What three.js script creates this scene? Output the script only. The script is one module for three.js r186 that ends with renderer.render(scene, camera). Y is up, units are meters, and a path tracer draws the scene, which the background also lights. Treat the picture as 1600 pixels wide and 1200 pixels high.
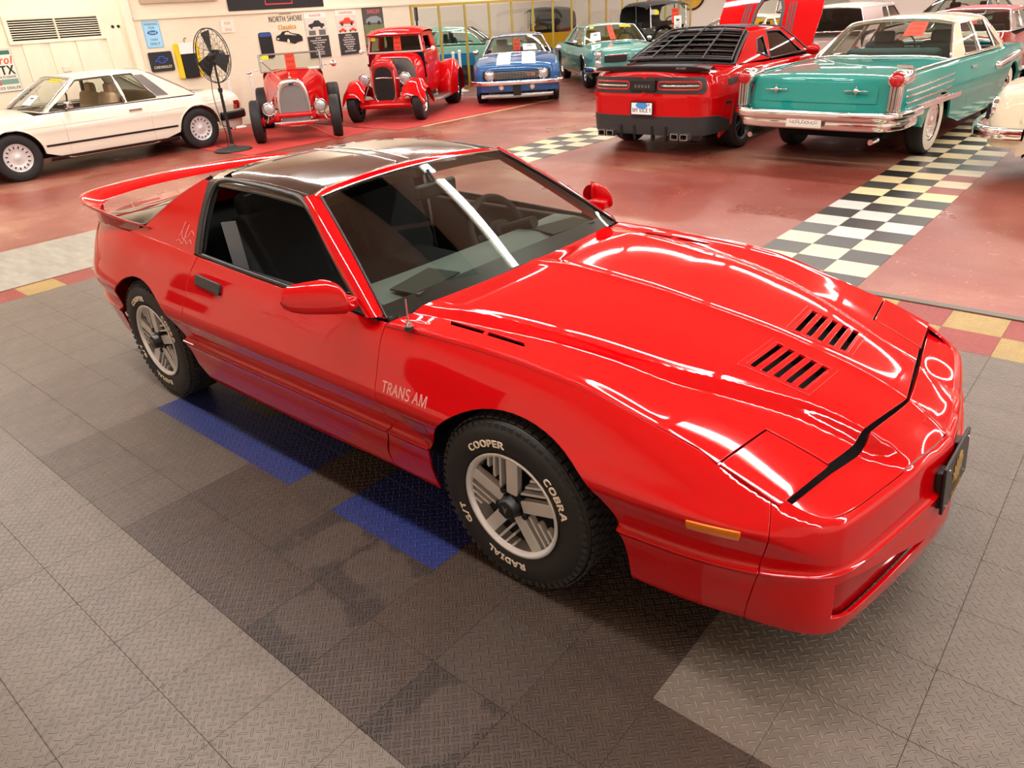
import * as THREE from 'three';
import { mergeGeometries } from 'three/addons/utils/BufferGeometryUtils.js';
import { RoundedBoxGeometry } from 'three/addons/geometries/RoundedBoxGeometry.js';
import { FontLoader } from 'three/addons/loaders/FontLoader.js';
import { TextGeometry } from 'three/addons/geometries/TextGeometry.js';
import { RectAreaLightUniformsLib } from 'three/addons/lights/RectAreaLightUniformsLib.js';

// ---------- camera, light, exposure ----------
const scene = new THREE.Scene();
const renderer = new THREE.WebGLRenderer({ antialias: true });
renderer.toneMapping = THREE.LinearToneMapping;
renderer.toneMappingExposure = 1.06;
renderer.shadowMap.enabled = true;
RectAreaLightUniformsLib.init();
scene.background = new THREE.Color(0x05060a);
const camera = new THREE.PerspectiveCamera(55.28, 4 / 3, 0.05, 120);
{
  const yaw = -131.84307 * Math.PI / 180, pit = 27.27868 * Math.PI / 180, roll = -3.5891 * Math.PI / 180;
  const d = new THREE.Vector3(Math.cos(pit) * Math.cos(yaw), -Math.sin(pit), Math.cos(pit) * Math.sin(yaw));
  const r = new THREE.Vector3().crossVectors(d, new THREE.Vector3(0, 1, 0)).normalize();
  const u = new THREE.Vector3().crossVectors(r, d);
  const up = u.clone().multiplyScalar(Math.cos(roll)).addScaledVector(r, -Math.sin(roll));
  camera.position.set(1.39901, 1.87054, 2.38306);
  camera.up.copy(up);
  camera.lookAt(camera.position.clone().add(d));
}
scene.add(camera);
const CEIL = 4.3;                    // ceiling height
const ROWS = [1.1, -3.15, -8.6, -14.1, -19.6, -25.1];    // z of the fluorescent rows, running along x
const TUBE_POWER = 74;
const LIGHT_COLOR = 0xfdf8f4;
// ---------- helpers ----------
const font = await new FontLoader().loadAsync('fonts/droid/droid_sans_bold.typeface.json');
const fontR = await new FontLoader().loadAsync('fonts/droid/droid_sans_regular.typeface.json');
let seed = 7;
const rnd = () => (seed = (seed * 16807) % 2147483647) / 2147483647;
const lerp = (a, b, t) => a + (b - a) * t;
const clamp = (x, a = 0, b = 1) => Math.min(b, Math.max(a, x));
const smooth = (a, b, x) => { const t = clamp((x - a) / (b - a)); return t * t * (3 - 2 * t); };
const sub = (a, b) => [a[0] - b[0], a[1] - b[1], a[2] - b[2]];
const add3 = (a, b, k = 1) => [a[0] + b[0] * k, a[1] + b[1] * k, a[2] + b[2] * k];
const cross = (a, b) => [a[1] * b[2] - a[2] * b[1], a[2] * b[0] - a[0] * b[2], a[0] * b[1] - a[1] * b[0]];
const dot = (a, b) => a[0] * b[0] + a[1] * b[1] + a[2] * b[2];
const norm = a => { const l = Math.hypot(a[0], a[1], a[2]) || 1; return [a[0] / l, a[1] / l, a[2] / l]; };
const lerp3 = (a, b, t) => [lerp(a[0], b[0], t), lerp(a[1], b[1], t), lerp(a[2], b[2], t)];
// monotone cubic through [[x,y],...] (x ascending), clamped at the ends
function pc(t) {
  const n = t.length, m = new Array(n).fill(0), d = [];
  for (let i = 0; i < n - 1; i++) d.push((t[i + 1][1] - t[i][1]) / (t[i + 1][0] - t[i][0]));
  if (n > 1) { m[0] = d[0]; m[n - 1] = d[n - 2]; }
  for (let i = 1; i < n - 1; i++) {
    if (d[i - 1] * d[i] <= 0) m[i] = 0;
    else { const h0 = t[i][0] - t[i - 1][0], h1 = t[i + 1][0] - t[i][0], w1 = 2 * h1 + h0, w2 = h1 + 2 * h0; m[i] = (w1 + w2) / (w1 / d[i - 1] + w2 / d[i]); }
  }
  return x => {
    if (x <= t[0][0]) return t[0][1];
    if (x >= t[n - 1][0]) return t[n - 1][1];
    let i = 0; while (i < n - 2 && x > t[i + 1][0]) i++;
    const h = t[i + 1][0] - t[i][0], s = (x - t[i][0]) / h, s2 = s * s, s3 = s2 * s;
    return (2 * s3 - 3 * s2 + 1) * t[i][1] + (s3 - 2 * s2 + s) * h * m[i] + (-2 * s3 + 3 * s2) * t[i + 1][1] + (s3 - s2) * h * m[i + 1];
  };
}
// Catmull-Rom polyline through 2-D/3-D points, n samples per span
function spline(pts, n = 8, closed = false) {
  const c = new THREE.CatmullRomCurve3(pts.map(p => new THREE.Vector3(p[0], p[1], p[2] || 0)), closed, 'centripetal');
  return c.getPoints(n * (pts.length - (closed ? 0 : 1))).map(p => [p.x, p.y, p.z]);
}
const shadow = o => { o.castShadow = true; o.receiveShadow = true; return o; };
function geo(pos, nor, uv, idx) {
  const g = new THREE.BufferGeometry();
  g.setAttribute('position', new THREE.Float32BufferAttribute(pos, 3));
  if (nor) g.setAttribute('normal', new THREE.Float32BufferAttribute(nor, 3));
  g.setAttribute('uv', new THREE.Float32BufferAttribute(uv || new Array(pos.length / 3 * 2).fill(0), 2));
  g.setIndex(idx);
  if (!nor) g.computeVertexNormals();
  return g;
}
function wind(pos, nor, idx) {         // make triangle winding agree with the vertex normals
  for (let k = 0; k < idx.length; k += 3) {
    const [a, b, c] = [idx[k] * 3, idx[k + 1] * 3, idx[k + 2] * 3];
    const g = cross([pos[b] - pos[a], pos[b + 1] - pos[a + 1], pos[b + 2] - pos[a + 2]], [pos[c] - pos[a], pos[c + 1] - pos[a + 1], pos[c + 2] - pos[a + 2]]);
    if (g[0] * (nor[a] + nor[b] + nor[c]) + g[1] * (nor[a + 1] + nor[b + 1] + nor[c + 1]) + g[2] * (nor[a + 2] + nor[b + 2] + nor[c + 2]) < 0) { const t = idx[k + 1]; idx[k + 1] = idx[k + 2]; idx[k + 2] = t; }
  }
}
function M(gs) {                       // merge
  gs = gs.filter(Boolean).map(g => { const h = g.index ? g.toNonIndexed() : g; for (const k of Object.keys(h.attributes)) if (!['position', 'normal', 'uv'].includes(k)) h.deleteAttribute(k); return h; });
  return gs.length === 1 ? gs[0] : mergeGeometries(gs);
}
const used = {};
function numbered(name) { const k = used[name] = (used[name] === undefined ? 0 : used[name] + 1); return k ? name + '_' + String(k).padStart(3, '0') : name; }
function obj(name, g, mat, parent = scene) {
  const m = shadow(new THREE.Mesh(Array.isArray(g) ? M(g) : g, mat));
  m.name = parent === scene ? numbered(name) : name;
  parent.add(m); return m;
}
function thing(name, label, category, pos = [0, 0, 0], turn = 0, group) {
  const o = new THREE.Group(); o.name = numbered(name); scene.add(o);
  o.position.set(...pos); o.rotation.y = turn; o.userData = { label, category };
  if (group) o.userData.group = group;
  return o;
}
function tag(o, label, category, group) { Object.assign(o.userData, { label, category }); if (group) o.userData.group = group; return o; }
function struct(name, g, mat) { const o = obj(name, g, mat); o.userData.kind = 'structure'; return o; }
const box = (w, h, d, x = 0, y = 0, z = 0, r = 0) => {
  const g = r ? new RoundedBoxGeometry(w, h, d, 2, r) : new THREE.BoxGeometry(w, h, d); g.translate(x, y, z); return g;
};
const cyl = (r0, r1, h, x, y, z, ax = 'y', n = 20) => {
  const g = new THREE.CylinderGeometry(r0, r1, h, n); if (ax === 'x') g.rotateZ(-Math.PI / 2); if (ax === 'z') g.rotateX(Math.PI / 2); g.translate(x, y, z); return g;
};
const sph = (r, x, y, z, sx = 1, sy = 1, sz = 1, n = 16) => { const g = new THREE.SphereGeometry(r, n, Math.ceil(n * .7)); g.scale(sx, sy, sz); g.translate(x, y, z); return g; };
const tube = (pts, r, n = 24, seg = 8, closed = false) => new THREE.TubeGeometry(new THREE.CatmullRomCurve3(pts.map(p => new THREE.Vector3(...p)), closed, 'centripetal'), n, r, seg, closed);
const rod = (a, b, r, seg = 8) => {
  const A = new THREE.Vector3(...a), B = new THREE.Vector3(...b), L = A.distanceTo(B), g = new THREE.CylinderGeometry(r, r, L, seg);
  g.applyQuaternion(new THREE.Quaternion().setFromUnitVectors(new THREE.Vector3(0, 1, 0), B.clone().sub(A).normalize()));
  g.translate((a[0] + b[0]) / 2, (a[1] + b[1]) / 2, (a[2] + b[2]) / 2); return g;
};
const lathe = (prof, n = 48, ax = 'z') => {        // prof: [[r, h],...], axis along z (or y, x)
  const g = new THREE.LatheGeometry(prof.map(p => new THREE.Vector2(p[0], p[1])), n);
  if (ax === 'z') g.rotateX(Math.PI / 2); if (ax === 'x') g.rotateZ(-Math.PI / 2); return g;
};
const mirrorZ = g => { const h = g.clone(); h.scale(1, 1, -1); const i = h.index; if (i) for (let k = 0; k < i.count; k += 3) { const a = i.getX(k); i.setX(k, i.getX(k + 1)); i.setX(k + 1, a); } return h; };
// grid mesh from rows of 3-D points
function grid(rows, closedU = false) {
  const nu = rows.length, nv = rows[0].length, pos = [], uv = [], idx = [];
  rows.forEach((r, i) => r.forEach((p, j) => { pos.push(p[0], p[1], p[2]); uv.push(i / (nu - 1), j / (nv - 1)); }));
  for (let i = 0; i < nu - (closedU ? 0 : 1); i++) for (let j = 0; j < nv - 1; j++) {
    const a = i * nv + j, b = ((i + 1) % nu) * nv + j; idx.push(a, b, b + 1, a, b + 1, a + 1);
  }
  return geo(pos, null, uv, idx);
}
// solid between an outline extruded along an axis: pts [[a,b]...] in the plane, thickness along the third axis, bevelled
function slab(pts, depth, bevel = 0, holes = []) {
  const s = new THREE.Shape(pts.map(p => new THREE.Vector2(p[0], p[1])));
  for (const h of holes) s.holes.push(new THREE.Path(h.map(p => new THREE.Vector2(p[0], p[1]))));
  return new THREE.ExtrudeGeometry(s, { depth, bevelEnabled: bevel > 0, bevelThickness: bevel, bevelSize: bevel, bevelOffset: -bevel, bevelSegments: 2, steps: 1, curveSegments: 12 });
}
const circ = (cx, cy, rx, ry, n = 32, a0 = 0, a1 = Math.PI * 2) => Array.from({ length: n + (a1 - a0 < 6.28 ? 1 : 0) }, (_, i) => { const a = a0 + (a1 - a0) * i / n; return [cx + rx * Math.cos(a), cy + ry * Math.sin(a)]; });
const rrect = (x0, y0, x1, y1, r, n = 4) => [[x1 - r, y0 + r, -90], [x1 - r, y1 - r, 0], [x0 + r, y1 - r, 90], [x0 + r, y0 + r, 180]].flatMap(([cx, cy, a]) =>
  Array.from({ length: n + 1 }, (_, i) => { const t = (a + 90 * i / n) * Math.PI / 180; return [cx + r * Math.cos(t), cy + r * Math.sin(t)]; }));
// --- panels cut out of a parametric surface -------------------------------------------------
const area = p => { let s = 0; for (let i = 0; i < p.length; i++) { const a = p[i], b = p[(i + 1) % p.length]; s += a[0] * b[1] - b[0] * a[1]; } return s / 2; };
function clipAx(p, k, v, keepLess) {
  const o = [];
  for (let i = 0; i < p.length; i++) {
    const a = p[i], b = p[(i + 1) % p.length], ia = keepLess ? a[k] <= v : a[k] >= v, ib = keepLess ? b[k] <= v : b[k] >= v;
    if (ia) o.push(a);
    if (ia !== ib) { const t = (v - a[k]) / (b[k] - a[k]); const q = [lerp(a[0], b[0], t), lerp(a[1], b[1], t)]; q[k] = v; o.push(q); }
  }
  return o;
}
function densify(p, d) {
  const o = [];
  p.forEach((a, i) => { const b = p[(i + 1) % p.length], n = Math.max(1, Math.ceil(Math.hypot(b[0] - a[0], b[1] - a[1]) / d)); for (let k = 0; k < n; k++) o.push([lerp(a[0], b[0], k / n), lerp(a[1], b[1], k / n)]); });
  return o;
}
function inset(p, d) {                 // shrink a polygon by d
  if (!d) return p;
  const q = p.filter((a, i) => { const b = p[(i + 1) % p.length]; return Math.hypot(a[0] - b[0], a[1] - b[1]) > 1e-6; }), n = q.length, sg = area(q) > 0 ? 1 : -1;
  return q.map((b, i) => {
    const a = q[(i + n - 1) % n], c = q[(i + 1) % n];
    let e1 = [b[0] - a[0], b[1] - a[1]], e2 = [c[0] - b[0], c[1] - b[1]];
    const l1 = Math.hypot(...e1), l2 = Math.hypot(...e2); e1 = [e1[0] / l1, e1[1] / l1]; e2 = [e2[0] / l2, e2[1] / l2];
    const m = [-(e1[1] + e2[1]), e1[0] + e2[0]], ml = Math.hypot(...m) || 1, k = d * sg / Math.max(.45, (-e1[1] * m[0] + e1[0] * m[1]) / ml) / ml;
    return [b[0] + m[0] * k, b[1] + m[1] * k];
  });
}
// S(u,v)->[x,y,z]; o: du,dv cell size, skirt depth, m mirror z, off offset along the normal, ref (inner point), gap
function panel(S, poly, o = {}) {
  const du = o.du || .04, dv = o.dv || du, E = o.eps || 8e-4, mz = o.m ? -1 : 1, off = o.off || 0;
  const ref = o.ref || (p => [p[0] * .6 - .55, .45, 0]);
  let P = inset(poly, o.gap || 0); if (area(P) < 0) P = P.slice().reverse();
  P = densify(P, Math.min(du, dv) * (o.fine || .5));
  const ev = (u, v) => {
    const p = S(u, v), a = S(u + E, v), b = S(u - E, v), c = S(u, v + E), d = S(u, v - E);
    let n = norm(cross(sub(a, b), sub(c, d))); if (dot(n, sub(p, ref(p))) < 0) n = n.map(t => -t);
    if (o.flip) n = n.map(t => -t);
    return [add3(p, n, off), n];
  };
  const pos = [], nor = [], uv = [], idx = [], key = new Map();
  const V = q => {
    const k = Math.round(q[0] * 2e5) + '_' + Math.round(q[1] * 2e5); let i = key.get(k);
    if (i === undefined) { const [p, n] = ev(q[0], q[1]); i = pos.length / 3; pos.push(p[0], p[1], p[2] * mz); nor.push(n[0], n[1], n[2] * mz); uv.push(q[0], q[1]); key.set(k, i); }
    return i;
  };
  let u0 = 1e9, u1 = -1e9; for (const q of P) { u0 = Math.min(u0, q[0]); u1 = Math.max(u1, q[0]); }
  const nU = Math.max(1, Math.ceil((u1 - u0) / du));
  for (let i = 0; i < nU; i++) {
    let col = clipAx(clipAx(P, 0, u0 + (u1 - u0) * i / nU, false), 0, u0 + (u1 - u0) * (i + 1) / nU, true); if (col.length < 3) continue;
    let v0 = 1e9, v1 = -1e9; for (const q of col) { v0 = Math.min(v0, q[1]); v1 = Math.max(v1, q[1]); }
    const j0 = Math.floor(v0 / dv), j1 = Math.ceil(v1 / dv);
    for (let j = j0; j < j1; j++) {
      let c = clipAx(clipAx(col, 1, j * dv, false), 1, (j + 1) * dv, true).filter((a, k, t) => { const b = t[(k + 1) % t.length]; return Math.abs(a[0] - b[0]) + Math.abs(a[1] - b[1]) > 1e-7; });
      if (c.length < 3 || Math.abs(area(c)) < 1e-9) continue;
      const id = c.map(V);
      if (c.length === 4 && Math.abs(area(c)) > .98 * du * dv) idx.push(id[0], id[1], id[2], id[0], id[2], id[3]);
      else for (const t of THREE.ShapeUtils.triangulateShape(c.map(q => new THREE.Vector2(q[0], q[1])), [])) idx.push(id[t[0]], id[t[1]], id[t[2]]);
    }
  }
  const sk = o.skirt === undefined ? .018 : o.skirt;
  if (sk > 0) {
    const n = P.length, R = P.map(q => ev(q[0], q[1])), r = Math.min(o.round || .0025, sk / 2), st = pos.length / 3;
    R.forEach(([p, nn], i) => {
      const t = norm(sub(R[(i + 1) % n][0], R[(i + n - 1) % n][0])); let b = norm(cross(t, nn));
      // outward test in parameter space: the polygon is counter-clockwise, so outward is (dv,-du)
      const q = P[i], qa = P[(i + n - 1) % n], qb = P[(i + 1) % n], e = [qb[1] - qa[1], -(qb[0] - qa[0])], el = Math.hypot(...e) || 1;
      const po = S(q[0] + e[0] / el * E * 2, q[1] + e[1] / el * E * 2); if (dot(b, sub(po, S(q[0], q[1]))) < 0) b = b.map(k => -k);
      const rows = [[p, nn], [add3(add3(p, b, r * .7), nn, -r * .3), norm(add3(nn, b))], [add3(add3(p, b, r), nn, -r), b], [add3(add3(p, b, r), nn, -sk), b]];
      for (const [a, m] of rows) { pos.push(a[0], a[1], a[2] * mz); nor.push(m[0], m[1], m[2] * mz); uv.push(q[0], q[1]); }
    });
    for (let i = 0; i < n; i++) for (let k = 0; k < 3; k++) { const a = st + i * 4 + k, b = st + ((i + 1) % n) * 4 + k; idx.push(a, b, b + 1, a, b + 1, a + 1); }
  }
  wind(pos, nor, idx);
  return geo(pos, nor, uv, idx);
}
// strip of given width along a path in a surface's parameter space (mouldings, stripes)
function ribbon(S, path, w, o = {}) {
  const n = path.length, L = [], Rr = [];
  path.forEach((q, i) => { const a = path[Math.max(0, i - 1)], b = path[Math.min(n - 1, i + 1)], e = [b[0] - a[0], b[1] - a[1]], l = Math.hypot(...e) || 1; L.push([q[0] - e[1] / l * w / 2, q[1] + e[0] / l * w / 2]); Rr.push([q[0] + e[1] / l * w / 2, q[1] - e[0] / l * w / 2]); });
  return panel(S, L.concat(Rr.reverse()), { du: .05, skirt: .004, off: .003, ...o });
}
// --- lettering ----------------------------------------------------------------------------
function textGeo(str, size, depth = .002, f = font, align = 'center') {
  const g = new TextGeometry(str, { font: f, size, depth, curveSegments: 3, bevelEnabled: false });
  g.computeBoundingBox(); const b = g.boundingBox;
  g.translate(align === 'center' ? -(b.min.x + b.max.x) / 2 : align === 'right' ? -b.max.x : -b.min.x, -(b.min.y + b.max.y) / 2, 0);
  return g;
}
function arcText(str, size, radius, aMid, z, depth = .0015, spread = 1.12, f = font) {   // clockwise text on a disc facing +z, tops outward
  const gs = [], w = []; let tot = 0;
  for (const ch of str) { const g = ch === ' ' ? null : new TextGeometry(ch, { font: f, size, depth, curveSegments: 3 }); let cw = size * .4; if (g) { g.computeBoundingBox(); cw = (g.boundingBox.max.x - g.boundingBox.min.x) + size * .12; g.translate(-(g.boundingBox.min.x + g.boundingBox.max.x) / 2, -size / 2, 0); } gs.push(g); w.push(cw * spread); tot += cw * spread; }
  let a = aMid + tot / radius / 2;
  return M(gs.map((g, i) => { const am = a - w[i] / 2 / radius; a -= w[i] / radius; if (!g) return null; g.scale(spread, 1, 1); g.rotateZ(am - Math.PI / 2); g.translate(radius * Math.cos(am), radius * Math.sin(am), z); return g; }));
}
function bend(g, fn) {                 // map a flat geometry's (x,y,z) through fn
  const p = g.attributes.position; for (let i = 0; i < p.count; i++) { const q = fn(p.getX(i), p.getY(i), p.getZ(i)); p.setXYZ(i, q[0], q[1], q[2]); }
  g.computeVertexNormals(); return g;
}
function outlineText(str, size, w, f = font) {      // ribbons along the letter contours, flat in xy
  const gs = [];
  for (const s of f.generateShapes(str, size)) for (const path of [s, ...s.holes]) {
    const pts = path.getPoints(3).map(p => [p.x, p.y]); const q = pts.filter((a, i) => { const b = pts[(i + 1) % pts.length]; return Math.hypot(a[0] - b[0], a[1] - b[1]) > 1e-5; });
    const inn = inset(q, w); const pos = [], idx = [], n = q.length;
    q.forEach((a, i) => pos.push(a[0], a[1], 0, inn[i][0], inn[i][1], 0));
    for (let i = 0; i < n; i++) { const a = i * 2, b = ((i + 1) % n) * 2; idx.push(a, b, b + 1, a, b + 1, a + 1); }
    gs.push(geo(pos, null, null, idx));
  }
  return M(gs);
}
// --- textures & materials -------------------------------------------------------------------
function noise2(seedN) {
  const h = (x, y) => { let n = (x * 374761393 + y * 668265263 + seedN * 1274126177) | 0; n = Math.imul(n ^ (n >>> 13), 1274126177); return ((n ^ (n >>> 16)) >>> 0) / 4294967295; };
  return (x, y, per) => {
    const xi = Math.floor(x), yi = Math.floor(y), fx = x - xi, fy = y - yi, u = fx * fx * (3 - 2 * fx), v = fy * fy * (3 - 2 * fy), m = k => per ? ((k % per) + per) % per : k;
    return lerp(lerp(h(m(xi), m(yi)), h(m(xi + 1), m(yi)), u), lerp(h(m(xi), m(yi + 1)), h(m(xi + 1), m(yi + 1)), u), v);
  };
}
function fbm(n, x, y, per, oct = 4) { let s = 0, a = .5, t = 0; for (let k = 0; k < oct; k++) { s += a * n(x, y, per); t += a; a *= .5; x *= 2; y *= 2; if (per) per *= 2; } return s / t; }
function dataTex(n, fn, srgb = true) {
  const d = new Uint8Array(n * n * 4);
  for (let j = 0; j < n; j++) for (let i = 0; i < n; i++) { const c = fn(i / n, j / n), k = (j * n + i) * 4; for (let q = 0; q < 3; q++) d[k + q] = clamp(Array.isArray(c) ? c[q] : c, 0, 255); d[k + 3] = 255; }
  const t = new THREE.DataTexture(d, n, n, THREE.RGBAFormat); t.wrapS = t.wrapT = THREE.RepeatWrapping; t.magFilter = THREE.LinearFilter; t.minFilter = THREE.LinearMipmapLinearFilter; t.generateMipmaps = true;
  if (srgb) t.colorSpace = THREE.SRGBColorSpace; t.needsUpdate = true; return t;
}
function canvasTex(w, h, draw) {
  const c = document.createElement('canvas'); c.width = w; c.height = h; draw(c.getContext('2d'), w, h);
  const t = new THREE.CanvasTexture(c); t.colorSpace = THREE.SRGBColorSpace; return t;
}
const std = (color, rough = .5, metal = 0, x = {}) => new THREE.MeshStandardMaterial({ color, roughness: rough, metalness: metal, side: THREE.DoubleSide, ...x });
const phys = (color, rough, x = {}) => new THREE.MeshPhysicalMaterial({ color, roughness: rough, side: THREE.DoubleSide, ...x });
const paint = (color, x = {}) => phys(color, .035, { specularIntensity: 1, ...x });
const MT = {
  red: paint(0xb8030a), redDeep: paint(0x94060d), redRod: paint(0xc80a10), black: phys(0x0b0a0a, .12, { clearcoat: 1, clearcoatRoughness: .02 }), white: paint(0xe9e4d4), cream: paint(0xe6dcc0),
  teal: paint(0x1f8f86), tealDark: paint(0x1c5d5c), gto: paint(0x5f9f98), seafoam: paint(0x8fbfae), blue: paint(0x2a629c), sky: paint(0x1f86c8), yellow: paint(0xf2b012), challenger: paint(0xbe060d),
  chrome: std(0xe4e4e6, .06, 1), alloy: std(0xd8d8d8, .34, .35), satin: std(0x9a9a98, .35, .9), dark: std(0x0d0d0e, .6), trim: std(0x151516, .38), rubber: std(0x1a1a1b, .6), tread: std(0x29282a, .8),
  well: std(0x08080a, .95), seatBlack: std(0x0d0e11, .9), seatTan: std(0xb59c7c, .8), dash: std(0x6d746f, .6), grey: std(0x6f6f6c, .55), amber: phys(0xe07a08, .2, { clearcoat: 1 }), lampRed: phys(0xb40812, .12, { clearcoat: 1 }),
  letter: std(0xe9dcc6, .6), whiteWall: std(0xe8dfcb, .6), lens: phys(0xc2c8ca, .12, { metalness: .55 }), paperWhite: std(0xf0efe9, .8), signRed: std(0xe2442a, .75), tagYellow: std(0xf0dc1c, .7), gold: std(0xc6ad58, .35, .6),
  leather: std(0x171513, .7), bodyDark: std(0x121214, .5), greyTrim: std(0x2a2b2c, .5), carbon: std(0x1b1c1e, .45),
};
const glassMat = (color, x = {}) => phys(color, .02, { transmission: 1, thickness: 0, ior: 1.5, ...x });
MT.glass = glassMat(0xdfe8e2); MT.glassTint = glassMat(0xd2dcd6); MT.glassDark = glassMat(0x4d544f); MT.glassHatch = glassMat(0x39413d);
// ---------- the hall ----------
const X0 = -13.1, X1 = 7.5, Z0 = -31, Z1 = 5.0, XA = -24;      // left wall, right wall, far wall, wall behind the camera, far side of the room beyond the glazing
const nA = noise2(3), nB = noise2(11), nC = noise2(29);
// worn red floor paint: chips, scuffs and bare patches
const redFloorTex = dataTex(1024, (u, v) => {
  const a = fbm(nA, u * 6, v * 6, 6, 5), b = fbm(nB, u * 3, v * 14, null, 4), f = nC(u * 512, v * 512, 512), g = nB(u * 220, v * 220, 220);
  let c = [140, 72, 58];
  const wear = smooth(.56, .7, a) * .55 + smooth(.6, .72, b) * .25; c = c.map((k, i) => lerp(k, [172, 132, 108][i], wear));
  const dk = smooth(.52, .36, a) * .35; c = c.map((k, i) => lerp(k, [112, 46, 38][i], dk));
  const sp = g > .93 ? .35 : 0; c = c.map((k, i) => lerp(k, [222, 190, 172][i], sp));
  return c.map(k => k * (.94 + .1 * f));
});
redFloorTex.repeat.set(1 / 7, 1 / 7);
const redRough = dataTex(512, (u, v) => 45 + 90 * fbm(nB, u * 8, v * 8, 8, 4), false); redRough.repeat.set(1 / 5, 1 / 5);
const matRedFloor = std(0xffffff, 1, 0, { map: redFloorTex, roughnessMap: redRough });
const concTex = dataTex(512, (u, v) => { const a = fbm(nC, u * 5, v * 20, null, 4), f = nA(u * 256, v * 256, 256); return [150, 146, 132].map(k => k * (.86 + .2 * a + .06 * f)); });
const matConc = std(0xffffff, .6, 0, { map: concTex });
function plane(x0, x1, z0, z1, y, th = .02) {        // slab with uv in metres
  const g = new THREE.BoxGeometry(x1 - x0, th, z1 - z0); g.translate((x0 + x1) / 2, y - th / 2, (z0 + z1) / 2);
  const p = g.attributes.position, u = g.attributes.uv; for (let i = 0; i < p.count; i++) u.setXY(i, p.getX(i), p.getZ(i)); return g;
}
// base floor (painted concrete), a few mm below the laid tiles
const RX0 = -5.622, RX1 = 3.79, RZ0 = -2.69, RZ1 = 3.2;      // recessed bed of the tread tiles
const floor = struct('floor', [plane(X0, X1, Z0, RZ0, 0, .2), plane(X0, X1, RZ1, Z1, 0, .2), plane(X0, RX0, RZ0, RZ1, 0, .2), plane(RX1, X1, RZ0, RZ1, 0, .2), plane(RX0, RX1, RZ0, RZ1, -.0125, .19), plane(XA, X0, -31, -10.5, 0, .2)], matRedFloor);
floor.userData.label = 'worn red painted concrete floor with chips and scuffs';
obj('concrete_patch', plane(-7.0, -5.63, -2.4, 5, .003, .003), matConc, floor);
obj('painted_line', plane(-9.02, -8.93, -11.2, -7.2, .003, .003), std(0xc9ab7e, .6), floor);
// ---- loose diamond-tread tiles ----
const TS = .31349, TSZ = .3075, TX = .03147, TZ = 1.0122;
const treadH = kind => (u, v) => {      // raised bars of one tile, 0..1
  const n = kind === 'single' ? 11 : 11, s = n * .70711, a = (u + v) * s, b = (u - v) * s;        // turned 45 degrees
  const ia = Math.floor(a), ib = Math.floor(b), fa = a - ia - .5, fb = b - ib - .5, par = (ia + ib) & 1, x = par ? fa : fb, y = par ? fb : fa;
  const lens = (x, y, L, W) => { const t = 1 - (x / L) ** 2; return t > 0 ? clamp((W * Math.sqrt(t) - Math.abs(y)) / W * 2.2) : 0; };
  return kind === 'single' ? lens(x, y, .66, .13) : Math.max(lens(x, y - .2, .48, .11), lens(x, y + .2, .48, .11));
};
const treadBump = kind => { const h = treadH(kind); return dataTex(512, (u, v) => 60 + 150 * h(u, v) + 20 * nA(u * 180, v * 180, 180), false); };
// valleys darkened, worn bars lightened: tread shading painted into the colour; oil stains
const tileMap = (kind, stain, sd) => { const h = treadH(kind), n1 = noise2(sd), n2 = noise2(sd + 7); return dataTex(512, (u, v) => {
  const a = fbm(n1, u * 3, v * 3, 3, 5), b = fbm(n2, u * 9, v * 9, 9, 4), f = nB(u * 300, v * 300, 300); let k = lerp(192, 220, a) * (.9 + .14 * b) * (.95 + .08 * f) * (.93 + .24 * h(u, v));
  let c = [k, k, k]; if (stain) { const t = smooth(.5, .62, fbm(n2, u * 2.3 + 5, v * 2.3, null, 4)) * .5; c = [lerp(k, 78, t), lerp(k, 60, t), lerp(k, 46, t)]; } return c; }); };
const treadA = treadBump('single'), treadB = treadBump('double');
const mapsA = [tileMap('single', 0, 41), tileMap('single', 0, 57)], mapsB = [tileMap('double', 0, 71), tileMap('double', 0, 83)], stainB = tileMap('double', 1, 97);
const grime = mapsA[0];
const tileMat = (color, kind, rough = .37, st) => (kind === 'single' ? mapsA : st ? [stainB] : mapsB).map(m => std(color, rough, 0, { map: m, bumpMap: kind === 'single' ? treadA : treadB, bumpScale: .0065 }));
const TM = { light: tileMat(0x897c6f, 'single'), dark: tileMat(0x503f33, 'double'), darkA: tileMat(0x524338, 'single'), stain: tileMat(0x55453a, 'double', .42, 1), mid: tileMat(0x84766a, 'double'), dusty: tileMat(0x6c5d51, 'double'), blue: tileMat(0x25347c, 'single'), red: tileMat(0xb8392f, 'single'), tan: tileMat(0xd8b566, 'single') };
const tileGeo = [0, 1, 2, 3].map(rot => {
  const h = TS / 2 - .0003, c = .0012, y = .012, P = [], uv = [], idx = [];
  const ring = (r, yy) => [[-r, yy, -r], [r, yy, -r], [r, yy, r], [-r, yy, r]];
  const rows = [ring(h, 0), ring(h, y - c), ring(h - c, y)];
  const U = (x, z) => { let u = x / TS + .5, v = z / TS + .5; for (let k = 0; k < rot; k++) [u, v] = [v, 1 - u]; return [u, v]; };
  const quad = (a, b, cc, d) => { const s = P.length / 3; for (const q of [a, b, cc, d]) { P.push(...q); uv.push(...U(q[0], q[2])); } idx.push(s, s + 2, s + 1, s, s + 3, s + 2); };
  for (let k = 0; k < 2; k++) for (let i = 0; i < 4; i++) quad(rows[k][i], rows[k][(i + 1) % 4], rows[k + 1][(i + 1) % 4], rows[k + 1][i]);
  quad(...rows[2]); return geo(P, null, uv, idx).toNonIndexed();
});
tileGeo.forEach(g => g.computeVertexNormals());
const Ty = .012;                       // top of the laid tiles: the star car stands on this
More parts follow.
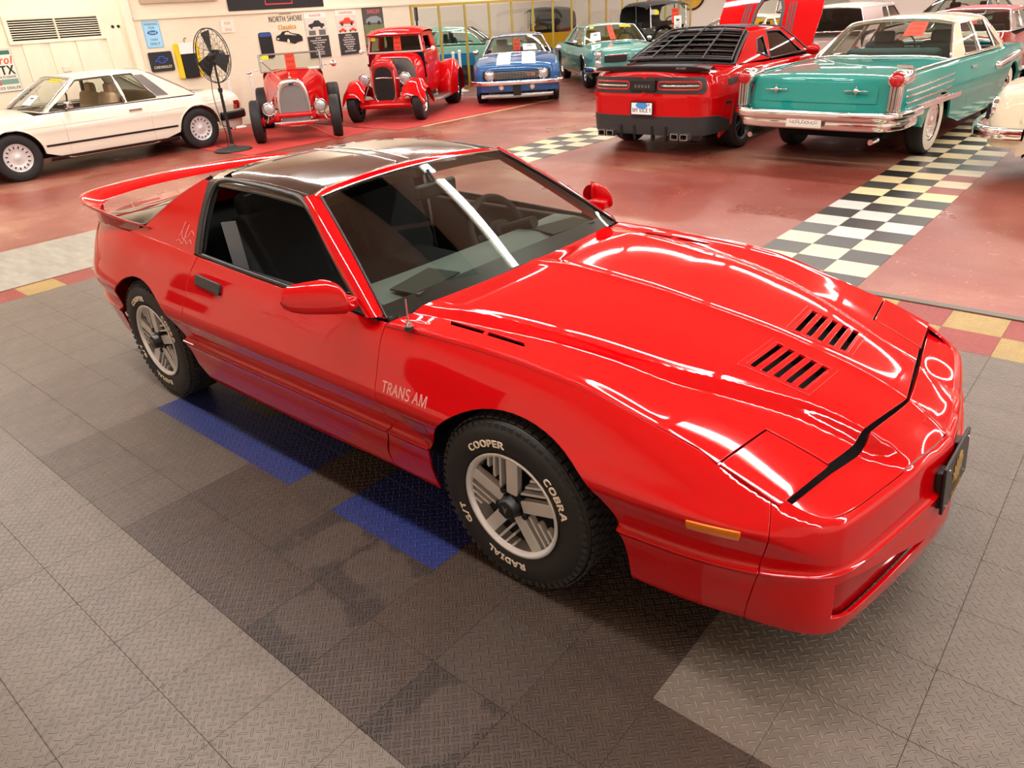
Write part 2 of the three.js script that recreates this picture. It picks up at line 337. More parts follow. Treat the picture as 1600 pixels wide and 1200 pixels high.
const mats = new THREE.Group(); mats.name = 'floor_tiles'; scene.add(mats); mats.userData = { kind: 'structure', label: 'interlocking grey, blue, red and tan tread-plate floor tiles' };
mats.position.y = -Ty;
{
  const cells = [];
  const kindOf = (i, j) => {
    if (j <= -1 && j >= -4 && i >= -8 && i <= -2) return ((i === -4 || i === -7) && j < 0 && !(i === -7 && j === -1)) || (j === -3 && (i & 1)) ? 'darkA' : 'blue';
    if (j >= 2) return 'light';
    if (i === 0 && j === 0) return 'darkA';
    if (i >= 2 && j < 0) return 'light';
    if (i >= 5) return 'light';
    if (i < -11) return 'light';
    if (i < -8 && j >= -1) return 'mid';
    if (i < -5 && j >= -1) return 'dusty';
    if (i >= -3 && i <= 2 && j >= 0 && rnd() < .4) return 'stain';
    return 'dark';
  };
  for (let i = -17; i < 12; i++) for (let j = -10; j < 7; j++) cells.push([TX + (i + .5) * TS, TZ + (j + .5) * TSZ, kindOf(i, j)]);
  // red and tan border rows
  for (let i = -17; i < 12; i++) for (let r = 0; r < 2; r++) cells.push([TX + (i + .5) * TS, -2.0628 - (r + .5) * TSZ, ((i + r) & 1) ? 'tan' : 'red']);
  for (let j = -11; j < 7; j++) cells.push([TX - 17.5 * TS, TZ + (j + .5) * TSZ, (j & 1) ? 'red' : 'tan']);
  // filler row between the grid and the border
  const C = new THREE.Vector3(1.399, 1.87, 2.383), dir = new THREE.Vector3(); camera.getWorldDirection(dir);
  camera.updateMatrixWorld(); camera.updateProjectionMatrix();
  const vis = cells.map(c => { const p = new THREE.Vector3(c[0], 0, c[1]).project(camera); const ins = Math.abs(p.x) < 1.06 && Math.abs(p.y) < 1.08 && p.z < 1; const d = C.distanceTo(new THREE.Vector3(c[0], 0, c[1]));
    const hid = c[0] > -3.3 && c[0] < .9 && c[1] < .45 && c[1] > -.9; return [ins && !hid ? 1 / d : -1 / d, c]; }).sort((a, b) => b[0] - a[0]);
  const rest = {};
  vis.forEach(([w, c], k) => {
    const rot = Math.floor(rnd() * 4), g = tileGeo[rot];
    if (k < 290 && w > 0) { const m = obj('floor_tile', g, TM[c[2]][Math.floor(rnd() * TM[c[2]].length)], mats); m.position.set(c[0], 0, c[1]); m.scale.z = TSZ / TS; m.name = 'floor_tile' + (k ? '_' + String(k).padStart(3, '0') : ''); }
    else (rest[c[2]] = rest[c[2]] || []).push(g.clone().scale(1, 1, TSZ / TS).translate(c[0], 0, c[1]));
  });
  for (const k in rest) { const m = obj('further_floor_tiles', rest[k], TM[k][0], mats); m.userData.kind = 'stuff'; }
  obj('edge_strip', plane(-5.6, 3.8, -2.755, -2.69, .018, .006), std(0x6a665e, .6), mats);
}
// ---- checkerboard vinyl tiles: two strips ----
{
  const V = .3048, soft = dataTex(256, (u, v) => 216 + 36 * fbm(nA, u * 6, v * 6, 6, 4)), vin = (c, r) => std(c, r, 0, { map: soft });
  const vm = { k: [vin(0x3a3938, .3), vin(0x4c4b47, .34), vin(0x312f2d, .28)], t: [vin(0xf0ddaa, .35), vin(0xe9dcb8, .35)], w: [vin(0xded9d2, .34)], r: [vin(0xa0564c, .4)] };
  const g = box(V - .0016, .004, V - .0016, 0, .002, 0), uv = g.attributes.uv; for (let i = 0; i < uv.count; i++) uv.setXY(i, uv.getX(i) * .3, uv.getY(i) * .3);
  const strip = (name, label, fn, n0, n1, across) => {
    const gr = new THREE.Group(); gr.name = name; gr.userData = { kind: 'structure', label }; scene.add(gr); let k = 0;
    for (let r = n0; r < n1; r++) for (let j = 0; j < across; j++) { const c = fn.col(r, j), a = vm[c], m = obj('vinyl_tile', g, a[Math.floor(rnd() * a.length)], gr); const [x, z] = fn.at(r, j); m.position.set(x, 0, z); m.name = 'vinyl_tile' + (k ? '_' + String(k).padStart(3, '0') : ''); k++; }
  };
  const white = new Set(['3,0', '5,0', '2,1', '4,1', '3,2', '13,1', '14,0', '17,1', '16,2', '20,0']);
  strip('checkered_strip', 'checkered black, cream and white vinyl tile path beside the teal car', {
    at: (r, j) => [-.885 + (j + .5) * V, -3.306 - (r + .5) * V],
    col: (r, j) => (r + j) & 1 ? (white.has(r + ',' + j) ? 'w' : 't') : (j === 2 && (r === 10 || r === 8)) ? 'r' : 'k',
  }, -2, 34, 3);
  strip('checkered_strip', 'short checkered cream and grey vinyl tile path behind the black-striped red car', {
    at: (r, j) => [-5.9 + (j + .5) * V, -5.35 - (r + .5) * V], col: (r, j) => (r + j) & 1 ? 'k' : (r === 1 ? 'w' : 't'),
  }, 0, 16, 3);
}
// ---- walls, ceiling ----
const wallTex = dataTex(256, (u, v) => { const a = fbm(nA, u * 5, v * 5, 5, 4), f = nB(u * 128, v * 128, 128); return [240, 229, 205].map(k => k * (.95 + .05 * a + .02 * f)); });
const matWall = std(0xffffff, .8, 0, { map: wallTex }), matWallW = std(0xf4f0e6, .8), matCeil = std(0xe9e3d6, .85);
struct('wall_left', [box(.2, CEIL, 16.0, X0 - .1, CEIL / 2, -3.0), box(.2, CEIL - 2.0, 20.0, X0 - .1, 2.0 + (CEIL - 2.0) / 2, -21.0)], matWall);
struct('wall_back', box(X1 - XA, CEIL, .2, (X1 + XA) / 2, CEIL / 2, Z0 - .1), matWallW);
struct('wall_right', box(.2, CEIL, Z1 - Z0, X1 + .1, CEIL / 2, (Z0 + Z1) / 2), matWallW);
struct('wall_front', box(X1 - X0 + .4, CEIL, .2, (X0 + X1) / 2, CEIL / 2, Z1 + .1), matWall);
struct('wall_annex', [box(.2, CEIL, 20.6, XA - .1, CEIL / 2, -20.8), box(X0 - XA - .3, CEIL, .2, (X0 + XA) / 2 - .15, CEIL / 2, -10.4)], matWallW);
struct('ceiling', box(X1 - XA + .4, .2, Z1 - Z0 + .4, (X1 + XA) / 2, CEIL + .1, (Z0 + Z1) / 2), matCeil);
struct('trim_1', box(.03, .05, 6.9, X0 + .015, 2.03, -7.8), matWall);
// fluorescent fixtures: housing, two tubes, one area light each
{
  const hous = std(0xe8e6e0, .5), glow = new THREE.MeshStandardMaterial({ color: 0xffffff, emissive: 0xfff4e2, emissiveIntensity: 6, roughness: .4 });
  const gh = box(2.42, .06, .2, 0, -.03, 0, .01), gt = cyl(.019, .019, 2.36, 0, -.085, 0, 'x', 10);
  let first = null;
  const put = (x, z) => {
    const t = thing('ceiling_light', 'white ceiling batten with two fluorescent tubes', 'ceiling light', [x, CEIL, z], 0, 'rows of fluorescent ceiling battens');
    obj('housing', gh, hous, t); for (const s of [-.05, .05]) { const m = obj('tube', gt, glow, t); m.position.z = s; }
    const l = new THREE.RectAreaLight(LIGHT_COLOR, TUBE_POWER, 2.36, .13); l.position.set(x, CEIL - .112, z); l.lookAt(x, 0, z); scene.add(l);
  };
  for (const z of ROWS) for (let x = -11.6; x < 6.5; x += 2.55) put(x, z);
  for (const z of [-12.6, -16.6, -21, -26]) for (const x of [-15.2, -18, -21]) put(x, z);  // unseen battens added to brighten the room beyond the glazing
}
// ---------- the star: red coupe with black roof, wedge nose and wrap-around spoiler ----------
// wrap(o): side surface of a car following a plan outline (front centre -> rear centre), with a vertical profile
function wrapOf(outline, dTop, topY, prof) {
  const P = spline(outline.map(p => [p[0], p[1]]), 40), S = [0];
  for (let i = 1; i < P.length; i++) S.push(S[i - 1] + Math.hypot(P[i][0] - P[i - 1][0], P[i][1] - P[i - 1][1]));
  const L = S[S.length - 1];
  const at = s => {
    s = clamp(s, 0, L); let i = 0, j = S.length - 1; while (j - i > 1) { const m = (i + j) >> 1; if (S[m] <= s) i = m; else j = m; }
    const t = (s - S[i]) / (S[i + 1] - S[i]), a = P[Math.max(0, i - 1)], b = P[i], c = P[i + 1], d = P[Math.min(P.length - 1, i + 2)];
    const t0 = [c[0] - a[0], c[1] - a[1]], t1 = [d[0] - b[0], d[1] - b[1]]; let e = [lerp(t0[0], t1[0], t), lerp(t0[1], t1[1], t)]; const l = Math.hypot(...e);
    return { x: lerp(b[0], c[0], t), z: lerp(b[1], c[1], t), nx: e[1] / l, nz: -e[0] / l };      // normal points outward
  };
  const sAt = x => { let best = 0, bd = 1e9; for (let i = 0; i < P.length; i++) if (P[i][1] > .3) { const d = Math.abs(P[i][0] - x); if (d < bd) { bd = d; best = i; } } let i = Math.max(0, Math.min(P.length - 2, best)); if (P[i][0] < x && i > 0) i--; const a = P[i], b = P[i + 1]; return lerp(S[i], S[i + 1], clamp((x - a[0]) / ((b[0] - a[0]) || 1), -1, 2)); };
  const cache = new Map();
  const prep = s => {
    let r = cache.get(s); if (r) return r;
    const o = at(s), dt = dTop(s, o), E = [o.x - o.nx * dt, o.z - o.nz * dt], yt = topY(E[0], E[1]);
    r = { o, yt, E, f: pc(prof(s, o, yt, dt)) }; if (cache.size < 60000) cache.set(s, r); return r;
  };
  const W = (s, y) => { const r = prep(s), d = r.f(y); return [r.o.x - r.o.nx * d, y, r.o.z - r.o.nz * d]; };
  const yTop = s => prep(s).yt, edge = s => { const r = prep(s); return [r.E[0], r.yt, r.E[1]]; };
  return { W, L, sAt, at, yTop, edge };
}
// polygon helper: side polygon from [x,y] points
const sideP = (w, pts) => pts.map(([x, y]) => [w.sAt(x), y]);
const topRun = (w, xa, xb, n = 24, dy = 0) => Array.from({ length: n + 1 }, (_, i) => { const x = lerp(xa, xb, i / n), s = w.sAt(x); return [x, w.yTop(s) + dy]; });
const arc = (cx, cy, rx, ry, a0, a1, n = 24) => Array.from({ length: n + 1 }, (_, i) => { const a = (a0 + (a1 - a0) * i / n) * Math.PI / 180; return [cx + rx * Math.cos(a), cy + ry * Math.sin(a)]; });

{
  const car = thing('sports_coupe', 'glossy red wedge-nosed sports coupe with black roof panels and a wrap-around rear spoiler', 'car', [0, 0, 0]);
  const R = MT.red;
  // --- master surfaces ---
  const yc = pc([[-3.65, .90], [-3.2, .93], [-2.4, .9], [-1.2, .9], [-.7, .885], [-.57, .884], [-.4, .893], [0, .871], [.35, .827], [.52, .801], [.67, .768], [.81, .733], [.97, .672], [1.07, .612], [1.13, .572], [1.2, .545]]);
  const ye = pc([[-3.65, .855], [-3.4, .872], [-3.0, .9], [-2.5, .905], [-2.0, .886], [-1.3, .866], [-.7, .852], [-.35, .857], [-.06, .853], [.2, .832], [.44, .776], [.68, .711], [.86, .645], [1.0, .588], [1.1, .565], [1.2, .55]]);
  const zb = pc([[-.6, .62], [-.04, .54], [.38, .47], [.6, .385], [.78, .31], [.94, .272], [1.1, .235]]);
  const zE = pc([[-3.65, .6], [-3.3, .70], [-2.9, .76], [-2.4, .782], [-1.6, .80], [-.7, .79], [-.4, .772], [0, .761], [.5, .757], [.86, .75], [1.0, .7], [1.12, .6]]);
  const tl = pc([[-.6, .03], [-.3, .0], [.2, -.01], [.42, .005], [.55, .03], [.68, .045], [.9, .06], [1.1, .06]]);     // cross slope of the hood outside the raised centre
  const topC = new Map();
  const top = (x, z) => {
    let f = topC.get(x);
    if (!f) {
      const c = yc(x), e = ye(x), b = zb(x), E = zE(x), t = tl(x), g = a => e + t * (E - a);
      const gb = g(b + .06), q = c - .016 - gb, v = gb - .5 * (Math.sqrt(q * q + 1e-4) - q);      // soft minimum keeps the raised centre above its foot
      f = x > -.7 ? pc([[0, c], [.012, c - .0014], [.05, c - .004], [b - .05, c - .010], [b - .004, c - .0135], [b + .004, c - .0142], [b + .06, v], [lerp(b + .06, E, .5), g(lerp(b + .06, E, .5)) + (v - gb) * .4], [E - .05, g(E - .05)], [E - .02, g(E - .02) - .0005], [E, e], [E + .15, e - .02]]) : pc([[0, c], [.35, lerp(c, e, .3)], [E, e], [E + .15, e - .02]]);
      if (topC.size < 60000) topC.set(x, f);
    }
    return f(Math.abs(z));
  };
  const slotX = pc([[0, .985], [.276, .945], [.48, .903], [.748, .865], [.9, .83]]);     // front edge line of hood and lamp doors
  const nose = (x, z) => {             // nose cap top: centre beak, recessed lamp pockets
    const a = Math.abs(z), t = clamp((x - slotX(a)) / .135), zr = lerp(.282, .244, t);
    return top(x, z) - .022 * smooth(zr - .004, zr + .02, a) * (1 - smooth(.0, 1, t)) * (1 - smooth(.735, .755, a));
  };
  const dT = (s, o) => lerp(.062, pc([[-3.62, .1], [-3.3, .12], [-2.5, .13], [-1.3, .108], [-.7, .112], [-.4, .13], [0, .142], [.44, .14], [.86, .118], [.98, .08], [1.1, .062]])(o.x), smooth(.5, .95, s));
  const outline = [[1.17, 0], [1.16, .1], [1.127, .3], [1.088, .5], [1.065, .6], [1.042, .668], [1.0, .726], [.93, .778], [.85, .82], [.7, .862], [.5, .886], [.2, .902], [-.4, .905], [-1.2, .908], [-2.0, .912], [-2.5, .912], [-2.95, .892], [-3.25, .845], [-3.45, .745], [-3.56, .5], [-3.6, 0]];
  const prof = (s, o, yt, dt) => {
    const w = smooth(.62, 1.0, s), c1 = Math.min(.578, yt - .075), h = yt - c1, q = smooth(.3, -.2, Math.abs(o.x + 1.3) - 1.2) * 0;
    const A = [[.165, .12], [.2, .086], [.3, .055], [.42, .026], [.438, .016], [.448, .04], [c1 - .045, .016], [c1 - .004, .001], [c1 + .004, .001], [c1 + .4 * h, dt * .3], [c1 + .8 * h, dt * .7], [yt, dt]];
    const F = [[.165, .05], [.2, .012], [.3, .0], [.42, .008], [.437, .002], [.449, .022], [.475, .026], [.5, .028], [.515, .029], [yt - .028, .033], [yt - .01, .042], [yt, .062]];
    return A.map((a, i) => [lerp(F[i][0], a[0], w), lerp(F[i][1], a[1], w)]);
  };
  const w = wrapOf(outline, dT, top, prof), W = w.W;
  const T = (x, z) => [x, top(x, z), z], N = (x, z) => [x, nose(x, z), z];
  const both = (name, S, poly, mat, o = {}, parent = car) => [0, 1].map(m => obj(name, panel(S, poly, { ...o, m }), mat, parent));
  const edgePts = (sa, sb, n) => Array.from({ length: n + 1 }, (_, i) => { const e = w.edge(lerp(sa, sb, i / n)); return [e[0], e[2]]; });
  // --- hood ---
  const ws = u => [-.578 - .068 * Math.abs(u) ** 2.6, .880 - .028 * u * u, .772 * u];        // windshield base
  const sFen = x => w.sAt(x);
  const hoodR = [[.979, 0], [.9, .478], [.716, .502], [.684, .7505]];
  const hoodEdge = []; for (let i = 0; i <= 26; i++) { const x = lerp(.684, -.625, i / 26), e = w.edge(sFen(x)); hoodEdge.push([e[0], e[2]]); }
  const cowl = []; for (let i = 0; i <= 12; i++) { const p = ws(1 - i / 6); cowl.push([p[0] + .012, p[2] * .985]); }
  const half = hoodR.concat(hoodEdge.slice(1));
  const hoodPoly = half.concat(cowl.slice(1, -1), half.slice(1).reverse().map(p => [p[0], -p[1]]));
  // louvre openings: the hood is cut around each vent, and slats stand in the cut
  const ventBox = s => [[.556, s * .068], [.756, s * .078], [.742, s * .268], [.544, s * .282]];
  const cowlVent = s => [[[-.43, s * .655], [-.26, s * .652], [-.246, s * .682], [-.405, s * .685]], [[-.245, s * .652], [-.085, s * .65], [-.055, s * .68], [-.23, s * .682]]];
  // keyhole cuts so one simple polygon carries the holes
  const withHoles = (poly, holes) => {
    let P = poly.slice();
    for (let h of holes) {
      if (area(h) * area(P) > 0) h = h.slice().reverse();
      let bi = 0, bj = 0, bd = 1e9; P.forEach((p, i) => h.forEach((q, j) => { const d = Math.hypot(p[0] - q[0], p[1] - q[1]); if (d < bd) { bd = d; bi = i; bj = j; } }));
      P = P.slice(0, bi + 1).concat(h.slice(bj), h.slice(0, bj + 1), P.slice(bi));
    }
    return P;
  };
  const ccw = p => area(p) > 0 ? p : p.slice().reverse();
  const hp = densify(inset(ccw(hoodPoly), .003), .03);
  const vents = [1, -1].map(ventBox), cvents = [1, -1].flatMap(cowlVent);
  const hood = obj('hood', panel(T, withHoles(hp, [...vents, ...cvents].map(v => densify(v, .03))), { du: .013, dv: .011, skirt: .007, fine: .8 }), R, car);
  obj('under_hood', panel((x, z) => [x, top(x, z) - .06, z], [[.95, -.7], [.95, .7], [-.6, .74], [-.6, -.74]], { du: .12, skirt: 0 }), MT.well, car);
  for (const s of [1, -1]) obj('seam_channel', panel((x, z) => [x, top(x, z) - .012, z], hoodEdge.map(p => [p[0], s * (p[1] + .012)]).concat(hoodEdge.slice().reverse().map(p => [p[0], s * (p[1] - .014)])), { du: .06, skirt: 0 }), MT.well, car);
  for (const [k, v] of vents.entries()) {
    const s = k ? -1 : 1, at = (a, b) => { const p = lerp3([...v[0], 0], [...v[1], 0], a), q = lerp3([...v[3], 0], [...v[2], 0], a), r = lerp3(p, q, b); return [r[0], r[1]]; };
    const vent = obj('hood_vent', panel((x, z) => [x, top(x, z) - .055, z], ccw(v), { du: .1, skirt: .0 }), MT.well, hood);
    for (let i = 0; i < 6; i++) { const a0 = i / 5 - .04, a1 = a0 + .08; const c = [at(clamp(a0, 0, 1), .0), at(clamp(a1, 0, 1), .0), at(clamp(a1, 0, 1), 1), at(clamp(a0, 0, 1), 1)]; const g = panel((x, z) => [x, top(x, z) + .001, z], ccw(c), { du: .03, skirt: .006, round: .003 }); obj('vent_slat', g, R, vent); }
    const rim = ccw(v), fr = []; const big = inset(rim, -.016); obj('vent_frame', panel((x, z) => [x, top(x, z) + .003, z], withHoles(densify(big, .02), [densify(rim, .02)]), { du: .03, skirt: .006 }), R, vent);
  }
  for (const v of cvents) obj('cowl_vent', panel((x, z) => [x, top(x, z) - .05, z], ccw(v), { du: .08, skirt: 0 }), MT.well, hood);
  // --- pop-up lamp doors ---
  both('headlight_door', T, [[.719, .505], [.905, .482], [.868, .7475], [.687, .7495]], R, { du: .022, gap: .0035, skirt: .008 });
  // --- nose cap: top, front face, lower lip ---
  const sN = w.sAt(.872);
  const nsEdge = edgePts(0, sN, 40);
  const npR = [[slotX(0) + .005, 0], ...[.1, .2, .27].map(a => [slotX(a) + .006, a]), [slotX(.29) + .009, .29], [slotX(.48) + .011, .48], [slotX(.748) + .009, .74]];
  const npHalf = npR.concat(nsEdge.slice(0).reverse().map(p => [p[0], p[1]]));
  const noseTop = npHalf.slice(0, -1).concat(npHalf.slice(1).reverse().map(p => [p[0], -p[1]]));
  const noseCap = obj('nose_cap', panel(N, noseTop, { du: .014, dv: .014, skirt: .02, fine: .7 }), R, car);
  const nsSeam = y => lerp(w.sAt(.835), sN, smooth(.2, .6, y));
  const faceP = []; for (let i = 0; i <= 14; i++) { const y = lerp(.205, w.yTop(sN), i / 14); faceP.push([nsSeam(y), y]); }
  for (let i = 0; i <= 40; i++) { const s = lerp(sN, 0, i / 40); faceP.push([s, w.yTop(s)]); }
  faceP.push([0, .205]);
  const scoop = [[.17, .292], [.62, .262], [.7, .275], [.705, .40], [.66, .408], [.42, .36]];
  const fh = withHoles(ccw(densify(faceP, .02)), [densify(scoop, .02)]);
  const fh2 = withHoles(inset(ccw(densify(faceP, .02)), .003), [densify(scoop, .02)]);
  for (const m of [0, 1]) {
    obj('front_face', panel(W, m ? fh : fh2, { du: .014, dv: .01, skirt: .012, m, fine: .8 }), R, noseCap);
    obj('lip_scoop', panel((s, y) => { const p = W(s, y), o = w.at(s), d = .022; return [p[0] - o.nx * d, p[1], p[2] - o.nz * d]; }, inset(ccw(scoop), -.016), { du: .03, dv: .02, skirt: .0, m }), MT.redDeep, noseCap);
  }
  // emblem pressed into the nose
  for (const s of [-1, 1]) obj('nose_emblem', panel((x, z) => [x, nose(x, z) + .0015, z], ccw([[1.035, s * .01], [1.09, s * .014], [1.075, s * .03], [1.04, s * .055], [1.05, s * .03]]), { du: .02, skirt: .002 }), R, noseCap);
  // black slot below hood/doors (pocket floor)
  obj('lamp_pocket', panel((x, z) => [x, top(x, z) - .065, z], [[.96, .0], [.96, .26], [.93, .5], [.9, .735], [.72, .735], [.72, -.735], [.9, -.735], [.93, -.5], [.96, -.26]].map(p => [p[0] + .02, p[1]]), { du: .06, skirt: 0 }), MT.well, car);
  // --- fenders, doors, quarter panels ---
  const arF = (a0, a1) => arc(.028, .3, .432, .402, a0, a1, 30), arR = (a0, a1) => arc(-2.566, .3, .415, .4, a0, a1, 30);
  const fenP = [[nsSeam(.205), .205]].concat(faceP.slice(1, 15)).concat(
    topRun(w, .872, -.63, 40).map(([x, y]) => [w.sAt(x), y]), sideP(w, [[-.635, .80], [-.62, .58], [-.592, .46], [-.66, .3], [-.66, .225], [-.43, .212], [-.40, .212]]),
    sideP(w, arF(180 - 0, 0).map(([x, y]) => [x, Math.max(y, .3)])), sideP(w, [[.46, .215]]));
  const fO = { du: .025, dv: .008, gap: .0034, skirt: .007, fine: .7 };
  const fenders = both('front_fender', W, fenP, R, fO);
  // air-extractor pocket behind the front wheel: its shade painted as a flush deeper red patch
  fenders.forEach((f, m) => {
    obj('fender_recess_shade', panel(W, sideP(w, [[-.50, .545], [-.375, .54], [-.365, .44], [-.40, .445], [-.49, .5]]), { du: .04, off: .0015, skirt: .0012, m }), MT.redDeep, f);
    const t = outlineText('TRANS AM', .04, .0019, fontR); t.computeBoundingBox(); const bw = t.boundingBox.max.x; 
    obj('badge', bend(t, (x, y) => { const s = w.sAt(-.585 + .235 * (m ? 1 - x / bw : x / bw) * 1), yy = .622 + y; const p = W(s, yy), o = w.at(s); return [p[0] + o.nx * .0018, p[1], (p[2] + o.nz * .0018) * (m ? -1 : 1)]; }), std(0xdcaaa2, .6), f);
  });
  const dr = [[-2.075, .59], [-2.06, .44], [-2.0, .36], [-1.9, .305]];
  const doorP = sideP(w, [...topRun(w, -.633, -1.995, 30), [-2.03, .8], ...dr, [-1.2, .29], [-.668, .285], [-.655, .33], [-.592, .46], [-.62, .58], [-.635, .80]]);
  const doors = both('door', W, doorP, R, { ...fO });
  doors.forEach((d, m) => {
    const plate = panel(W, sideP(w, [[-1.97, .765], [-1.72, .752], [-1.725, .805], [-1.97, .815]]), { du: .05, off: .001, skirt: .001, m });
    obj('handle_recess_shade', plate, MT.redDeep, d);  // flush deeper red patch, paints the shade of the handle recess
    const h = panel(W, sideP(w, [[-1.955, .775], [-1.735, .762], [-1.74, .8], [-1.955, .81]]), { du: .03, off: .012, skirt: .012, round: .006, m });
    obj('door_handle', h, MT.trim, d);
  });
  const rockP = sideP(w, [[-2.14, .43], [-2.1, .43], [-2.06, .44], [-2.0, .36], [-1.9, .305], [-1.2, .29], [-.668, .285], [-.66, .225], [-1.2, .205], [-2.0, .202], [-2.1, .215], [-2.155, .3]]);
  both('rocker_skirt', W, rockP, R, { ...fO, gap: .0015 });
  const sR = w.sAt(-3.35);
  const quP = [...sideP(w, topRun(w, -2.0, -3.3, 30))]; for (let i = 1; i <= 16; i++) { const s = lerp(w.sAt(-3.3), w.L, i / 16); quP.push([s, w.yTop(s)]); } quP.push([w.L, .28]); quP.push([w.sAt(-3.25), .25], ...sideP(w, [[-2.99, .245]]));
  quP.push(...sideP(w, arR(180, 0).map(([x, y]) => [x, Math.max(y, .3)])), ...sideP(w, [[-2.14, .43], [-2.1, .43], [-2.06, .44], [-2.075, .59], [-2.03, .8]]));
  both('quarter_panel', W, quP, R, fO);
  // amber side markers
  for (const [xa, xb, ya, yb, mat] of [[.66, .8, .545, .575, MT.amber]]) both('side_marker', W, sideP(w, [[xa, ya], [xb, ya + .004], [xb, yb + .004], [xa, yb]]), mat, { du: .04, off: .005, skirt: .008, round: .003 });
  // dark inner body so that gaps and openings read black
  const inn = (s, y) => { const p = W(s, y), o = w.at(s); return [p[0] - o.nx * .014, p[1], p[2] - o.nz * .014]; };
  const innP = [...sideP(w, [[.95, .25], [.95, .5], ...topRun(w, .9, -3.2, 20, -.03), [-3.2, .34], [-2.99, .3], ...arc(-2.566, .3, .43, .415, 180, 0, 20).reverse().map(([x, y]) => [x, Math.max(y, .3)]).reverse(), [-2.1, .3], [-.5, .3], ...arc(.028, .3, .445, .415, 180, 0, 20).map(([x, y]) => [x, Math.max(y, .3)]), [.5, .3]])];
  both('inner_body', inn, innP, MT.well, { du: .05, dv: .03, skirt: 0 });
  obj('under_body', [box(3.9, .05, 1.3, -1.3, .245, 0), box(3.9, .4, .9, -1.1, .45, 0)], MT.well, car);
  for (const s of [-1, 1]) for (const [cx, r] of [[.028, .415], [-2.566, .4]]) { const g = new THREE.CylinderGeometry(r, r, .3, 32, 1, true, Math.PI / 2, Math.PI); g.rotateX(Math.PI / 2); g.rotateZ(0); g.translate(cx, .3, s * .655); obj('wheel_arch_liner', g, MT.well, car); }
  // --- greenhouse ---
  const Zg = (x, y) => [x, y, lerp(.797, .606, (y - .87) / .33) + .012 * Math.sin(Math.PI * clamp((y - .87) / .33))];
  const hd = u => [-1.262 + .028 * Math.abs(u) ** 2.6, 1.226 - .024 * u * u, .563 * u];          // windshield head
  const WS = (u, t) => { const a = ws(u), b = hd(u), p = lerp3(a, b, t), k = .012 * 4 * t * (1 - t); return [p[0] + k * .55, p[1] + k * .83, p[2]]; };
  const uvSq = (u0, u1, t0, t1, n = 20) => { const o = []; for (let i = 0; i <= n; i++) o.push([lerp(u0, u1, i / n), t0]); for (let i = 0; i <= n; i++) o.push([u1, lerp(t0, t1, i / n)]); for (let i = 0; i <= n; i++) o.push([lerp(u1, u0, i / n), t1]); for (let i = 1; i < n; i++) o.push([u0, lerp(t1, t0, i / n)]); return o; };
  const wsMesh = (rows, cols, u0, u1, t0, t1, off) => grid(Array.from({ length: rows + 1 }, (_, i) => Array.from({ length: cols + 1 }, (_, j) => { const p = WS(lerp(u0, u1, i / rows), lerp(t0, t1, j / cols)); return [p[0] - off * .45, p[1] - off * .85, p[2]]; })));
  const shield = obj('windshield', wsMesh(30, 14, -1, 1, 0, 1, 0), MT.glassTint, car);
  obj('sunshade_band', wsMesh(24, 3, -.98, .98, .9, 1.0, .004), MT.glassDark, shield);
  obj('ceramic_band', wsMesh(24, 2, -.99, .99, .0, .1, .005), std(0x1d2022, .35), shield);
  for (const s of [-1, 1]) obj('glass_moulding', tube(Array.from({ length: 9 }, (_, i) => { const p = WS(s, i / 8); return [p[0], p[1] + .004, p[2] + s * .004]; }), .0055, 24, 6), MT.trim, shield);
  obj('glass_moulding', tube(Array.from({ length: 13 }, (_, i) => { const p = WS(-1 + i / 6, 1); return [p[0], p[1] + .003, p[2]]; }), .004, 40, 6), MT.chrome, shield);
  // pillars, header and roof
  const rail = pc([[-2.4, .585], [-2.1, .602], [-1.7, .612], [-1.3, .605]]);
  const roofY = pc([[-2.35, 1.2], [-2.1, 1.243], [-1.9, 1.262], [-1.65, 1.264], [-1.45, 1.254], [-1.33, 1.243], [-1.25, 1.23]]);
  const RF = (x, z) => { const a = Math.abs(z) / .61; return [x, roofY(x) - .03 * a * a - .022 * smooth(.8, 1.05, a), z]; };
  for (const s of [-1, 1]) {
    const rows = []; for (let i = 0; i <= 16; i++) { const t = i / 16, a = WS(1, t), c = Zg(lerp(-.735, -1.30, t), lerp(.852, 1.196, t)); c[0] += 0; const o = [lerp(a[0], c[0], .42), lerp(a[1], c[1], .42) + .014, lerp(a[2], c[2], .5) + .026], o2 = [lerp(a[0], c[0], .75), lerp(a[1], c[1], .75) + .01, lerp(a[2], c[2], .8) + .02]; rows.push([a, lerp3(a, o, .55).map((k, q) => k + (q === 1 ? .006 : 0)), o, o2, c, [c[0] - .015, c[1] - .005, c[2] - .05]].map(p => [p[0], p[1], p[2] * s])); }
    obj('a_pillar', grid(rows), R, car);
    // window opening frame (black weatherstrip) round the lowered door glass
    const fr = [[-.74, .862], [-1.3, 1.186], [-1.45, 1.205], [-1.7, 1.212], [-1.97, 1.203], [-2.01, 1.17], [-1.985, .9]];
    obj('window_seal', tube(spline(fr.slice(0, 3), 4).concat(spline(fr.slice(2), 5)).map(([x, y]) => { const p = Zg(x, y); return [x, y, (p[2] - .004) * s]; }), .013, 90, 8), MT.trim, car);
    obj('belt_moulding', tube([-.66, -.9, -1.3, -1.7, -2.0].map(x => { const e = w.edge(w.sAt(x)); return [x, e[1] + .006, (e[2] - .012) * s]; }), .012, 30, 8), MT.trim, car);
    const bp = [[-1.985, .895], [-2.035, .895], [-2.075, 1.196], [-2.02, 1.2]];
    obj('b_pillar', panel(Zg, bp, { du: .05, skirt: .03, m: s < 0 }), MT.trim, car);
    // sail panel
    const sp = [[-2.035, .888], [-2.078, 1.2], [-2.13, 1.2], [-2.31, 1.11], [-2.45, 1.022], [-2.58, .94], [-2.72, .905], [-2.3, .895]];
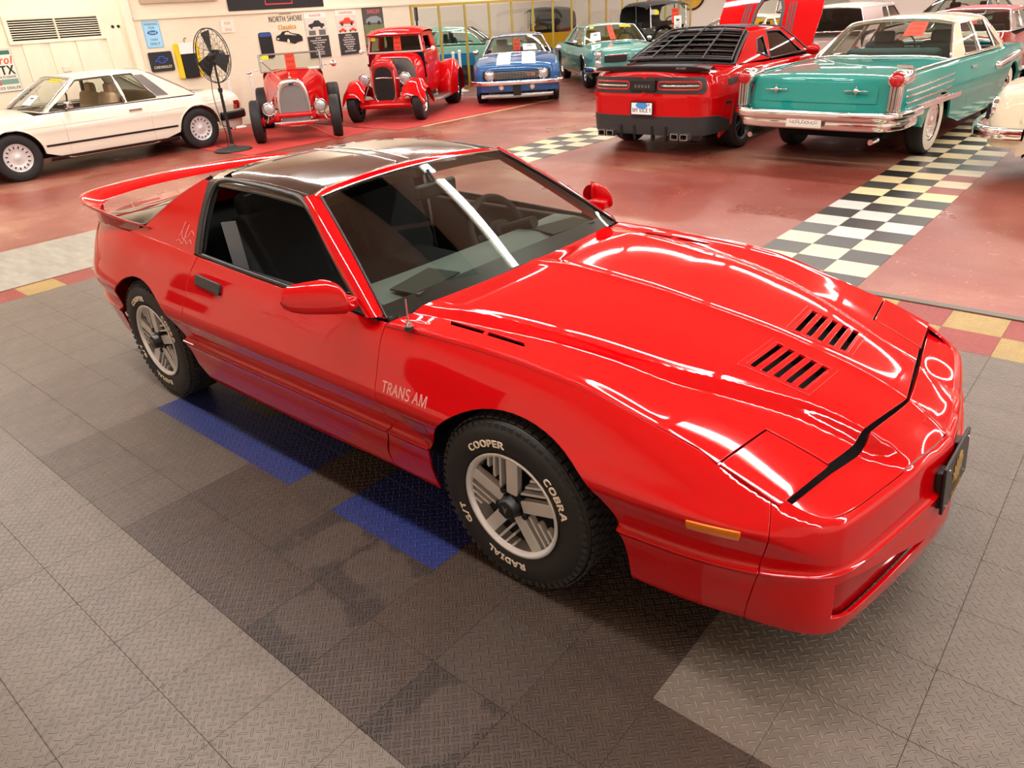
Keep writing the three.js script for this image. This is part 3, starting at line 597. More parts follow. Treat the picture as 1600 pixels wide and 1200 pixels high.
    const sail = obj('sail_panel', panel(Zg, sp, { du: .04, skirt: .02, m: s < 0 }), R, car);
    if (s > 0) {                        // scrawled signature
      const zz = (pts, r = .0011) => tube(pts.map(([x, y]) => { const p = Zg(x, y); return [x, y, p[2] + .003]; }), r, 60, 4);
      obj('signature', [zz([[-2.2, .945], [-2.17, .99], [-2.16, 1.02], [-2.175, .96], [-2.15, .94], [-2.13, .985], [-2.12, 1.01], [-2.135, .95], [-2.105, .965], [-2.09, .985], [-2.06, .97]]), zz([[-2.215, .925], [-2.19, .935], [-2.16, .92], [-2.14, .94], [-2.11, .925], [-2.09, .945], [-2.07, .93]])], std(0xdcaaa2, .6), sail);
    }
    // drip rail above the door glass
    obj('roof_rail', grid(Array.from({ length: 21 }, (_, i) => { const x = lerp(-1.275, -2.085, i / 20), z = rail(x), y = RF(x, z - .035)[1]; const k = smooth(-1.32, -1.42, x); return [[x, y, z - .035], [x, y - .008, z - .012], [x, y - .022, z + .004], [x, y - .04, z + .010], [x, y - .05, z - .006]].map(p => [p[0], p[1], p[2] * s]); })), MT.black, car);
    // T-top panel
    obj('roof_panel', panel(RF, [[-1.335, s * .045], [-1.312, s * .3], [-1.29, s * .5], [-1.30, s * .57], [-1.9, s * .572], [-1.97, s * .54], [-1.985, s * .045]], { du: .04, skirt: .015, round: .004, gap: .002 }), MT.black, car);
  }
  obj('windshield_header', grid(Array.from({ length: 33 }, (_, i) => { const u = -1.02 + 2.04 * i / 32, a = hd(u), x1 = -1.326 + .03 * u * u, b = RF(x1, .6 * u); return [a, [lerp(a[0], b[0], .3), lerp(a[1], b[1], .5) + .012, lerp(a[2], b[2], .3)], [lerp(a[0], b[0], .7), b[1] + .004, lerp(a[2], b[2], .7)], b, [b[0] - .002, b[1] - .02, b[2]]]; })), R, car);
  obj('roof_bar', panel(RF, [[-1.33, -.04], [-1.33, .04], [-1.99, .04], [-2.0, .585], [-2.1, .58], [-2.12, 0], [-2.1, -.58], [-2.0, -.585], [-1.99, -.04]], { du: .04, skirt: .015 }), MT.black, car);
  for (const z of [.042, -.042]) obj('roof_bar_moulding', tube([-1.34, -1.55, -1.75, -1.97].map(x => { const p = RF(x, z); return [p[0], p[1] + .002, p[2]]; }), .004, 20, 6), MT.chrome, car);
  // hatch glass
  const hX = pc([[0, 2.11], [1, 3.16]]), hC = pc([[2.11, 1.236], [2.31, 1.2], [2.56, 1.13], [2.8, 1.05], [3.16, .94]]), hE = pc([[2.11, 1.208], [2.31, 1.115], [2.45, 1.03], [2.58, .952], [2.8, .94], [3.16, .926]]), hZ = pc([[2.11, .566], [2.31, .64], [2.45, .692], [2.58, .745], [2.8, .742], [3.16, .715]]);
  const HS = (u, t) => { const x = hX(t), e = hE(x); return [-x, e + (hC(x) - e) * (1 - Math.abs(u) ** 2.3), hZ(x) * u]; };
  const hatch = obj('hatch_glass', grid(Array.from({ length: 33 }, (_, i) => Array.from({ length: 25 }, (_, j) => HS(-1 + i / 16, j / 24)))), MT.glassHatch, car);
  for (const s of [-1, 1]) obj('hatch_surround', tube(Array.from({ length: 10 }, (_, j) => { const p = HS(s, j / 9); return [p[0], p[1] + .002, p[2] + s * .004]; }), .006, 30, 6), MT.trim, hatch);
  // rear deck
  obj('rear_deck', panel(T, [[-2.62, .765], [-2.75, .75], [-3.17, .745], [-3.17, -.745], [-2.75, -.75], [-2.62, -.765], [-3.0, -.765], [-3.3, -.72], [-3.45, -.6], [-3.53, 0], [-3.45, .6], [-3.3, .72], [-3.0, .765]], { du: .06, skirt: .01 }), R, car);
  // wrap-around spoiler: loft of sections along a path
  {
    const st = [ // inner edge, outer edge (x,y,z), thickness
      [[-2.50, .942, .757], [-2.50, .952, .770], .006], [[-2.75, .938, .752], [-2.76, .962, .782], .014], [[-3.0, .945, .745], [-3.02, .98, .79], .02], [[-3.2, .962, .715], [-3.26, .998, .785], .022],
      [[-3.30, .972, .64], [-3.42, 1.008, .72], .024], [[-3.37, .982, .5], [-3.5, 1.014, .56], .024], [[-3.41, .988, .3], [-3.54, 1.018, .32], .024], [[-3.42, .99, 0], [-3.555, 1.02, 0], .024]];
    const full = st.concat(st.slice(0, -1).reverse().map(([a, b, t]) => [[a[0], a[1], -a[2]], [b[0], b[1], -b[2]], t]));
    const A = spline(full.map(f => f[0]), 5), B = spline(full.map(f => f[1]), 5), H = full.map(f => f[2]), n = A.length;
    const rows = A.map((a, i) => { const b = B[i], k = i / (n - 1) * (H.length - 1), t = lerp(H[Math.floor(k)], H[Math.min(H.length - 1, Math.floor(k) + 1)], k % 1); const q = (s, dy) => { const p = lerp3(a, b, s); return [p[0], p[1] + dy * t, p[2]]; }; return [q(0, 0), q(.06, .45), q(.35, .75), q(.8, .62), q(.97, .5), q(1, .15), q(.97, -.5), q(.6, -.4), q(.2, -.35), q(0, 0)]; });
    const sp = obj('spoiler', grid(rows), R, car);
    for (const s of [-1, 1]) obj('spoiler_strut', grid([[-2.62, .766], [-2.9, .765], [-3.1, .755], [-3.24, .73], [-3.3, .66]].map(([x, z]) => { const y = x > -2.8 ? .94 : .955; return [[x, top(x, z) - .01, z * s], [x, y + .008, (z - .0) * s]]; })), MT.redDeep, sp);
  }
  // rear fascia pieces out of sight kept plain
  obj('tail_panel', panel(W, [[w.L - .62, .45], [w.L - .02, .45], [w.L - .02, .72], [w.L - .62, .72]], { du: .05, off: .003, skirt: .004 }), MT.trim, car);
  // --- mirrors ---
  for (const s of [-1, 1]) {
    const rows = [];
    const prof2 = [ // x, y, z of the centre, half depth (x), half height (y)
      [-.952, .934, 1.016, .004, .006], [-.95, .936, 1.012, .02, .024], [-.94, .94, .998, .036, .042], [-.915, .942, .97, .052, .053], [-.88, .943, .935, .064, .058], [-.845, .944, .9, .074, .061], [-.825, .944, .88, .078, .062], [-.815, .944, .868, .07, .055], [-.815, .944, .867, .0005, .0005]];
    for (const [cx, cy, cz, rx, ry] of prof2) rows.push(Array.from({ length: 25 }, (_, k) => { const a = k / 24 * Math.PI * 2, c = Math.cos(a), d = Math.sin(a), px = Math.sign(c) * Math.abs(c) ** .75, py = Math.sign(d) * Math.abs(d) ** .75; return [cx + rx * px * (c > 0 ? 1.15 : .55) + ry * -.35 * py * (c > 0 ? 1 : .2), cy + ry * py, s * cz]; }));
    const mir = obj('side_mirror', grid(rows), R, car);
    obj('mirror_glass', (() => { const g = new THREE.CircleGeometry(1, 24); g.rotateY(-Math.PI / 2); g.scale(1, .042, .045); g.rotateY(s * .25); g.translate(-.916, .943, s * .928); return g; })(), MT.chrome, mir);
    obj('mirror_foot', box(.09, .05, .07, -.79, .915, s * .85, .015), R, mir);
    obj('mirror_sail', panel(Zg, [[-.665, .852], [-.86, .872], [-.835, .935]], { du: .05, skirt: .02, off: .002, m: s < 0 }), MT.trim, mir);
  }
  // --- antenna stub, washer nozzle, plate ---
  const an = obj('antenna', [cyl(.011, .013, .02, -.5, .872, .797), cyl(.003, .004, .1, -.5, .92, .797)], MT.chrome, car);
  obj('antenna_base', cyl(.016, .018, .012, -.5, .862, .797), MT.trim, an);
  {
    const pl = new THREE.Group(); pl.name = 'front_plate'; car.add(pl); pl.position.set(1.158, .462, 0); pl.rotation.z = .1;
    for (const z of [.11, -.11]) obj('plate_mount', box(.025, .13, .06, -.018, -.01, z, .006), MT.trim, pl);
    obj('plate', box(.01, .165, .318, 0, 0, 0, .004), MT.trim, pl);
    const bird = [[0, .055], [.008, .03], [.03, .05], [.028, .02], [.055, .038], [.045, .008], [.07, .015], [.05, -.01], [.06, -.025], [.03, -.02], [.03, -.045], [.012, -.03], [0, -.06]]; const full = bird.concat(bird.slice(1, -1).reverse().map(p => [-p[0], p[1]]));
    const g = slab(full, .002); g.rotateY(Math.PI / 2); g.translate(.0055, .008, 0); obj('bird_emblem', g, std(0xa98a45, .4, .6), pl);
    obj('plate_bolt', [[.062, .125], [.062, -.125], [-.068, .125], [-.068, -.125]].map(([y, z]) => cyl(.006, .006, .006, .006, y, z, 'x', 8)), MT.chrome, pl);
    const tg = textGeo('TRANS AM', .018, .0015); tg.rotateY(Math.PI / 2); tg.translate(.0055, -.066, 0); obj('plate_lettering', tg, std(0xa98a45, .4, .6), pl);
  }
  // --- cabin ---
  {
    const cab = new THREE.Group(); cab.name = 'cabin'; car.add(cab);
    obj('cabin_floor', [box(2.2, .03, 1.36, -1.6, .3, 0), box(.03, .5, 1.36, -.62, .55, 0)], MT.seatBlack, cab);
    for (const s of [-1, 1]) obj('door_card', box(1.36, .5, .05, -1.32, .61, s * .745, .015), MT.leather, cab);
    obj('dashboard', grid([[-.62, .84], [-.7, .878], [-.8, .893], [-.93, .885], [-.98, .865], [-1.0, .8], [-.95, .62]].map(([x, y]) => Array.from({ length: 13 }, (_, j) => [x - .05 * Math.abs((j - 6) / 6) ** 2.6, y - .014 * ((j - 6) / 6) ** 2, (j - 6) / 6 * .7]))), MT.dash, cab);
    for (const s of [-1, 1]) obj('speaker_grille', slab([[-.70, s * .32], [-.655, s * .6], [-.80, s * .62], [-.86, s * .35]], .006).rotateX(Math.PI / 2).translate(0, .896, 0), std(0x33352f, .8), cab);
    const wheelC = [-1.09, .84, -.37], sw = new THREE.Group(); sw.name = 'steering_wheel'; sw.position.set(...wheelC); sw.rotation.z = .42; cab.add(sw);
    const tg = new THREE.TorusGeometry(.185, .016, 10, 40); tg.rotateY(Math.PI / 2); obj('rim', tg, MT.leather, sw);
    obj('hub', [cyl(.055, .06, .05, .02, 0, 0, 'x', 20), box(.02, .03, .34, .012, 0, 0, .006), box(.02, .17, .03, .012, -.09, 0, .006), rod([.02, 0, 0], [.25, -.02, 0], .03)], MT.leather, sw);
    const mrr = obj('rear_view_mirror', box(.035, .07, .26, -1.16, 1.125, -.02, .015), MT.trim, cab); obj('mirror_stem', rod([-1.15, 1.15, -.02], [-1.2, 1.21, -.02], .008), MT.trim, mrr);
    for (const s of [-1, 1]) {
      const se = new THREE.Group(); se.name = 'seat'; cab.add(se); se.position.set(-1.62, .33, s * .37);
      obj('cushion', box(.52, .18, .5, .1, .12, 0, .06), MT.seatBlack, se);
      const bk = box(.17, .6, .48, 0, .3, 0, .07); bk.rotateZ(.35); bk.translate(-.2, .12, 0); obj('backrest', bk, MT.seatBlack, se);
      const hr = box(.11, .17, .27, 0, 0, 0, .045); hr.rotateZ(.3); hr.translate(-.42, .7, 0); obj('headrest', hr, MT.seatBlack, se);
      obj('headrest_piping', tube([[-.365, .78, -.12], [-.35, .79, 0], [-.365, .78, .12]], .004, 16, 5), MT.grey, se);
      obj('seat_belt', grid(Array.from({ length: 10 }, (_, i) => { const t = i / 9; return [[-1.93 + .06 * t + 1.62, 1.03 - .33 - .62 * t + .04 * Math.sin(t * 3), s * (.30 + .0 * t)], [-1.89 + .06 * t + 1.62, 1.03 - .33 - .62 * t + .04 * Math.sin(t * 3), s * .245]]; })), std(0x5c5d5f, .8), se);
    }
    obj('rear_bench', [box(.4, .2, 1.1, -2.25, .42, 0, .06), box(.15, .45, 1.15, -2.45, .66, 0, .06)], MT.seatBlack, cab);
    obj('cargo_cover', box(.95, .02, 1.3, -2.95, .78, 0), MT.seatBlack, cab);
  }
  // --- wheels ---
  function starWheel(x, s) {
    const g = new THREE.Group(); g.name = 'wheel'; car.add(g); g.position.set(x, .332, s * .77); if (s < 0) g.rotation.y = Math.PI;
    // tyre
    const tp = [[.205, -.09], [.212, -.098], [.245, -.106], [.285, -.107], [.312, -.098], [.325, -.084]];
    const side = tp.concat([[.327, -.078]]), prof3 = side.concat([[.330, -.05], [.332, 0], [.330, .05], [.327, .078]], tp.slice().reverse().map(([r, h]) => [r, -h]));
    const tyre = obj('tyre', lathe(prof3, 72), MT.rubber, g);
    const trd = []; const NB = 62; for (let k = 0; k < NB; k++) for (const [z0, z1, sk] of [[-.082, -.05, .5], [-.044, -.017, 0], [-.012, .012, .5], [.017, .044, 0], [.05, .082, .5]]) { const b = box(.0078 * 3.2, .006, z1 - z0, 0, .3335, (z0 + z1) / 2); b.rotateZ((k + sk) / NB * Math.PI * 2); trd.push(b); }
    obj('tread_blocks', trd, MT.tread, tyre).userData.kind = 'stuff';
    const shoulder = []; for (let k = 0; k < 62; k++) { const b = box(.018, .026, .004, 0, .31, .0985); b.rotateZ((k + .25) / 62 * Math.PI * 2); shoulder.push(b); }
    obj('shoulder_blocks', shoulder, MT.tread, tyre).userData.kind = 'stuff';
    const D = Math.PI / 180;
    obj('sidewall_lettering', [arcText('COOPER', .026, .246, 112 * D, .1063, .0018, 1.35), arcText('COBRA', .026, .246, 30 * D, .1063, .0018, 1.35), arcText('RADIAL', .026, .246, -97 * D, .1063, .0018, 1.35), arcText('G/T', .026, .246, -152 * D, .1063, .0018, 1.35)], MT.letter, tyre);
    // rim: barrel, lip, dark back, spokes and fins
    obj('rim', lathe([[.19, -.07], [.195, .07], [.2, .094], [.206, .098], [.207, .103], [.2, .105], [.192, .1], [.186, .088]], 64), MT.alloy, g);
    obj('brake_disc', cyl(.15, .15, .02, 0, 0, -.01, 'z', 32), MT.satin, g);
    obj('rim_back', lathe([[.0, .02], [.12, .025], [.186, .04]], 40), MT.dark, g);
    const bar = (ang, off, r0, r1, wd) => { // bar parallel to direction ang, offset sideways
      const c0 = Math.sqrt(Math.max(0, r0 * r0 - 0)), c1 = Math.sqrt(Math.max(1e-4, r1 * r1 - off * off)); const b = slab([[c0, off - wd / 2], [c1, off - wd / 2], [c1, off + wd / 2], [c0 + (off > 0 ? wd * .6 : 0), off + wd / 2]], .022, .0015); b.translate(0, 0, .066); b.rotateZ(ang); return b;
    };
    for (let k = 0; k < 5; k++) {
      const a = (k * 72 + 159) * D;
      obj('spoke', bar(a, 0, .045, .193, .05), MT.alloy, g);
      for (const [o, r0] of [[.052, .055], [.08, .085], [.107, .115]]) obj('fin', bar(a, o, r0, .193, .009), MT.alloy, g);
    }
    const cap = obj('hub_cap', [lathe([[0, .128], [.034, .128], [.04, .122], [.045, .085], [.05, .06]], 6)], MT.trim, g);
    obj('cap_emblem', (() => { const e = slab([[-.012, .016], [0, -.016], [.012, .016], [0, .006]], .001); e.translate(0, 0, .1285); return e; })(), MT.satin, cap);
    for (let k = 0; k < 5; k++) { const a = (k * 72 + 123) * D; obj('lug_nut', cyl(.0125, .0125, .03, .062 * Math.cos(a), .062 * Math.sin(a), .082, 'z', 6), MT.trim, g); }
  }
  for (const x of [0, -2.566]) for (const s of [1, -1]) starWheel(x, s);
}
// ---------- shared builders for the other cars (local frame: x forward, front axle at x = 0, z to the car's right) ----------
const withHoles = (poly, holes) => {
  let P = poly.slice();
  for (let h of holes) {
    if (area(h) * area(P) > 0) h = h.slice().reverse();
    let bi = 0, bj = 0, bd = 1e9; P.forEach((p, i) => h.forEach((q, j) => { const d = Math.hypot(p[0] - q[0], p[1] - q[1]); if (d < bd) { bd = d; bi = i; bj = j; } }));
    P = P.slice(0, bi + 1).concat(h.slice(bj), h.slice(0, bj + 1), P.slice(bi));
  }
  return P;
};
const tyreCache = {};
// wheel: st = { r tyre radius, w width, rim radius, style, white }
function wheel(car, x, s, z, st) {
  const g = new THREE.Group(); g.name = 'wheel'; car.add(g); g.position.set(x, st.r, s * z); if (s < 0) g.rotation.y = Math.PI;
  if (st.steer) g.rotation.y += st.steer;
  const { r, w, rim } = st, k = [r, w, rim].join();
  if (!tyreCache[k]) { const h = w / 2, a = [[rim - .005, -h * .8], [rim + .012, -h * .95], [lerp(rim, r, .5), -h], [r - .022, -h * .93], [r - .005, -h * .78]]; tyreCache[k] = lathe(a.concat([[r, -h * .5], [r - .004, -h * .47], [r, -h * .44], [r, -.012], [r - .005, 0], [r, .012], [r, h * .44], [r - .004, h * .47], [r, h * .5]], a.slice().reverse().map(([p, q]) => [p, -q])), 48); }
  const t = obj('tyre', tyreCache[k], MT.rubber, g), h = w / 2;
  if (st.white) obj('whitewall', lathe([[rim + .012, h * .97], [lerp(rim, r, .35), h * 1.02], [lerp(rim, r, .72), h * 1.01]], 48), MT.whiteWall, t);
  const rm = st.rimMat || MT.chrome;
  obj('rim', lathe([[rim - .012, -h * .7], [rim - .012, h * .55], [rim - .004, h * .78], [rim + .004, h * .86], [rim - .004, h * .9], [rim - .018, h * .72], [rim - .03, h * .5]], 40), rm, g);
  const D = Math.PI / 180;
  if (st.style === 'bundt') {
    obj('disc', lathe([[0, h * .62], [.06, h * .66], [.075, h * .5], [rim * .62, h * .62], [rim * .8, h * .7], [rim - .01, h * .66]], 40), rm, g);
    const holes = []; for (let i = 0; i < 15; i++) { const b = box(.032, .016, .012, rim * .76, 0, h * .69); b.rotateZ(i * 24 * D); holes.push(b); } obj('slots', holes, MT.dark, g).userData.kind = 'stuff';
    obj('hub_cap', lathe([[0, h * .74], [.03, h * .73], [.045, h * .62]], 24), rm, g);
  } else if (st.style === 'five') {
    obj('rim_back', lathe([[0, h * .2], [rim - .02, h * .3]], 30), MT.dark, g);
    for (let i = 0; i < 5; i++) { const b = slab([[.03, -.032], [rim - .02, -.02], [rim - .008, -.024], [rim - .008, .024], [rim - .02, .02], [.03, .032]], .03, .006); b.translate(0, 0, h * .38); b.rotateZ(i * 72 * D + .3); obj('spoke', b, rm, g); }
    obj('hub_cap', lathe([[0, h * .85], [.03, h * .83], [.04, h * .5], [.055, h * .38]], 20), rm, g);
  } else if (st.style === 'modern') {
    obj('rim_back', lathe([[0, h * .0], [rim - .02, h * .1]], 30), MT.well, g);
    for (let i = 0; i < 5; i++) for (const q of [-1, 1]) { const b = slab([[.04, q * .012 - .012], [rim - .01, q * .045 - .012], [rim - .01, q * .045 + .012], [.04, q * .012 + .012]], .03, .004); b.translate(0, 0, h * .5); b.rotateZ(i * 72 * D); obj('spoke', b, rm, g); }
    obj('hub_cap', cyl(.05, .055, .03, 0, 0, h * .6, 'z', 20), rm, g);
  } else {                             // full pressed wheel cover
    obj('wheel_cover', lathe([[0, h * .98], [.05, h * .95], [.07, h * .8], [rim * .55, h * .82], [rim * .7, h * .9], [rim - .012, h * .82]], 40), MT.chrome, g);
  }
  return g;
}
/* o: outline [[x,z]..] front centre -> rear centre; yc, ye [[x,y]..]; y0 sill height; cr crease height; wheels xs; arch radius; dT; paint; cut lines */
function carShell(car, o) {
  const ycF = pc(o.yc), yeF = pc(o.ye), dTf = typeof o.dT === 'number' ? () => o.dT : (f => (s, q) => f(q.x))(pc(o.dT || [[0, .1]]));
  const zEf = pc(o.outline.slice().map(p => [p[0], Math.max(.25, p[1] - .1)]).filter((p, i, a) => i > 0 && i < a.length - 1).sort((a, b) => a[0] - b[0]).filter((p, i, a) => !i || p[0] - a[i - 1][0] > 1e-4));
  const top = (x, z) => { const c = ycF(x), e = yeF(x), a = clamp(Math.abs(z) / zEf(x)), p = o.topExp || 2.4; return c + (e - c) * a ** p; };
  const bot = pc(o.bot || [[0, o.y0]]), tk = o.tuck === undefined ? .06 : o.tuck;
  const prof = (s, q, yt, dt) => { const b = bot(q.x), c = Math.min(o.cr, yt - .1), h = yt - c; return (o.prof || ((b, c, h, yt, dt) => [[b - .02, tk + .05], [b + .01, tk], [lerp(b, c, .5), tk * .4], [c - .02, .008], [c, 0], [c + .35 * h, .012], [c + .75 * h, lerp(.012, dt, .4)], [yt - .012, lerp(.012, dt, .72)], [yt, dt]]))(b, c, h, yt, dt, q, s); };
  const w = wrapOf(o.outline, dTf, top, prof);
  const [xa, xb] = o.axles || [0, -o.wb], R = o.arch || .39, ax = o.archY || o.wr;
  const xFront = Math.max(...o.outline.map(p => p[0])), xRear = Math.min(...o.outline.map(p => p[0]));
  const sF = w.sAt(o.faceF), sRr = w.sAt(o.faceR);
  const G = { du: .06, dv: .05, gap: .0035, skirt: .025, fine: .5, ...(o.grid || {}) };
  const arch = (cx, r, n = 22, ry = r) => arc(cx, ax, r, ry, 180, 0, n).map(([x, y]) => [x, Math.max(y, bot(x) + .005)]);
  const cuts = o.cuts || [-.45, xb + .55];
  const S = (pts) => sideP(w, pts), B = x => [x, bot(x)];
  const fen = [...S(topRun(w, o.faceF, cuts[0], 24)), ...S([B(cuts[0]), ...arch(xa, R), B(o.faceF)])];
  const qua = [...S(topRun(w, cuts[1], o.faceR, 24)), ...S([B(o.faceR), ...arch(xb, o.archR || R, 22, o.archRy || o.archR || R), B(cuts[1])])];
  const out = { w, top, bot, sF, sR: sRr };
  out.sides = [0, 1].map(m => {
    const f = obj('front_fender', panel(w.W, fen, { ...G, m }), o.paint, car);
    let prev = cuts[0]; const ds = [];
    for (const c of [...(o.mid || []), cuts[1]]) { ds.push(obj('door', panel(w.W, S([...topRun(w, prev, c, 16), B(c), B(prev)]), { ...G, m }), o.doorPaint || o.paint, car)); prev = c; }
    const q = obj('quarter_panel', panel(w.W, qua, { ...G, m }), o.paint, car);
    return { f, ds, q };
  });
  const edge = (s0, s1, n) => Array.from({ length: n + 1 }, (_, i) => { const e = w.edge(lerp(s0, s1, i / n)); return [e[0], e[2]]; });
  const T = (x, z) => [x, top(x, z), z]; out.T = T;
  const sym = h => h.concat(h.slice().reverse().map(p => [p[0], -p[1]]).filter(p => Math.abs(p[1]) > 1e-4));
  const lid = (name, x0, x1, mat, inZ) => { const e = []; const n = 20; for (let i = 0; i <= n; i++) { const x = lerp(x0, x1, i / n), q = w.edge(w.sAt(x)); e.push([x, Math.max(.05, q[2] - (inZ || 0))]); } return obj(name, panel(T, sym(e), { du: .06, dv: .05, skirt: .02, gap: .003 }), mat, car); };
  if (!o.noHood) out.hood = lid('hood', o.hoodF === undefined ? o.faceF : o.hoodF, o.hoodR, o.hoodPaint || o.paint);
  out.deck = lid('trunk_lid', o.deckF, o.deckR === undefined ? o.faceR : o.deckR, o.deckPaint || o.paint);
  // end pieces: top lip + face
  const face = (name, s0, s1, lowY) => { const p = []; for (let i = 0; i <= 24; i++) { const s = lerp(s0, s1, i / 24); p.push([s, w.yTop(s)]); } p.push([s1, lowY]); p.push([s0, lowY]); return [0, 1].map(m => obj(name, panel(w.W, p, { ...G, gap: .001, m, du: .04 }), o.facePaint || o.paint, car)); };
  out.front = face('front_face', 0, sF, o.frontLow || o.y0 + .1);
  out.rear = face('rear_face', sRr, w.L, o.rearLow || o.y0 + .1);
  if (o.hoodF !== undefined) obj('front_lip', panel(T, sym([[o.hoodF, .0001], ...edge(0, sF, 20).reverse().filter(p => p[0] >= o.hoodF - .0)]), { du: .05, skirt: .005 }), o.paint, car); else obj('front_lip', panel(T, sym(edge(0, sF, 20)), { du: .05, skirt: .005 }), o.paint, car);
  obj('rear_lip', panel(T, sym(edge(sRr, w.L, 20)), { du: .05, skirt: .005 }), o.paint, car);
  // dark core, floor pan, wheel houses
  const inn = (s, y) => { const p = w.W(s, y), q = w.at(s); return [p[0] - q.nx * .04, p[1], p[2] - q.nz * .04]; };
  const ip = S([...topRun(w, o.faceF - .05, o.faceR + .05, 20, -.04), B(o.faceR + .05), ...arch(xb, o.archR || R, 16, o.archRy || o.archR || R), ...arch(xa, R, 16), B(o.faceF - .05)]);
  obj('inner_body', [0, 1].map(m => panel(inn, ip, { du: .2, dv: .15, skirt: 0, m })), MT.well, car).userData.kind = 'stuff';
  obj('under_body', box(xFront - xRear - 1.2, .06, 1.2, (xFront + xRear) / 2, o.y0 + .05, 0), MT.well, car);
  if (o.gh) greenhouse(car, o, w, top, out);
  if (o.wheel) for (const x of [xa, xb]) for (const s of [1, -1]) wheel(car, x, s, o.track / 2, o.wheel);
  return out;
}
/* gh: { wb,wr half widths at belt/roof; b:[xWS, xRW] belt ends; t:[xWS, xRW] roof ends; yb:[front,rear]; yr; crown; bow; holes:[[x,y]..][]; frame mat; roof mat } */
function greenhouse(car, o, w, top, out) {
  const g = o.gh, yr = g.yr, ybF = x => lerp(g.yb[0], g.yb[1], clamp((g.b[0] - x) / (g.b[0] - g.b[1])));
  const Zg = (x, y) => { const t = (y - ybF(x)) / (yr - ybF(x)), e = smooth(0, .25, Math.min(g.t[0] - x, x - g.t[1]) / .8 + .2); return [x, y, lerp(g.wb, g.wr, t) + .018 * Math.sin(Math.PI * clamp(t))]; };
  out.Zg = Zg;
  const rY = (x, z) => { const a = clamp(Math.abs(z) / g.wr), t = clamp((g.t[0] - x) / (g.t[0] - g.t[1])), e = 1 - (Math.abs(2 * t - 1)) ** 2.5 * (g.endDrop === undefined ? .55 : g.endDrop); return yr + g.crown * (1 - a ** 2.6) * e; };
  const RF = (x, z) => [x, rY(x, z), z]; out.RF = RF;
  const bow = g.bow === undefined ? .1 : g.bow, bowT = bow * .35, bowR = g.bowR === undefined ? bow : g.bowR;
  const wsb = u => [g.b[0] + bow * (1 - u * u), Math.max(g.yb[0], top(g.b[0] + bow * (1 - u * u), g.wb * u) + .002), g.wb * u], wst = u => { const x = g.t[0] + bowT * (1 - u * u); return [x, rY(Math.min(x, g.t[0]), g.wr * u), g.wr * u]; };
  const rwb = u => [g.b[1] - bowR * (1 - u * u), Math.max(g.yb[1], top(g.b[1] - bowR * (1 - u * u), g.wb * u) + .002), g.wb * u], rwt = u => { const x = g.t[1] - bowR * .35 * (1 - u * u); return [x, rY(Math.max(x, g.t[1]), g.wr * u), g.wr * u]; };
  const ruled = (A, Bf, k, sx) => (u, t) => { const p = lerp3(A(u), Bf(u), t), c = k * 4 * t * (1 - t); return [p[0] + sx * c * .6, p[1] + c * .6, p[2]]; };
  const WSs = ruled(wsb, wst, g.bulge || .02, 1), RWs = ruled(rwb, rwt, g.bulge || .02, -1); out.WS = WSs; out.RW = RWs;
  const sheet = (F, u0, u1, t0, t1, nu = 20, nv = 8, off = 0) => grid(Array.from({ length: nu + 1 }, (_, i) => Array.from({ length: nv + 1 }, (_, j) => { const p = F(lerp(u0, u1, i / nu), lerp(t0, t1, j / nv)); return [p[0], p[1] + off, p[2]]; })));
  out.sheet = sheet;
  out.windshield = obj('windshield', sheet(WSs, -.97, .97, .02, .97), g.glass || MT.glass, car);
  out.rearWin = obj('rear_window', sheet(RWs, -.97, .97, .02, .97), g.glassR || g.glass || MT.glass, car);
  const fr = g.frame || MT.chrome;
  for (const [F, host] of [[WSs, out.windshield], [RWs, out.rearWin]]) obj('glass_surround', tube(uvRect(F, .985, .01, .985), g.sur || .014, 80, 6, true), fr, host);
  const pl = g.pillar || o.paint;
  const outer = g.side || [[g.b[0], ybF(g.b[0])], [g.t[0], yr], [g.t[1], yr], [g.b[1], ybF(g.b[1])]];
  out.ghSides = [0, 1].map(m => {
    const f = obj('window_frame', panel(Zg, withHoles(densify(area(outer) > 0 ? outer : outer.slice().reverse(), .1), g.holes.map(h => densify(h, .08))), { du: .08, skirt: .03, m }), pl, car);
    g.holes.forEach((h, i) => { if (!(g.open || []).includes(i)) obj('side_window', panel(Zg, inset(area(h) > 0 ? h : h.slice().reverse(), -.004), { du: .15, off: -.012, skirt: 0, m }), g.glass || MT.glass, f); });
    g.holes.forEach(h => obj('window_trim', tube(h.map(([x, y]) => { const p = Zg(x, y); return [p[0], p[1], (p[2] + .002) * (m ? -1 : 1)]; }).flatMap((p, i, a) => [p, lerp3(p, a[(i + 1) % a.length], .08), lerp3(p, a[(i + 1) % a.length], .92)]), g.tr || .008, 90, 5, true), g.trimMat || fr, f));
    return f;
  });
  const e = []; for (let i = 0; i <= 16; i++) { const u = -1 + i / 8, p = wst(u); e.push([p[0] + .01, p[2]]); } for (let i = 0; i <= 16; i++) { const u = 1 - i / 8, p = rwt(u); e.push([p[0] - .01, p[2]]); }
  out.roof = obj('roof', panel(RF, e, { du: .06, skirt: .035, round: .012, ref: p => [p[0], p[1] - 1, p[2]] }), g.roofMat || o.paint, car);
  // cabin: tub, dash, seats, wheel
  const xm = (g.b[0] + g.b[1]) / 2, sm = g.seat || MT.seatBlack, yb = g.yb[0];
  const cab = new THREE.Group(); cab.name = 'cabin'; car.add(cab);
  obj('cabin_tub', [box(g.b[0] - g.b[1], .03, g.wb * 1.8, xm, yb - .5, 0), box(.03, .45, g.wb * 1.8, g.b[0] - .02, yb - .27, 0), box(.03, .45, g.wb * 1.8, g.b[1] + .05, yb - .27, 0)], g.tub || MT.well, cab);
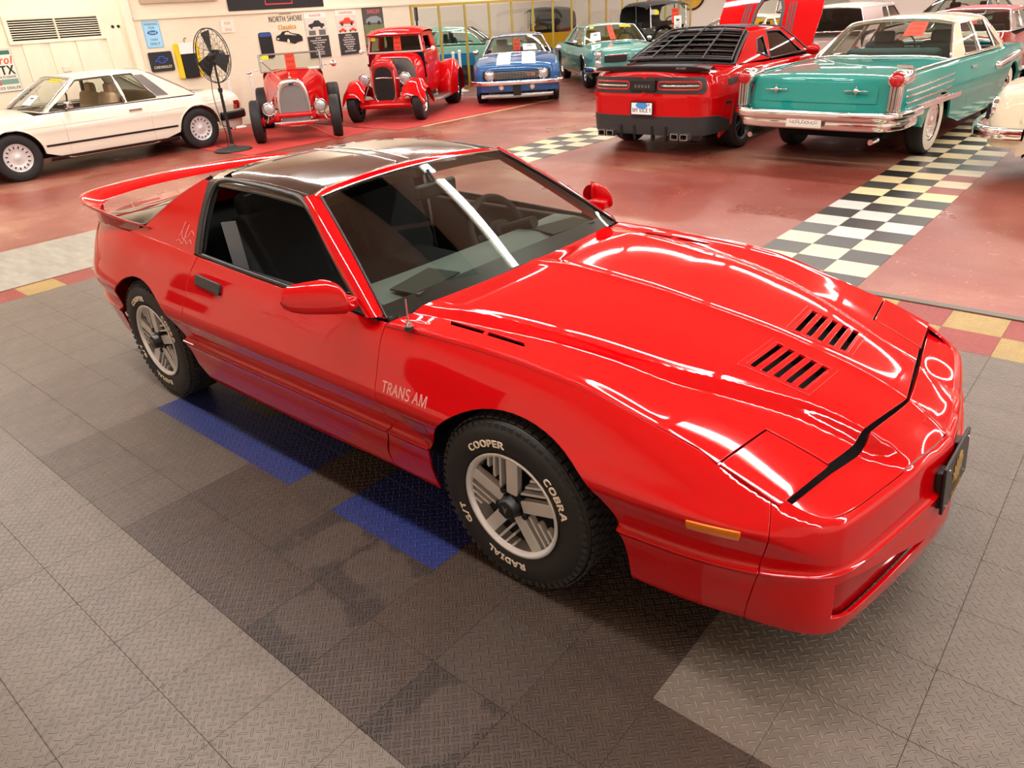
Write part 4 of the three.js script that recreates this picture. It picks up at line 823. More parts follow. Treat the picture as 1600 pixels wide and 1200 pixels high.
  obj('door_card', box(g.b[0] - g.b[1], .42, .03, xm, yb - .24, g.wb - .04), g.tub || MT.well, cab); obj('door_card', box(g.b[0] - g.b[1], .42, .03, xm, yb - .24, -g.wb + .04), g.tub || MT.well, cab);
  obj('dashboard', box(.35, .16, g.wb * 1.8, g.b[0] - .16, yb - .06, 0, .05), g.tub || MT.leather, cab);
  const xs = g.seatX === undefined ? lerp(g.b[0], g.b[1], .5) : g.seatX;
  for (const s of [-1, 1]) { const b = box(.16, .56, .5, 0, 0, 0, .06); b.rotateZ(.25); b.translate(xs, yb - .12, s * .36); obj('seat_back', b, sm, cab); obj('headrest', box(.1, .16, .26, xs - .09, yb + .2, s * .36, .04), sm, cab); obj('seat_cushion', box(.48, .14, .5, xs + .28, yb - .38, s * .36, .05), sm, cab); }
  if (g.rearX) obj('rear_bench', box(.16, .5, 1.15, g.rearX, yb - .14, 0, .06), sm, cab);
  const tg = new THREE.TorusGeometry(.19, .013, 8, 30); tg.rotateY(Math.PI / 2); tg.rotateZ(.5); tg.translate(g.b[0] - .42, yb + .05, -.37); obj('steering_wheel', tg, g.swMat || MT.leather, cab);
}
function uvRect(F, u, t0, t1, n = 8) { const o = []; for (let i = 0; i < n * 2; i++) o.push(F(lerp(-u, u, i / (n * 2)), t0)); for (let i = 0; i < n; i++) o.push(F(u, lerp(t0, t1, i / n))); for (let i = 0; i < n * 2; i++) o.push(F(lerp(u, -u, i / (n * 2)), t1)); for (let i = 0; i < n; i++) o.push(F(-u, lerp(t1, t0, i / n))); return o; }
// paper, tag and sticker on a glass sheet: small card following (u,t) of the sheet
const card = (F, u0, u1, t0, t1, off = .006, n = 4) => grid(Array.from({ length: n + 1 }, (_, i) => Array.from({ length: n + 1 }, (_, j) => { const p = F(lerp(u0, u1, i / n), lerp(t0, t1, j / n)); return [p[0] + Math.sign(off) * .004, p[1] + off, p[2]]; })));
// round lamp facing +x
function lamp(parent, name, x, y, z, r, mat = MT.lens, ring = MT.chrome) { const a = obj(name, (() => { const g = lathe([[0, .02], [r * .6, .014], [r * .9, 0]], 24, 'x'); g.translate(x, y, z); return g; })(), mat, parent); obj('lamp_ring', (() => { const g = lathe([[r * .9, -.02], [r, .0], [r * 1.1, .008], [r * 1.16, -.01], [r * 1.12, -.04]], 24, 'x'); g.translate(x, y, z); return g; })(), ring, a); return a; }
// bumper: bar with rounded section swept along a plan path [[x,z]..] at height y
function bumper(parent, name, path, y, h, d, mat = MT.chrome) {
  const P = spline(path.map(p => [p[0], p[1]]), 6); const rows = P.map((p, i) => { const a = P[Math.max(0, i - 1)], b = P[Math.min(P.length - 1, i + 1)], l = Math.hypot(b[0] - a[0], b[1] - a[1]), nx = -(b[1] - a[1]) / l, nz = (b[0] - a[0]) / l; return Array.from({ length: 15 }, (_, k) => { const t = k / 14 * Math.PI * 2, c = Math.cos(t), q = Math.sin(t), oo = d / 2 * Math.sign(c) * Math.abs(c) ** .6; return [p[0] + nx * oo, (Array.isArray(y) ? y[0] : y) + h / 2 * Math.sign(q) * Math.abs(q) ** .6, p[1] + nz * oo]; }); });
  return obj(name, grid(rows), mat, parent);
}
const heading = (fx, fz) => Math.atan2(-fz, fx);     // turn so that local +x points along (fx, fz)
// printed cards (flat things): text through a canvas print
function printTex(lines, bg, fg, w = 256, h = 256, opt = {}) {
  return canvasTex(w, h, (c) => { c.fillStyle = bg; c.fillRect(0, 0, w, h); c.fillStyle = fg; c.textAlign = 'center'; c.textBaseline = 'middle'; const n = lines.length; lines.forEach((l, i) => { c.font = (opt.bold ? 'bold ' : '') + Math.floor((opt.size || .8) * h / n) + 'px sans-serif'; c.fillText(l, w / 2, h * (i + .5) / n, w * .92); }); });
}
const noticeMat = std(0xffffff, .75, 0, { map: printTex(['PLEASE', 'DO NOT', 'TOUCH'], '#e8452c', '#5c140c', 256, 256, { bold: 1, size: .62 }) });
const infoMat = std(0xffffff, .8, 0, { map: canvasTex(256, 256, c => { c.fillStyle = '#f4f3ee'; c.fillRect(0, 0, 256, 256); c.fillStyle = '#4a5560'; c.fillRect(70, 60, 110, 40); c.fillStyle = '#8a8f92'; for (let i = 0; i < 7; i++) c.fillRect(40, 120 + i * 16, 176 - (i % 3) * 30, 5); }) });
function cardThing(car, g, mat, name, label, category = 'card') { car.updateMatrixWorld(true); g.applyMatrix4(car.matrixWorld); return tag(obj(name, g, mat), label, category); }
const rearP = (w, z0, z1, y0, y1, r = .02) => rrect(w.L - z1, y0, w.L - z0, y1, r, 4);
const frontP = (w, z0, z1, y0, y1, r = .02) => rrect(z0, y0, z1, y1, r, 4);

// ===== white German-style hardtop coupe by the wall =====
{
  const car = thing('white_coupe', 'white 1970s hardtop coupe with tan seats and slatted rear quarter windows along the wall', 'car', [-11.84, 0, -1.24], -Math.PI / 2);
  const c = carShell(car, {
    outline: [[.84, 0], [.83, .5], [.78, .74], [.6, .85], [0, .885], [-1.4, .895], [-2.8, .885], [-3.5, .845], [-3.68, .77], [-3.74, .5], [-3.76, 0]],
    yc: [[-3.8, .82], [-3.4, .87], [-2.7, .89], [-1, .89], [-.4, .885], [.4, .85], [.85, .78]], ye: [[-3.8, .77], [-3.4, .815], [-2.5, .845], [-1, .85], [-.3, .845], [.5, .81], [.85, .74]],
    y0: .21, cr: .62, dT: .1, tuck: .07, wb: 2.82, wr: .325, arch: .37, faceF: .62, faceR: -3.5, rearLow: .26, hoodR: -.38, deckF: -2.85, cuts: [-.72, -2.02], paint: MT.white, topExp: 3,
    gh: { wb: .775, wr: .585, b: [-.52, -2.88], t: [-1.12, -2.2], yb: [.86, .86], yr: 1.27, crown: .055, bow: .16, glass: MT.glass, frame: MT.chrome, seat: MT.seatTan, tub: std(0x5a4a38, .8), seatX: -1.62, rearX: -2.3, tr: .009, trimMat: MT.trim,
      holes: [[[-.61, .875], [-1.15, 1.24], [-1.68, 1.25], [-1.72, .875]], [[-1.76, .875], [-1.72, 1.25], [-2.0, 1.25], [-2.22, .885]]], open: [0] },
    wheel: { r: .325, w: .2, rim: .19, style: 'bundt', rimMat: MT.alloy }, track: 1.5,
  });
  // grey slatted screen behind each rear quarter window
  c.ghSides.forEach((f, m) => { for (let i = 0; i < 8; i++) { const a = i / 7, x0 = lerp(-1.98, -2.12, a), x1 = lerp(-2.24, -2.44, a); obj('louvre_slat', panel(c.Zg, [[lerp(-2.0, -2.14, a), 1.225], [lerp(-2.0, -2.14, a) - .016, 1.225], [lerp(-2.24, -2.42, a) - .016, .9], [lerp(-2.24, -2.42, a), .9]], { du: .2, off: .006, skirt: .006, m }), MT.satin, f); } });
  const W = c.w;
  for (const m of [0, 1]) {
    obj('rub_strip', ribbon(W.W, sideP(W, Array.from({ length: 20 }, (_, i) => [lerp(-.4, -2.42, i / 19), .425])), .025, { m, off: .008 }), MT.trim, car);
    obj('rub_strip', ribbon(W.W, sideP(W, Array.from({ length: 8 }, (_, i) => [lerp(-3.2, -3.5, i / 7), .46])), .03, { m, off: .008 }), MT.trim, car);
    obj('sill_panel', ribbon(W.W, sideP(W, Array.from({ length: 20 }, (_, i) => [lerp(-.42, -2.42, i / 19), .235])), .055, { m, off: .004 }), std(0x2c1d1a, .5), car);
    obj('arch_lip', tube(arc(0, .325, .375, .375, 175, 5, 14).map(([x, y]) => { const p = W.W(W.sAt(x), y); return [p[0], p[1], (p[2] + .004) * (m ? -1 : 1)]; }), .01, 40, 6), MT.white, car);
    obj('arch_lip', tube(arc(-2.82, .325, .375, .375, 175, 5, 14).map(([x, y]) => { const p = W.W(W.sAt(x), y); return [p[0], p[1], (p[2] + .004) * (m ? -1 : 1)]; }), .01, 40, 6), MT.white, car);
    obj('body_crease', ribbon(W.W, sideP(W, Array.from({ length: 30 }, (_, i) => [lerp(.45, -3.4, i / 29), .69])), .01, { m, off: .004 }), MT.white, car);
    obj('door_handle', panel(W.W, sideP(W, [[-1.7, .735], [-1.9, .735], [-1.9, .755], [-1.7, .755]]), { du: .05, off: .022, skirt: .012, m }), MT.chrome, c.sides[m].ds[0]);
    const tl = obj('tail_lamp', panel(W.W, [[W.sAt(-3.62), .55], [W.sAt(-3.62), .68], [W.sAt(-3.5) , .68], [W.sAt(-3.5), .55]].map(p => p), { du: .05, off: .006, skirt: .01, m }), MT.lampRed, car);
    obj('amber_lens', panel(W.W, [[W.sAt(-3.55), .55], [W.sAt(-3.55), .62], [W.sAt(-3.49), .62], [W.sAt(-3.49), .55]], { du: .05, off: .009, skirt: .006, m }), MT.amber, tl);
    for (let i = 0; i < 4; i++) obj('lamp_rib', ribbon(W.W, [[W.sAt(-3.62), .565 + i * .03], [W.sAt(-3.49), .565 + i * .03]], .006, { m, off: .013 }), MT.dark, tl);
  }
  bumper(car, 'rear_bumper', [[-3.2, .885], [-3.5, .855], [-3.7, .76], [-3.78, .45], [-3.8, 0], [-3.78, -.45], [-3.7, -.76], [-3.5, -.855], [-3.2, -.885]], .46, .13, .06, MT.trim);
  bumper(car, 'front_bumper', [[.55, .88], [.75, .82], [.88, .6], [.92, 0], [.88, -.6], [.75, -.82], [.55, -.88]], .46, .13, .06, MT.chrome);
  const mr = obj('side_mirror', box(.09, .09, .15, -.86, .94, -.87, .03), MT.chrome, car); obj('mirror_arm', rod([-.86, .9, -.8], [-.84, .86, -.76], .014), MT.chrome, mr);
  obj('wiper', [rod([-.36, .905, -.3], [-.55, .935, -.62], .006), rod([-.38, .905, .2], [-.5, .95, -.25], .006)], MT.dark, car);
  cardThing(car, card(c.WS, -.75, -.25, .83, .92), std(0xffffff, .7, 0, { map: printTex(['WE FINANCE'], '#f6c518', '#7a4a08', 256, 64, { bold: 1, size: .6 }) }), 'finance_sticker', 'yellow sticker at the top of the white coupe windshield', 'sticker');
  cardThing(car, card(c.WS, -.55, -.25, .16, .42), infoMat, 'info_sheet', 'white info sheet behind the windshield of the white coupe');
}
// ===== red late-model coupe seen from behind =====
{
  const th = heading(-.015, -1), fx = -.015, fz = -1, ra = [-3.86, -7.39];
  const car = thing('muscle_coupe', 'red modern muscle coupe seen from behind with black louvred rear window and black stripes', 'car', [ra[0] + fx * 2.946, 0, ra[1] + fz * 2.946], th);
  const c = carShell(car, {
    outline: [[.93, 0], [.9, .5], [.78, .78], [.5, .9], [0, .95], [-1.5, .935], [-2.9, .965], [-3.5, .94], [-3.82, .86], [-3.95, .7], [-4.0, .4], [-4.01, 0]],
    yc: [[-4.02, 1.02], [-3.8, 1.045], [-3.4, 1.06], [-2.8, 1.06], [-.5, 1.02], [.4, .95], [.93, .8]], ye: [[-4.02, .97], [-3.6, 1.0], [-2.9, 1.03], [-2.2, 1.0], [-1, .98], [0, .96], [.93, .78]],
    y0: .2, cr: .72, dT: [[-4, .05], [-3.6, .09], [-2.8, .13], [-1, .1], [0, .12], [.9, .06]], tuck: .05, wb: 2.946, wr: .365, arch: .4, faceF: .62, faceR: -3.6, rearLow: .46, hoodR: -.35, noHood: 1, deckF: -3.02, cuts: [-.6, -2.1], paint: MT.challenger, topExp: 2.6,
    gh: { wb: .8, wr: .585, b: [-.45, -3.1], t: [-1.15, -2.25], yb: [1.0, 1.03], yr: 1.375, crown: .07, bow: .2, bowR: .1, glass: MT.glassDark, frame: MT.trim, seatX: -1.7, tr: .012, sur: .02, side: [[-.5, 1.0], [-1.15, 1.375], [-2.25, 1.375], [-3.05, 1.035]],
      holes: [[[-.75, 1.02], [-1.25, 1.335], [-1.7, 1.35], [-1.95, 1.02]], [[-2.0, 1.05], [-1.9, 1.3], [-2.15, 1.27], [-2.3, 1.12]]] },
    wheel: { r: .365, w: .275, rim: .255, style: 'modern', rimMat: MT.carbon }, track: 1.6,
  });
  const W = c.w, D = MT.dark;
  // tail panel with two lamp rings and badge bar
  for (const m of [0, 1]) {
    obj('tail_panel', panel(W.W, rearP(W, 0, .84, .775, .965, .05), { du: .03, off: .006, skirt: .008, m }), MT.trim, car);
    const tl = obj('tail_lamp', panel(W.W, withHoles(densify(rearP(W, .2, .78, .815, .92, .05), .02), [densify(rearP(W, .215, .765, .83, .905, .036), .02)]), { du: .02, off: .014, skirt: .01, m }), MT.lampRed, car);
    obj('lamp_bar', panel(W.W, rearP(W, .24, .75, .858, .872, .005), { du: .04, off: .013, skirt: .006, m }), MT.chrome, tl);
    obj('lower_valance', panel(W.W, [[W.sAt(-3.42), .3], [W.sAt(-3.42), .42], [W.sAt(-3.7), .5], [W.L - .5, .5], [W.L, .5], [W.L, .27], [W.L - .6, .27]], { du: .04, off: .008, skirt: .02, m }), MT.greyTrim, car);
    for (let i = 0; i < 2; i++) obj('diffuser_fin', panel(W.W, rearP(W, .12 + i * .2, .145 + i * .2, .2, .38, .008), { du: .03, off: .02, skirt: .05, m }), D, car);
    const s = m ? -1 : 1;
    for (const q of [.48, .61]) { const e = obj('exhaust_tip', slab(rrect(-.055, -.04, .055, .04, .015), .12, 0, [rrect(-.042, -.028, .042, .028, .012)]), MT.satin, car); e.geometry.rotateY(-Math.PI / 2); e.geometry.translate(-3.92, .27, s * q); obj('pipe_bore', box(.02, .05, .08, -3.95, .27, s * q), MT.well, e); }
    obj('side_stripe', panel(W.W, sideP(W, [[-2.9, .94], [-3.5, .91], [-3.52, .83], [-2.95, .865]]), { du: .05, off: .002, skirt: .0015, m }), D, car);
    obj('side_marker', panel(W.W, sideP(W, [[-3.42, .62], [-3.54, .62], [-3.54, .65], [-3.42, .65]]), { du: .05, off: .004, skirt: .004, m }), D, car);
    if (!m) { const t = textGeo('SCAT PACK', .05, .001); obj('stripe_lettering', bend(t, (x, y, z) => { const xx = -3.2 + x * 1.0, s0 = W.sAt(xx), p = W.W(s0, .885 + y + (xx + 3.2) * .06), o = W.at(s0); return [p[0] + o.nx * .004, p[1], p[2] + o.nz * .004]; }), MT.lampRed, car); }
    const mir = obj('side_mirror', sph(.1, -.85, 1.05, s * 1.0, .8, .75, 1.0), MT.challenger, car); obj('mirror_foot', rod([-.83, 1.02, s * .9], [-.8, 1.0, s * .82], .02), D, mir);
  }
  const pn = obj('badge_panel', box(.03, .14, .36, -4.018, .87, 0, .01), MT.trim, car);
  { const t = textGeo('D O D G E', .036, .004); t.rotateY(-Math.PI / 2); t.translate(-4.034, .862, 0); obj('badge_lettering', t, MT.satin, pn); }
  const pl = obj('rear_plate', box(.012, .155, .31, -4.03, .595, 0, .004), std(0xffffff, .5), car);
  { const g = new THREE.PlaneGeometry(.3, .148); g.rotateY(-Math.PI / 2); g.translate(-4.0375, .595, 0); obj('plate_print', g, std(0xffffff, .5, 0, { map: canvasTex(512, 256, x => { x.fillStyle = '#e9eef2'; x.fillRect(0, 0, 512, 256); x.fillStyle = '#3f8fd6'; x.beginPath(); x.ellipse(256, 60, 150, 70, 0, 0, 7); x.fill(); x.fillStyle = '#8d1d1d'; x.fillRect(420, 30, 30, 30); x.fillStyle = '#1f2a33'; x.textAlign = 'center'; x.font = 'bold 120px sans-serif'; x.fillText('MY VICE 1', 256, 205, 470); }) }), pl); }
  obj('plate_frame', slab(rrect(-.165, -.087, .165, .087, .01), .01, 0, [rrect(-.15, -.07, .15, .07, .006)]).rotateY(-Math.PI / 2).translate(-4.028, .595, 0), MT.trim, pl);
  // decklid spoiler
  obj('deck_spoiler', grid(Array.from({ length: 21 }, (_, i) => { const z = lerp(-.82, .82, i / 20), e = 1 - Math.abs(z / .82) ** 6, x = -3.93 + .2 * Math.abs(z / .9) ** 3; return [[x + .16, 1.045 - .03 * (1 - e), z], [x + .03, 1.075 + .01 * e, z], [x - .06, 1.1 * e + 1.05 * (1 - e), z], [x - .065, 1.08 * e + 1.03 * (1 - e), z], [x - .02, 1.02, z]]; })), MT.carbon, car);
  { const t = textGeo('392 HEMI', .022, .002); t.rotateY(-Math.PI / 2); t.translate(-3.975, 1.068, .5); obj('spoiler_lettering', t, MT.satin, car); }
  // stripes over roof and deck
  obj('roof_stripe', panel(c.RF, [[-1.2, -.3], [-1.2, .3], [-2.22, .3], [-2.22, -.3]], { du: .1, off: .003, skirt: .002 }), MT.greyTrim, car);
  for (const s of [-1, 1]) for (const q of [.33, .37, .41]) obj('roof_pinstripe', panel(c.RF, [[-1.3, s * q], [-1.3, s * (q + .02)], [-2.2, s * (q + .02)], [-2.2, s * q]], { du: .1, off: .003, skirt: .002 }), MT.greyTrim, car);
  obj('deck_stripe', panel(c.T, [[-3.1, -.42], [-3.1, .42], [-3.75, .4], [-3.75, -.4]], { du: .1, off: .003, skirt: .002 }), MT.greyTrim, car);
  for (const s of [-1, 1]) for (const q of [.46, .5, .54]) obj('deck_pinstripe', panel(c.T, [[-3.12, s * q], [-3.12, s * (q + .02)], [-3.7, s * (q + .015)], [-3.7, s * (q - .005)]], { du: .1, off: .003, skirt: .002 }), MT.greyTrim, car);
  obj('roof_antenna', grid([[-2.12, 0], [-2.16, .03], [-2.24, .055], [-2.27, 0]].map(([x, h]) => [[x, 1.432 + h, 0], [x - .01, 1.43, .025], [x - .01, 1.43, -.025], [x, 1.432 + h, 0]])), MT.trim, car);
  // hood standing open, hinged at the windshield
  {
    const A = 62 * Math.PI / 180, H = (a, z) => { const k = .03 * (1 - (z / .85) ** 2) + .02 * Math.sin(a * 2.2); return [-.38 + a * Math.cos(A) - k * Math.sin(A), 1.03 + a * Math.sin(A) + k * Math.cos(A), z]; };
    const ow = [[.78, 0], [.74, .14], [.6, .2], [.3, .215], [.24, .17], [.24, -.17], [.3, -.215], [.6, -.2], [.74, -.14]].map(p => [p[0], p[1]]), rf = p => [p[0] + 1, p[1] - .6, p[2]];
    const hd = obj('raised_hood', panel(H, withHoles(densify([[0, -.78], [0, .78], [.5, .82], [1.1, .78], [1.24, .6], [1.28, 0], [1.24, -.6], [1.1, -.78], [.5, -.82]].reverse(), .06), [densify(ow, .05)]), { du: .06, skirt: .03, ref: rf }), MT.challenger, car);
    obj('scoop_frame', panel(H, withHoles(densify(inset(area(ow) > 0 ? ow : ow.slice().reverse(), -.045), .04), [densify(ow, .04)]), { du: .06, off: .006, skirt: .02, ref: rf }), MT.carbon, hd);
    for (const q of [-1, 1]) for (const o of [.3, .345, .39]) obj('hood_pinstripe', panel(H, [[.05, q * (o + .04)], [.05, q * (o + .062)], [.7, q * (o + .022)], [.7, q * o]], { du: .1, off: .003, skirt: .002, ref: rf }), MT.greyTrim, hd);
    obj('engine_bay', [box(1.1, .3, 1.4, .2, .72, 0, .04), box(.4, .16, .5, .1, .9, 0, .05)], MT.well, car);
    obj('hood_prop', rod([.3, .9, .6], [.12, 1.75, .6], .008), MT.satin, car);
  }
  // louvres over the rear window
  const lv = new THREE.Group(); lv.name = 'window_louvre'; car.add(lv);
  for (let i = 0; i < 6; i++) { const t0 = .06 + i * .155; obj('louvre_slat', grid(Array.from({ length: 13 }, (_, j) => { const u = -.93 + j * .155, a = c.RW(u, t0), b = c.RW(u, t0 + .08); return [[a[0] - .005, a[1] + .055, a[2]], [b[0] - .015, b[1] + .035, b[2]], [b[0] - .01, b[1] + .025, b[2]], [a[0], a[1] + .045, a[2]]]; })), MT.carbon, lv); }
  for (const u of [-.95, -.48, 0, .48, .95]) obj('louvre_rib', tube([0, .25, .5, .75, 1].map(t => { const p = c.RW(u, t); return [p[0] - .012, p[1] + .05, p[2]]; }), .012, 20, 6), MT.carbon, lv);
  for (const t of [.02, .98]) obj('louvre_rail', tube([-.95, -.5, 0, .5, .95].map(u => { const p = c.RW(u, t); return [p[0] - .012, p[1] + .05, p[2]]; }), .014, 20, 6), MT.carbon, lv);
}
// ===== teal 1950s sedan with cream roof =====
{
  const fx = .059, fz = -.998, ra = [-1.63, -7.83];
  const car = thing('teal_sedan', 'teal 1950s hardtop with cream roof, chrome side spears, whitewall tyres and chrome rear bumper', 'car', [ra[0] + fx * 3.14, 0, ra[1] + fz * 3.14], heading(fx, fz));
  const c = carShell(car, {
    outline: [[.95, 0], [.93, .6], [.85, .83], [.6, .9], [0, .94], [-1.5, .95], [-3.0, .935], [-4.0, .9], [-4.35, .86], [-4.45, .78], [-4.5, .5], [-4.52, 0]],
    yc: [[-4.55, .9], [-4.45, .97], [-4.2, 1.01], [-3.6, 1.05], [-2.7, 1.06], [-.5, 1.06], [.4, 1.0], [.95, .92]], ye: [[-4.55, .95], [-4.3, .985], [-3.5, 1.0], [-2.6, 1.0], [-1.2, .99], [-.6, 1.0], [.4, .98], [.95, .93]],
    y0: .24, bot: [[-4.6, .47], [-3.8, .45], [-3.6, .27], [-3.0, .24]], cr: .6, dT: [[-4.5, .03], [-4, .06], [-2.5, .1], [0, .1], [.9, .05]], tuck: .05, wb: 3.14, wr: .365, arch: .4, archR: .43, archRy: .33, faceF: .6, faceR: -4.2, rearLow: .5, hoodR: -.3, deckF: -2.75, cuts: [-.85, -2.15], paint: MT.teal, topExp: 4,
    gh: { wb: .835, wr: .62, b: [-.42, -2.72], t: [-.92, -2.12], yb: [.995, 1.005], yr: 1.39, crown: .085, bow: .32, bowR: .3, endDrop: .35, glass: MT.glass, frame: MT.chrome, pillar: MT.cream, roofMat: MT.cream, seat: std(0x3e5a5c, .8), seatX: -1.5, rearX: -2.25, tr: .012, sur: .016, swMat: MT.satin,
      holes: [[[-.62, 1.02], [-.98, 1.36], [-1.5, 1.365], [-1.5, 1.02]], [[-1.55, 1.02], [-1.55, 1.365], [-2.0, 1.36], [-2.2, 1.03]]], open: [0] },
    wheel: { r: .365, w: .2, rim: .2, white: 1 }, track: 1.56,
  });
  const W = c.w;
  // trunk lid outline face, emblems, plate, bumper, lamps
  const lid = obj('trunk_face', panel(W.W, [[W.L - .66, .715], [W.L - .66, .88], [W.L - .6, .9], [W.L, .895], [W.L, .715]], { du: .06, off: .012, skirt: .014 }), MT.teal, car);
  obj('trunk_face', panel(W.W, [[W.L - .66, .715], [W.L - .66, .88], [W.L - .6, .9], [W.L, .895], [W.L, .715]], { du: .06, off: .012, skirt: .014, m: 1 }), MT.teal, car);
  for (const s of [-1, 1]) { const e = obj('trunk_emblem', [box(.012, .012, .26, -4.535, .845, s * .45, .004), box(.012, .09, .012, -4.535, .845, s * .45, .004)], MT.chrome, car); obj('emblem_boss', sph(.026, -4.54, .845, s * .45, .5, 1, 1), MT.chrome, e); }
  bumper(car, 'rear_bumper', [[-3.95, .94], [-4.35, .93], [-4.6, .84], [-4.68, .6], [-4.7, 0], [-4.68, -.6], [-4.6, -.84], [-4.35, -.93], [-3.95, -.94]], .6, .1, .1);
  bumper(car, 'rear_bumper_lower', [[-4.0, .91], [-4.35, .9], [-4.56, .8], [-4.62, .6], [-4.64, 0], [-4.62, -.6], [-4.56, -.8], [-4.35, -.9], [-4.0, -.91]], .5, .11, .08);
  const pl = obj('rear_plate', box(.014, .13, .4, -4.735, .54, 0, .01), std(0xd8d6cf, .4), car);
  { const g = new THREE.PlaneGeometry(.36, .11); g.rotateY(-Math.PI / 2); g.translate(-4.7435, .54, 0); obj('plate_print', g, std(0xffffff, .5, 0, { map: canvasTex(256, 96, x => { x.fillStyle = '#d9d5ca'; x.fillRect(0, 0, 256, 96); x.strokeStyle = '#54585c'; x.lineWidth = 4; for (let i = 0; i < 9; i++) { x.beginPath(); x.arc(30 + i * 25, 48 + (i % 2) * 8, 12, 0, 4 + i % 3); x.stroke(); } }) }), pl); }
  for (const s of [-1, 1]) {
    const tl = obj('tail_lamp_housing', [lathe([[.0, 0], [.088, 0], [.095, .06], [.09, .3], [.05, .42]], 20, 'x').translate(-4.55, .965, s * .85), box(.1, .28, .12, -4.5, .78, s * .85, .03)], MT.chrome, car);
    obj('tail_lens', lathe([[0, -.035], [.04, -.03], [.07, -.005], [.074, .01]], 20, 'x').translate(-4.555, .965, s * .85), MT.lampRed, tl);
    for (let k = 0; k < 3; k++) obj('housing_flute', cyl(.014, .014, .24, -4.56, .78, s * (.815 + k * .035), 'y', 8), MT.chrome, tl);
    const m = s < 0;
    for (let k = 0; k < 4; k++) obj('side_moulding', ribbon(W.W, sideP(W, Array.from({ length: 12 }, (_, i) => [lerp(-2.75 - k * .06, -4.25, i / 11), .86 - k * .065 - i * .003])), .016, { m, off: .008 }), MT.chrome, car);
    obj('side_spear', ribbon(W.W, sideP(W, Array.from({ length: 14 }, (_, i) => [lerp(-2.5, -4.2, i / 13), .62])), .05, { m, off: .014 }), MT.chrome, car);
    obj('fender_rocket', tube([[.7, .86], [.2, .86], [-.4, .83], [-.95, .8]].map(([x, y]) => { const p = W.W(W.sAt(x), y); return [p[0], p[1], (p[2] + .01) * s]; }), .05, 30, 8), MT.chrome, car); { const p = W.W(W.sAt(-.95), .8); obj('rocket_tip', sph(.05, p[0], p[1], (p[2] + .01) * s, 2.2, 1, 1), MT.chrome, car); }
    obj('fin_moulding', tube([-2.6, -3.2, -3.8, -4.4].map(x => { const e = W.edge(W.sAt(Math.max(x, -4.3))); return [x, e[1] + .012, e[2] * s]; }), .014, 24, 6), MT.chrome, car);
    obj('vent_pane_frame', rod([-.98, 1.36, s * .64], [-.92, 1.03, s * .83], .016), MT.chrome, car);
    obj('exhaust_tip', cyl(.03, .03, .18, -4.5, .34, s * .7, 'x', 14), MT.chrome, car);
    obj('door_handle', panel(W.W, sideP(W, [[-1.95, .86], [-2.1, .86], [-2.1, .885], [-1.95, .885]]), { du: .05, off: .025, skirt: .012, m }), MT.chrome, car);
  }
  bumper(car, 'front_bumper', [[.55, .98], [.85, .95], [1.02, .8], [1.08, .4], [1.1, 0], [1.08, -.4], [1.02, -.8], [.85, -.95], [.55, -.98]], .52, .2, .12);
  cardThing(car, card(c.RW, .28, .58, .5, .88), noticeMat, 'notice_card', 'red notice card in the rear window of the teal sedan', 'sign');
}
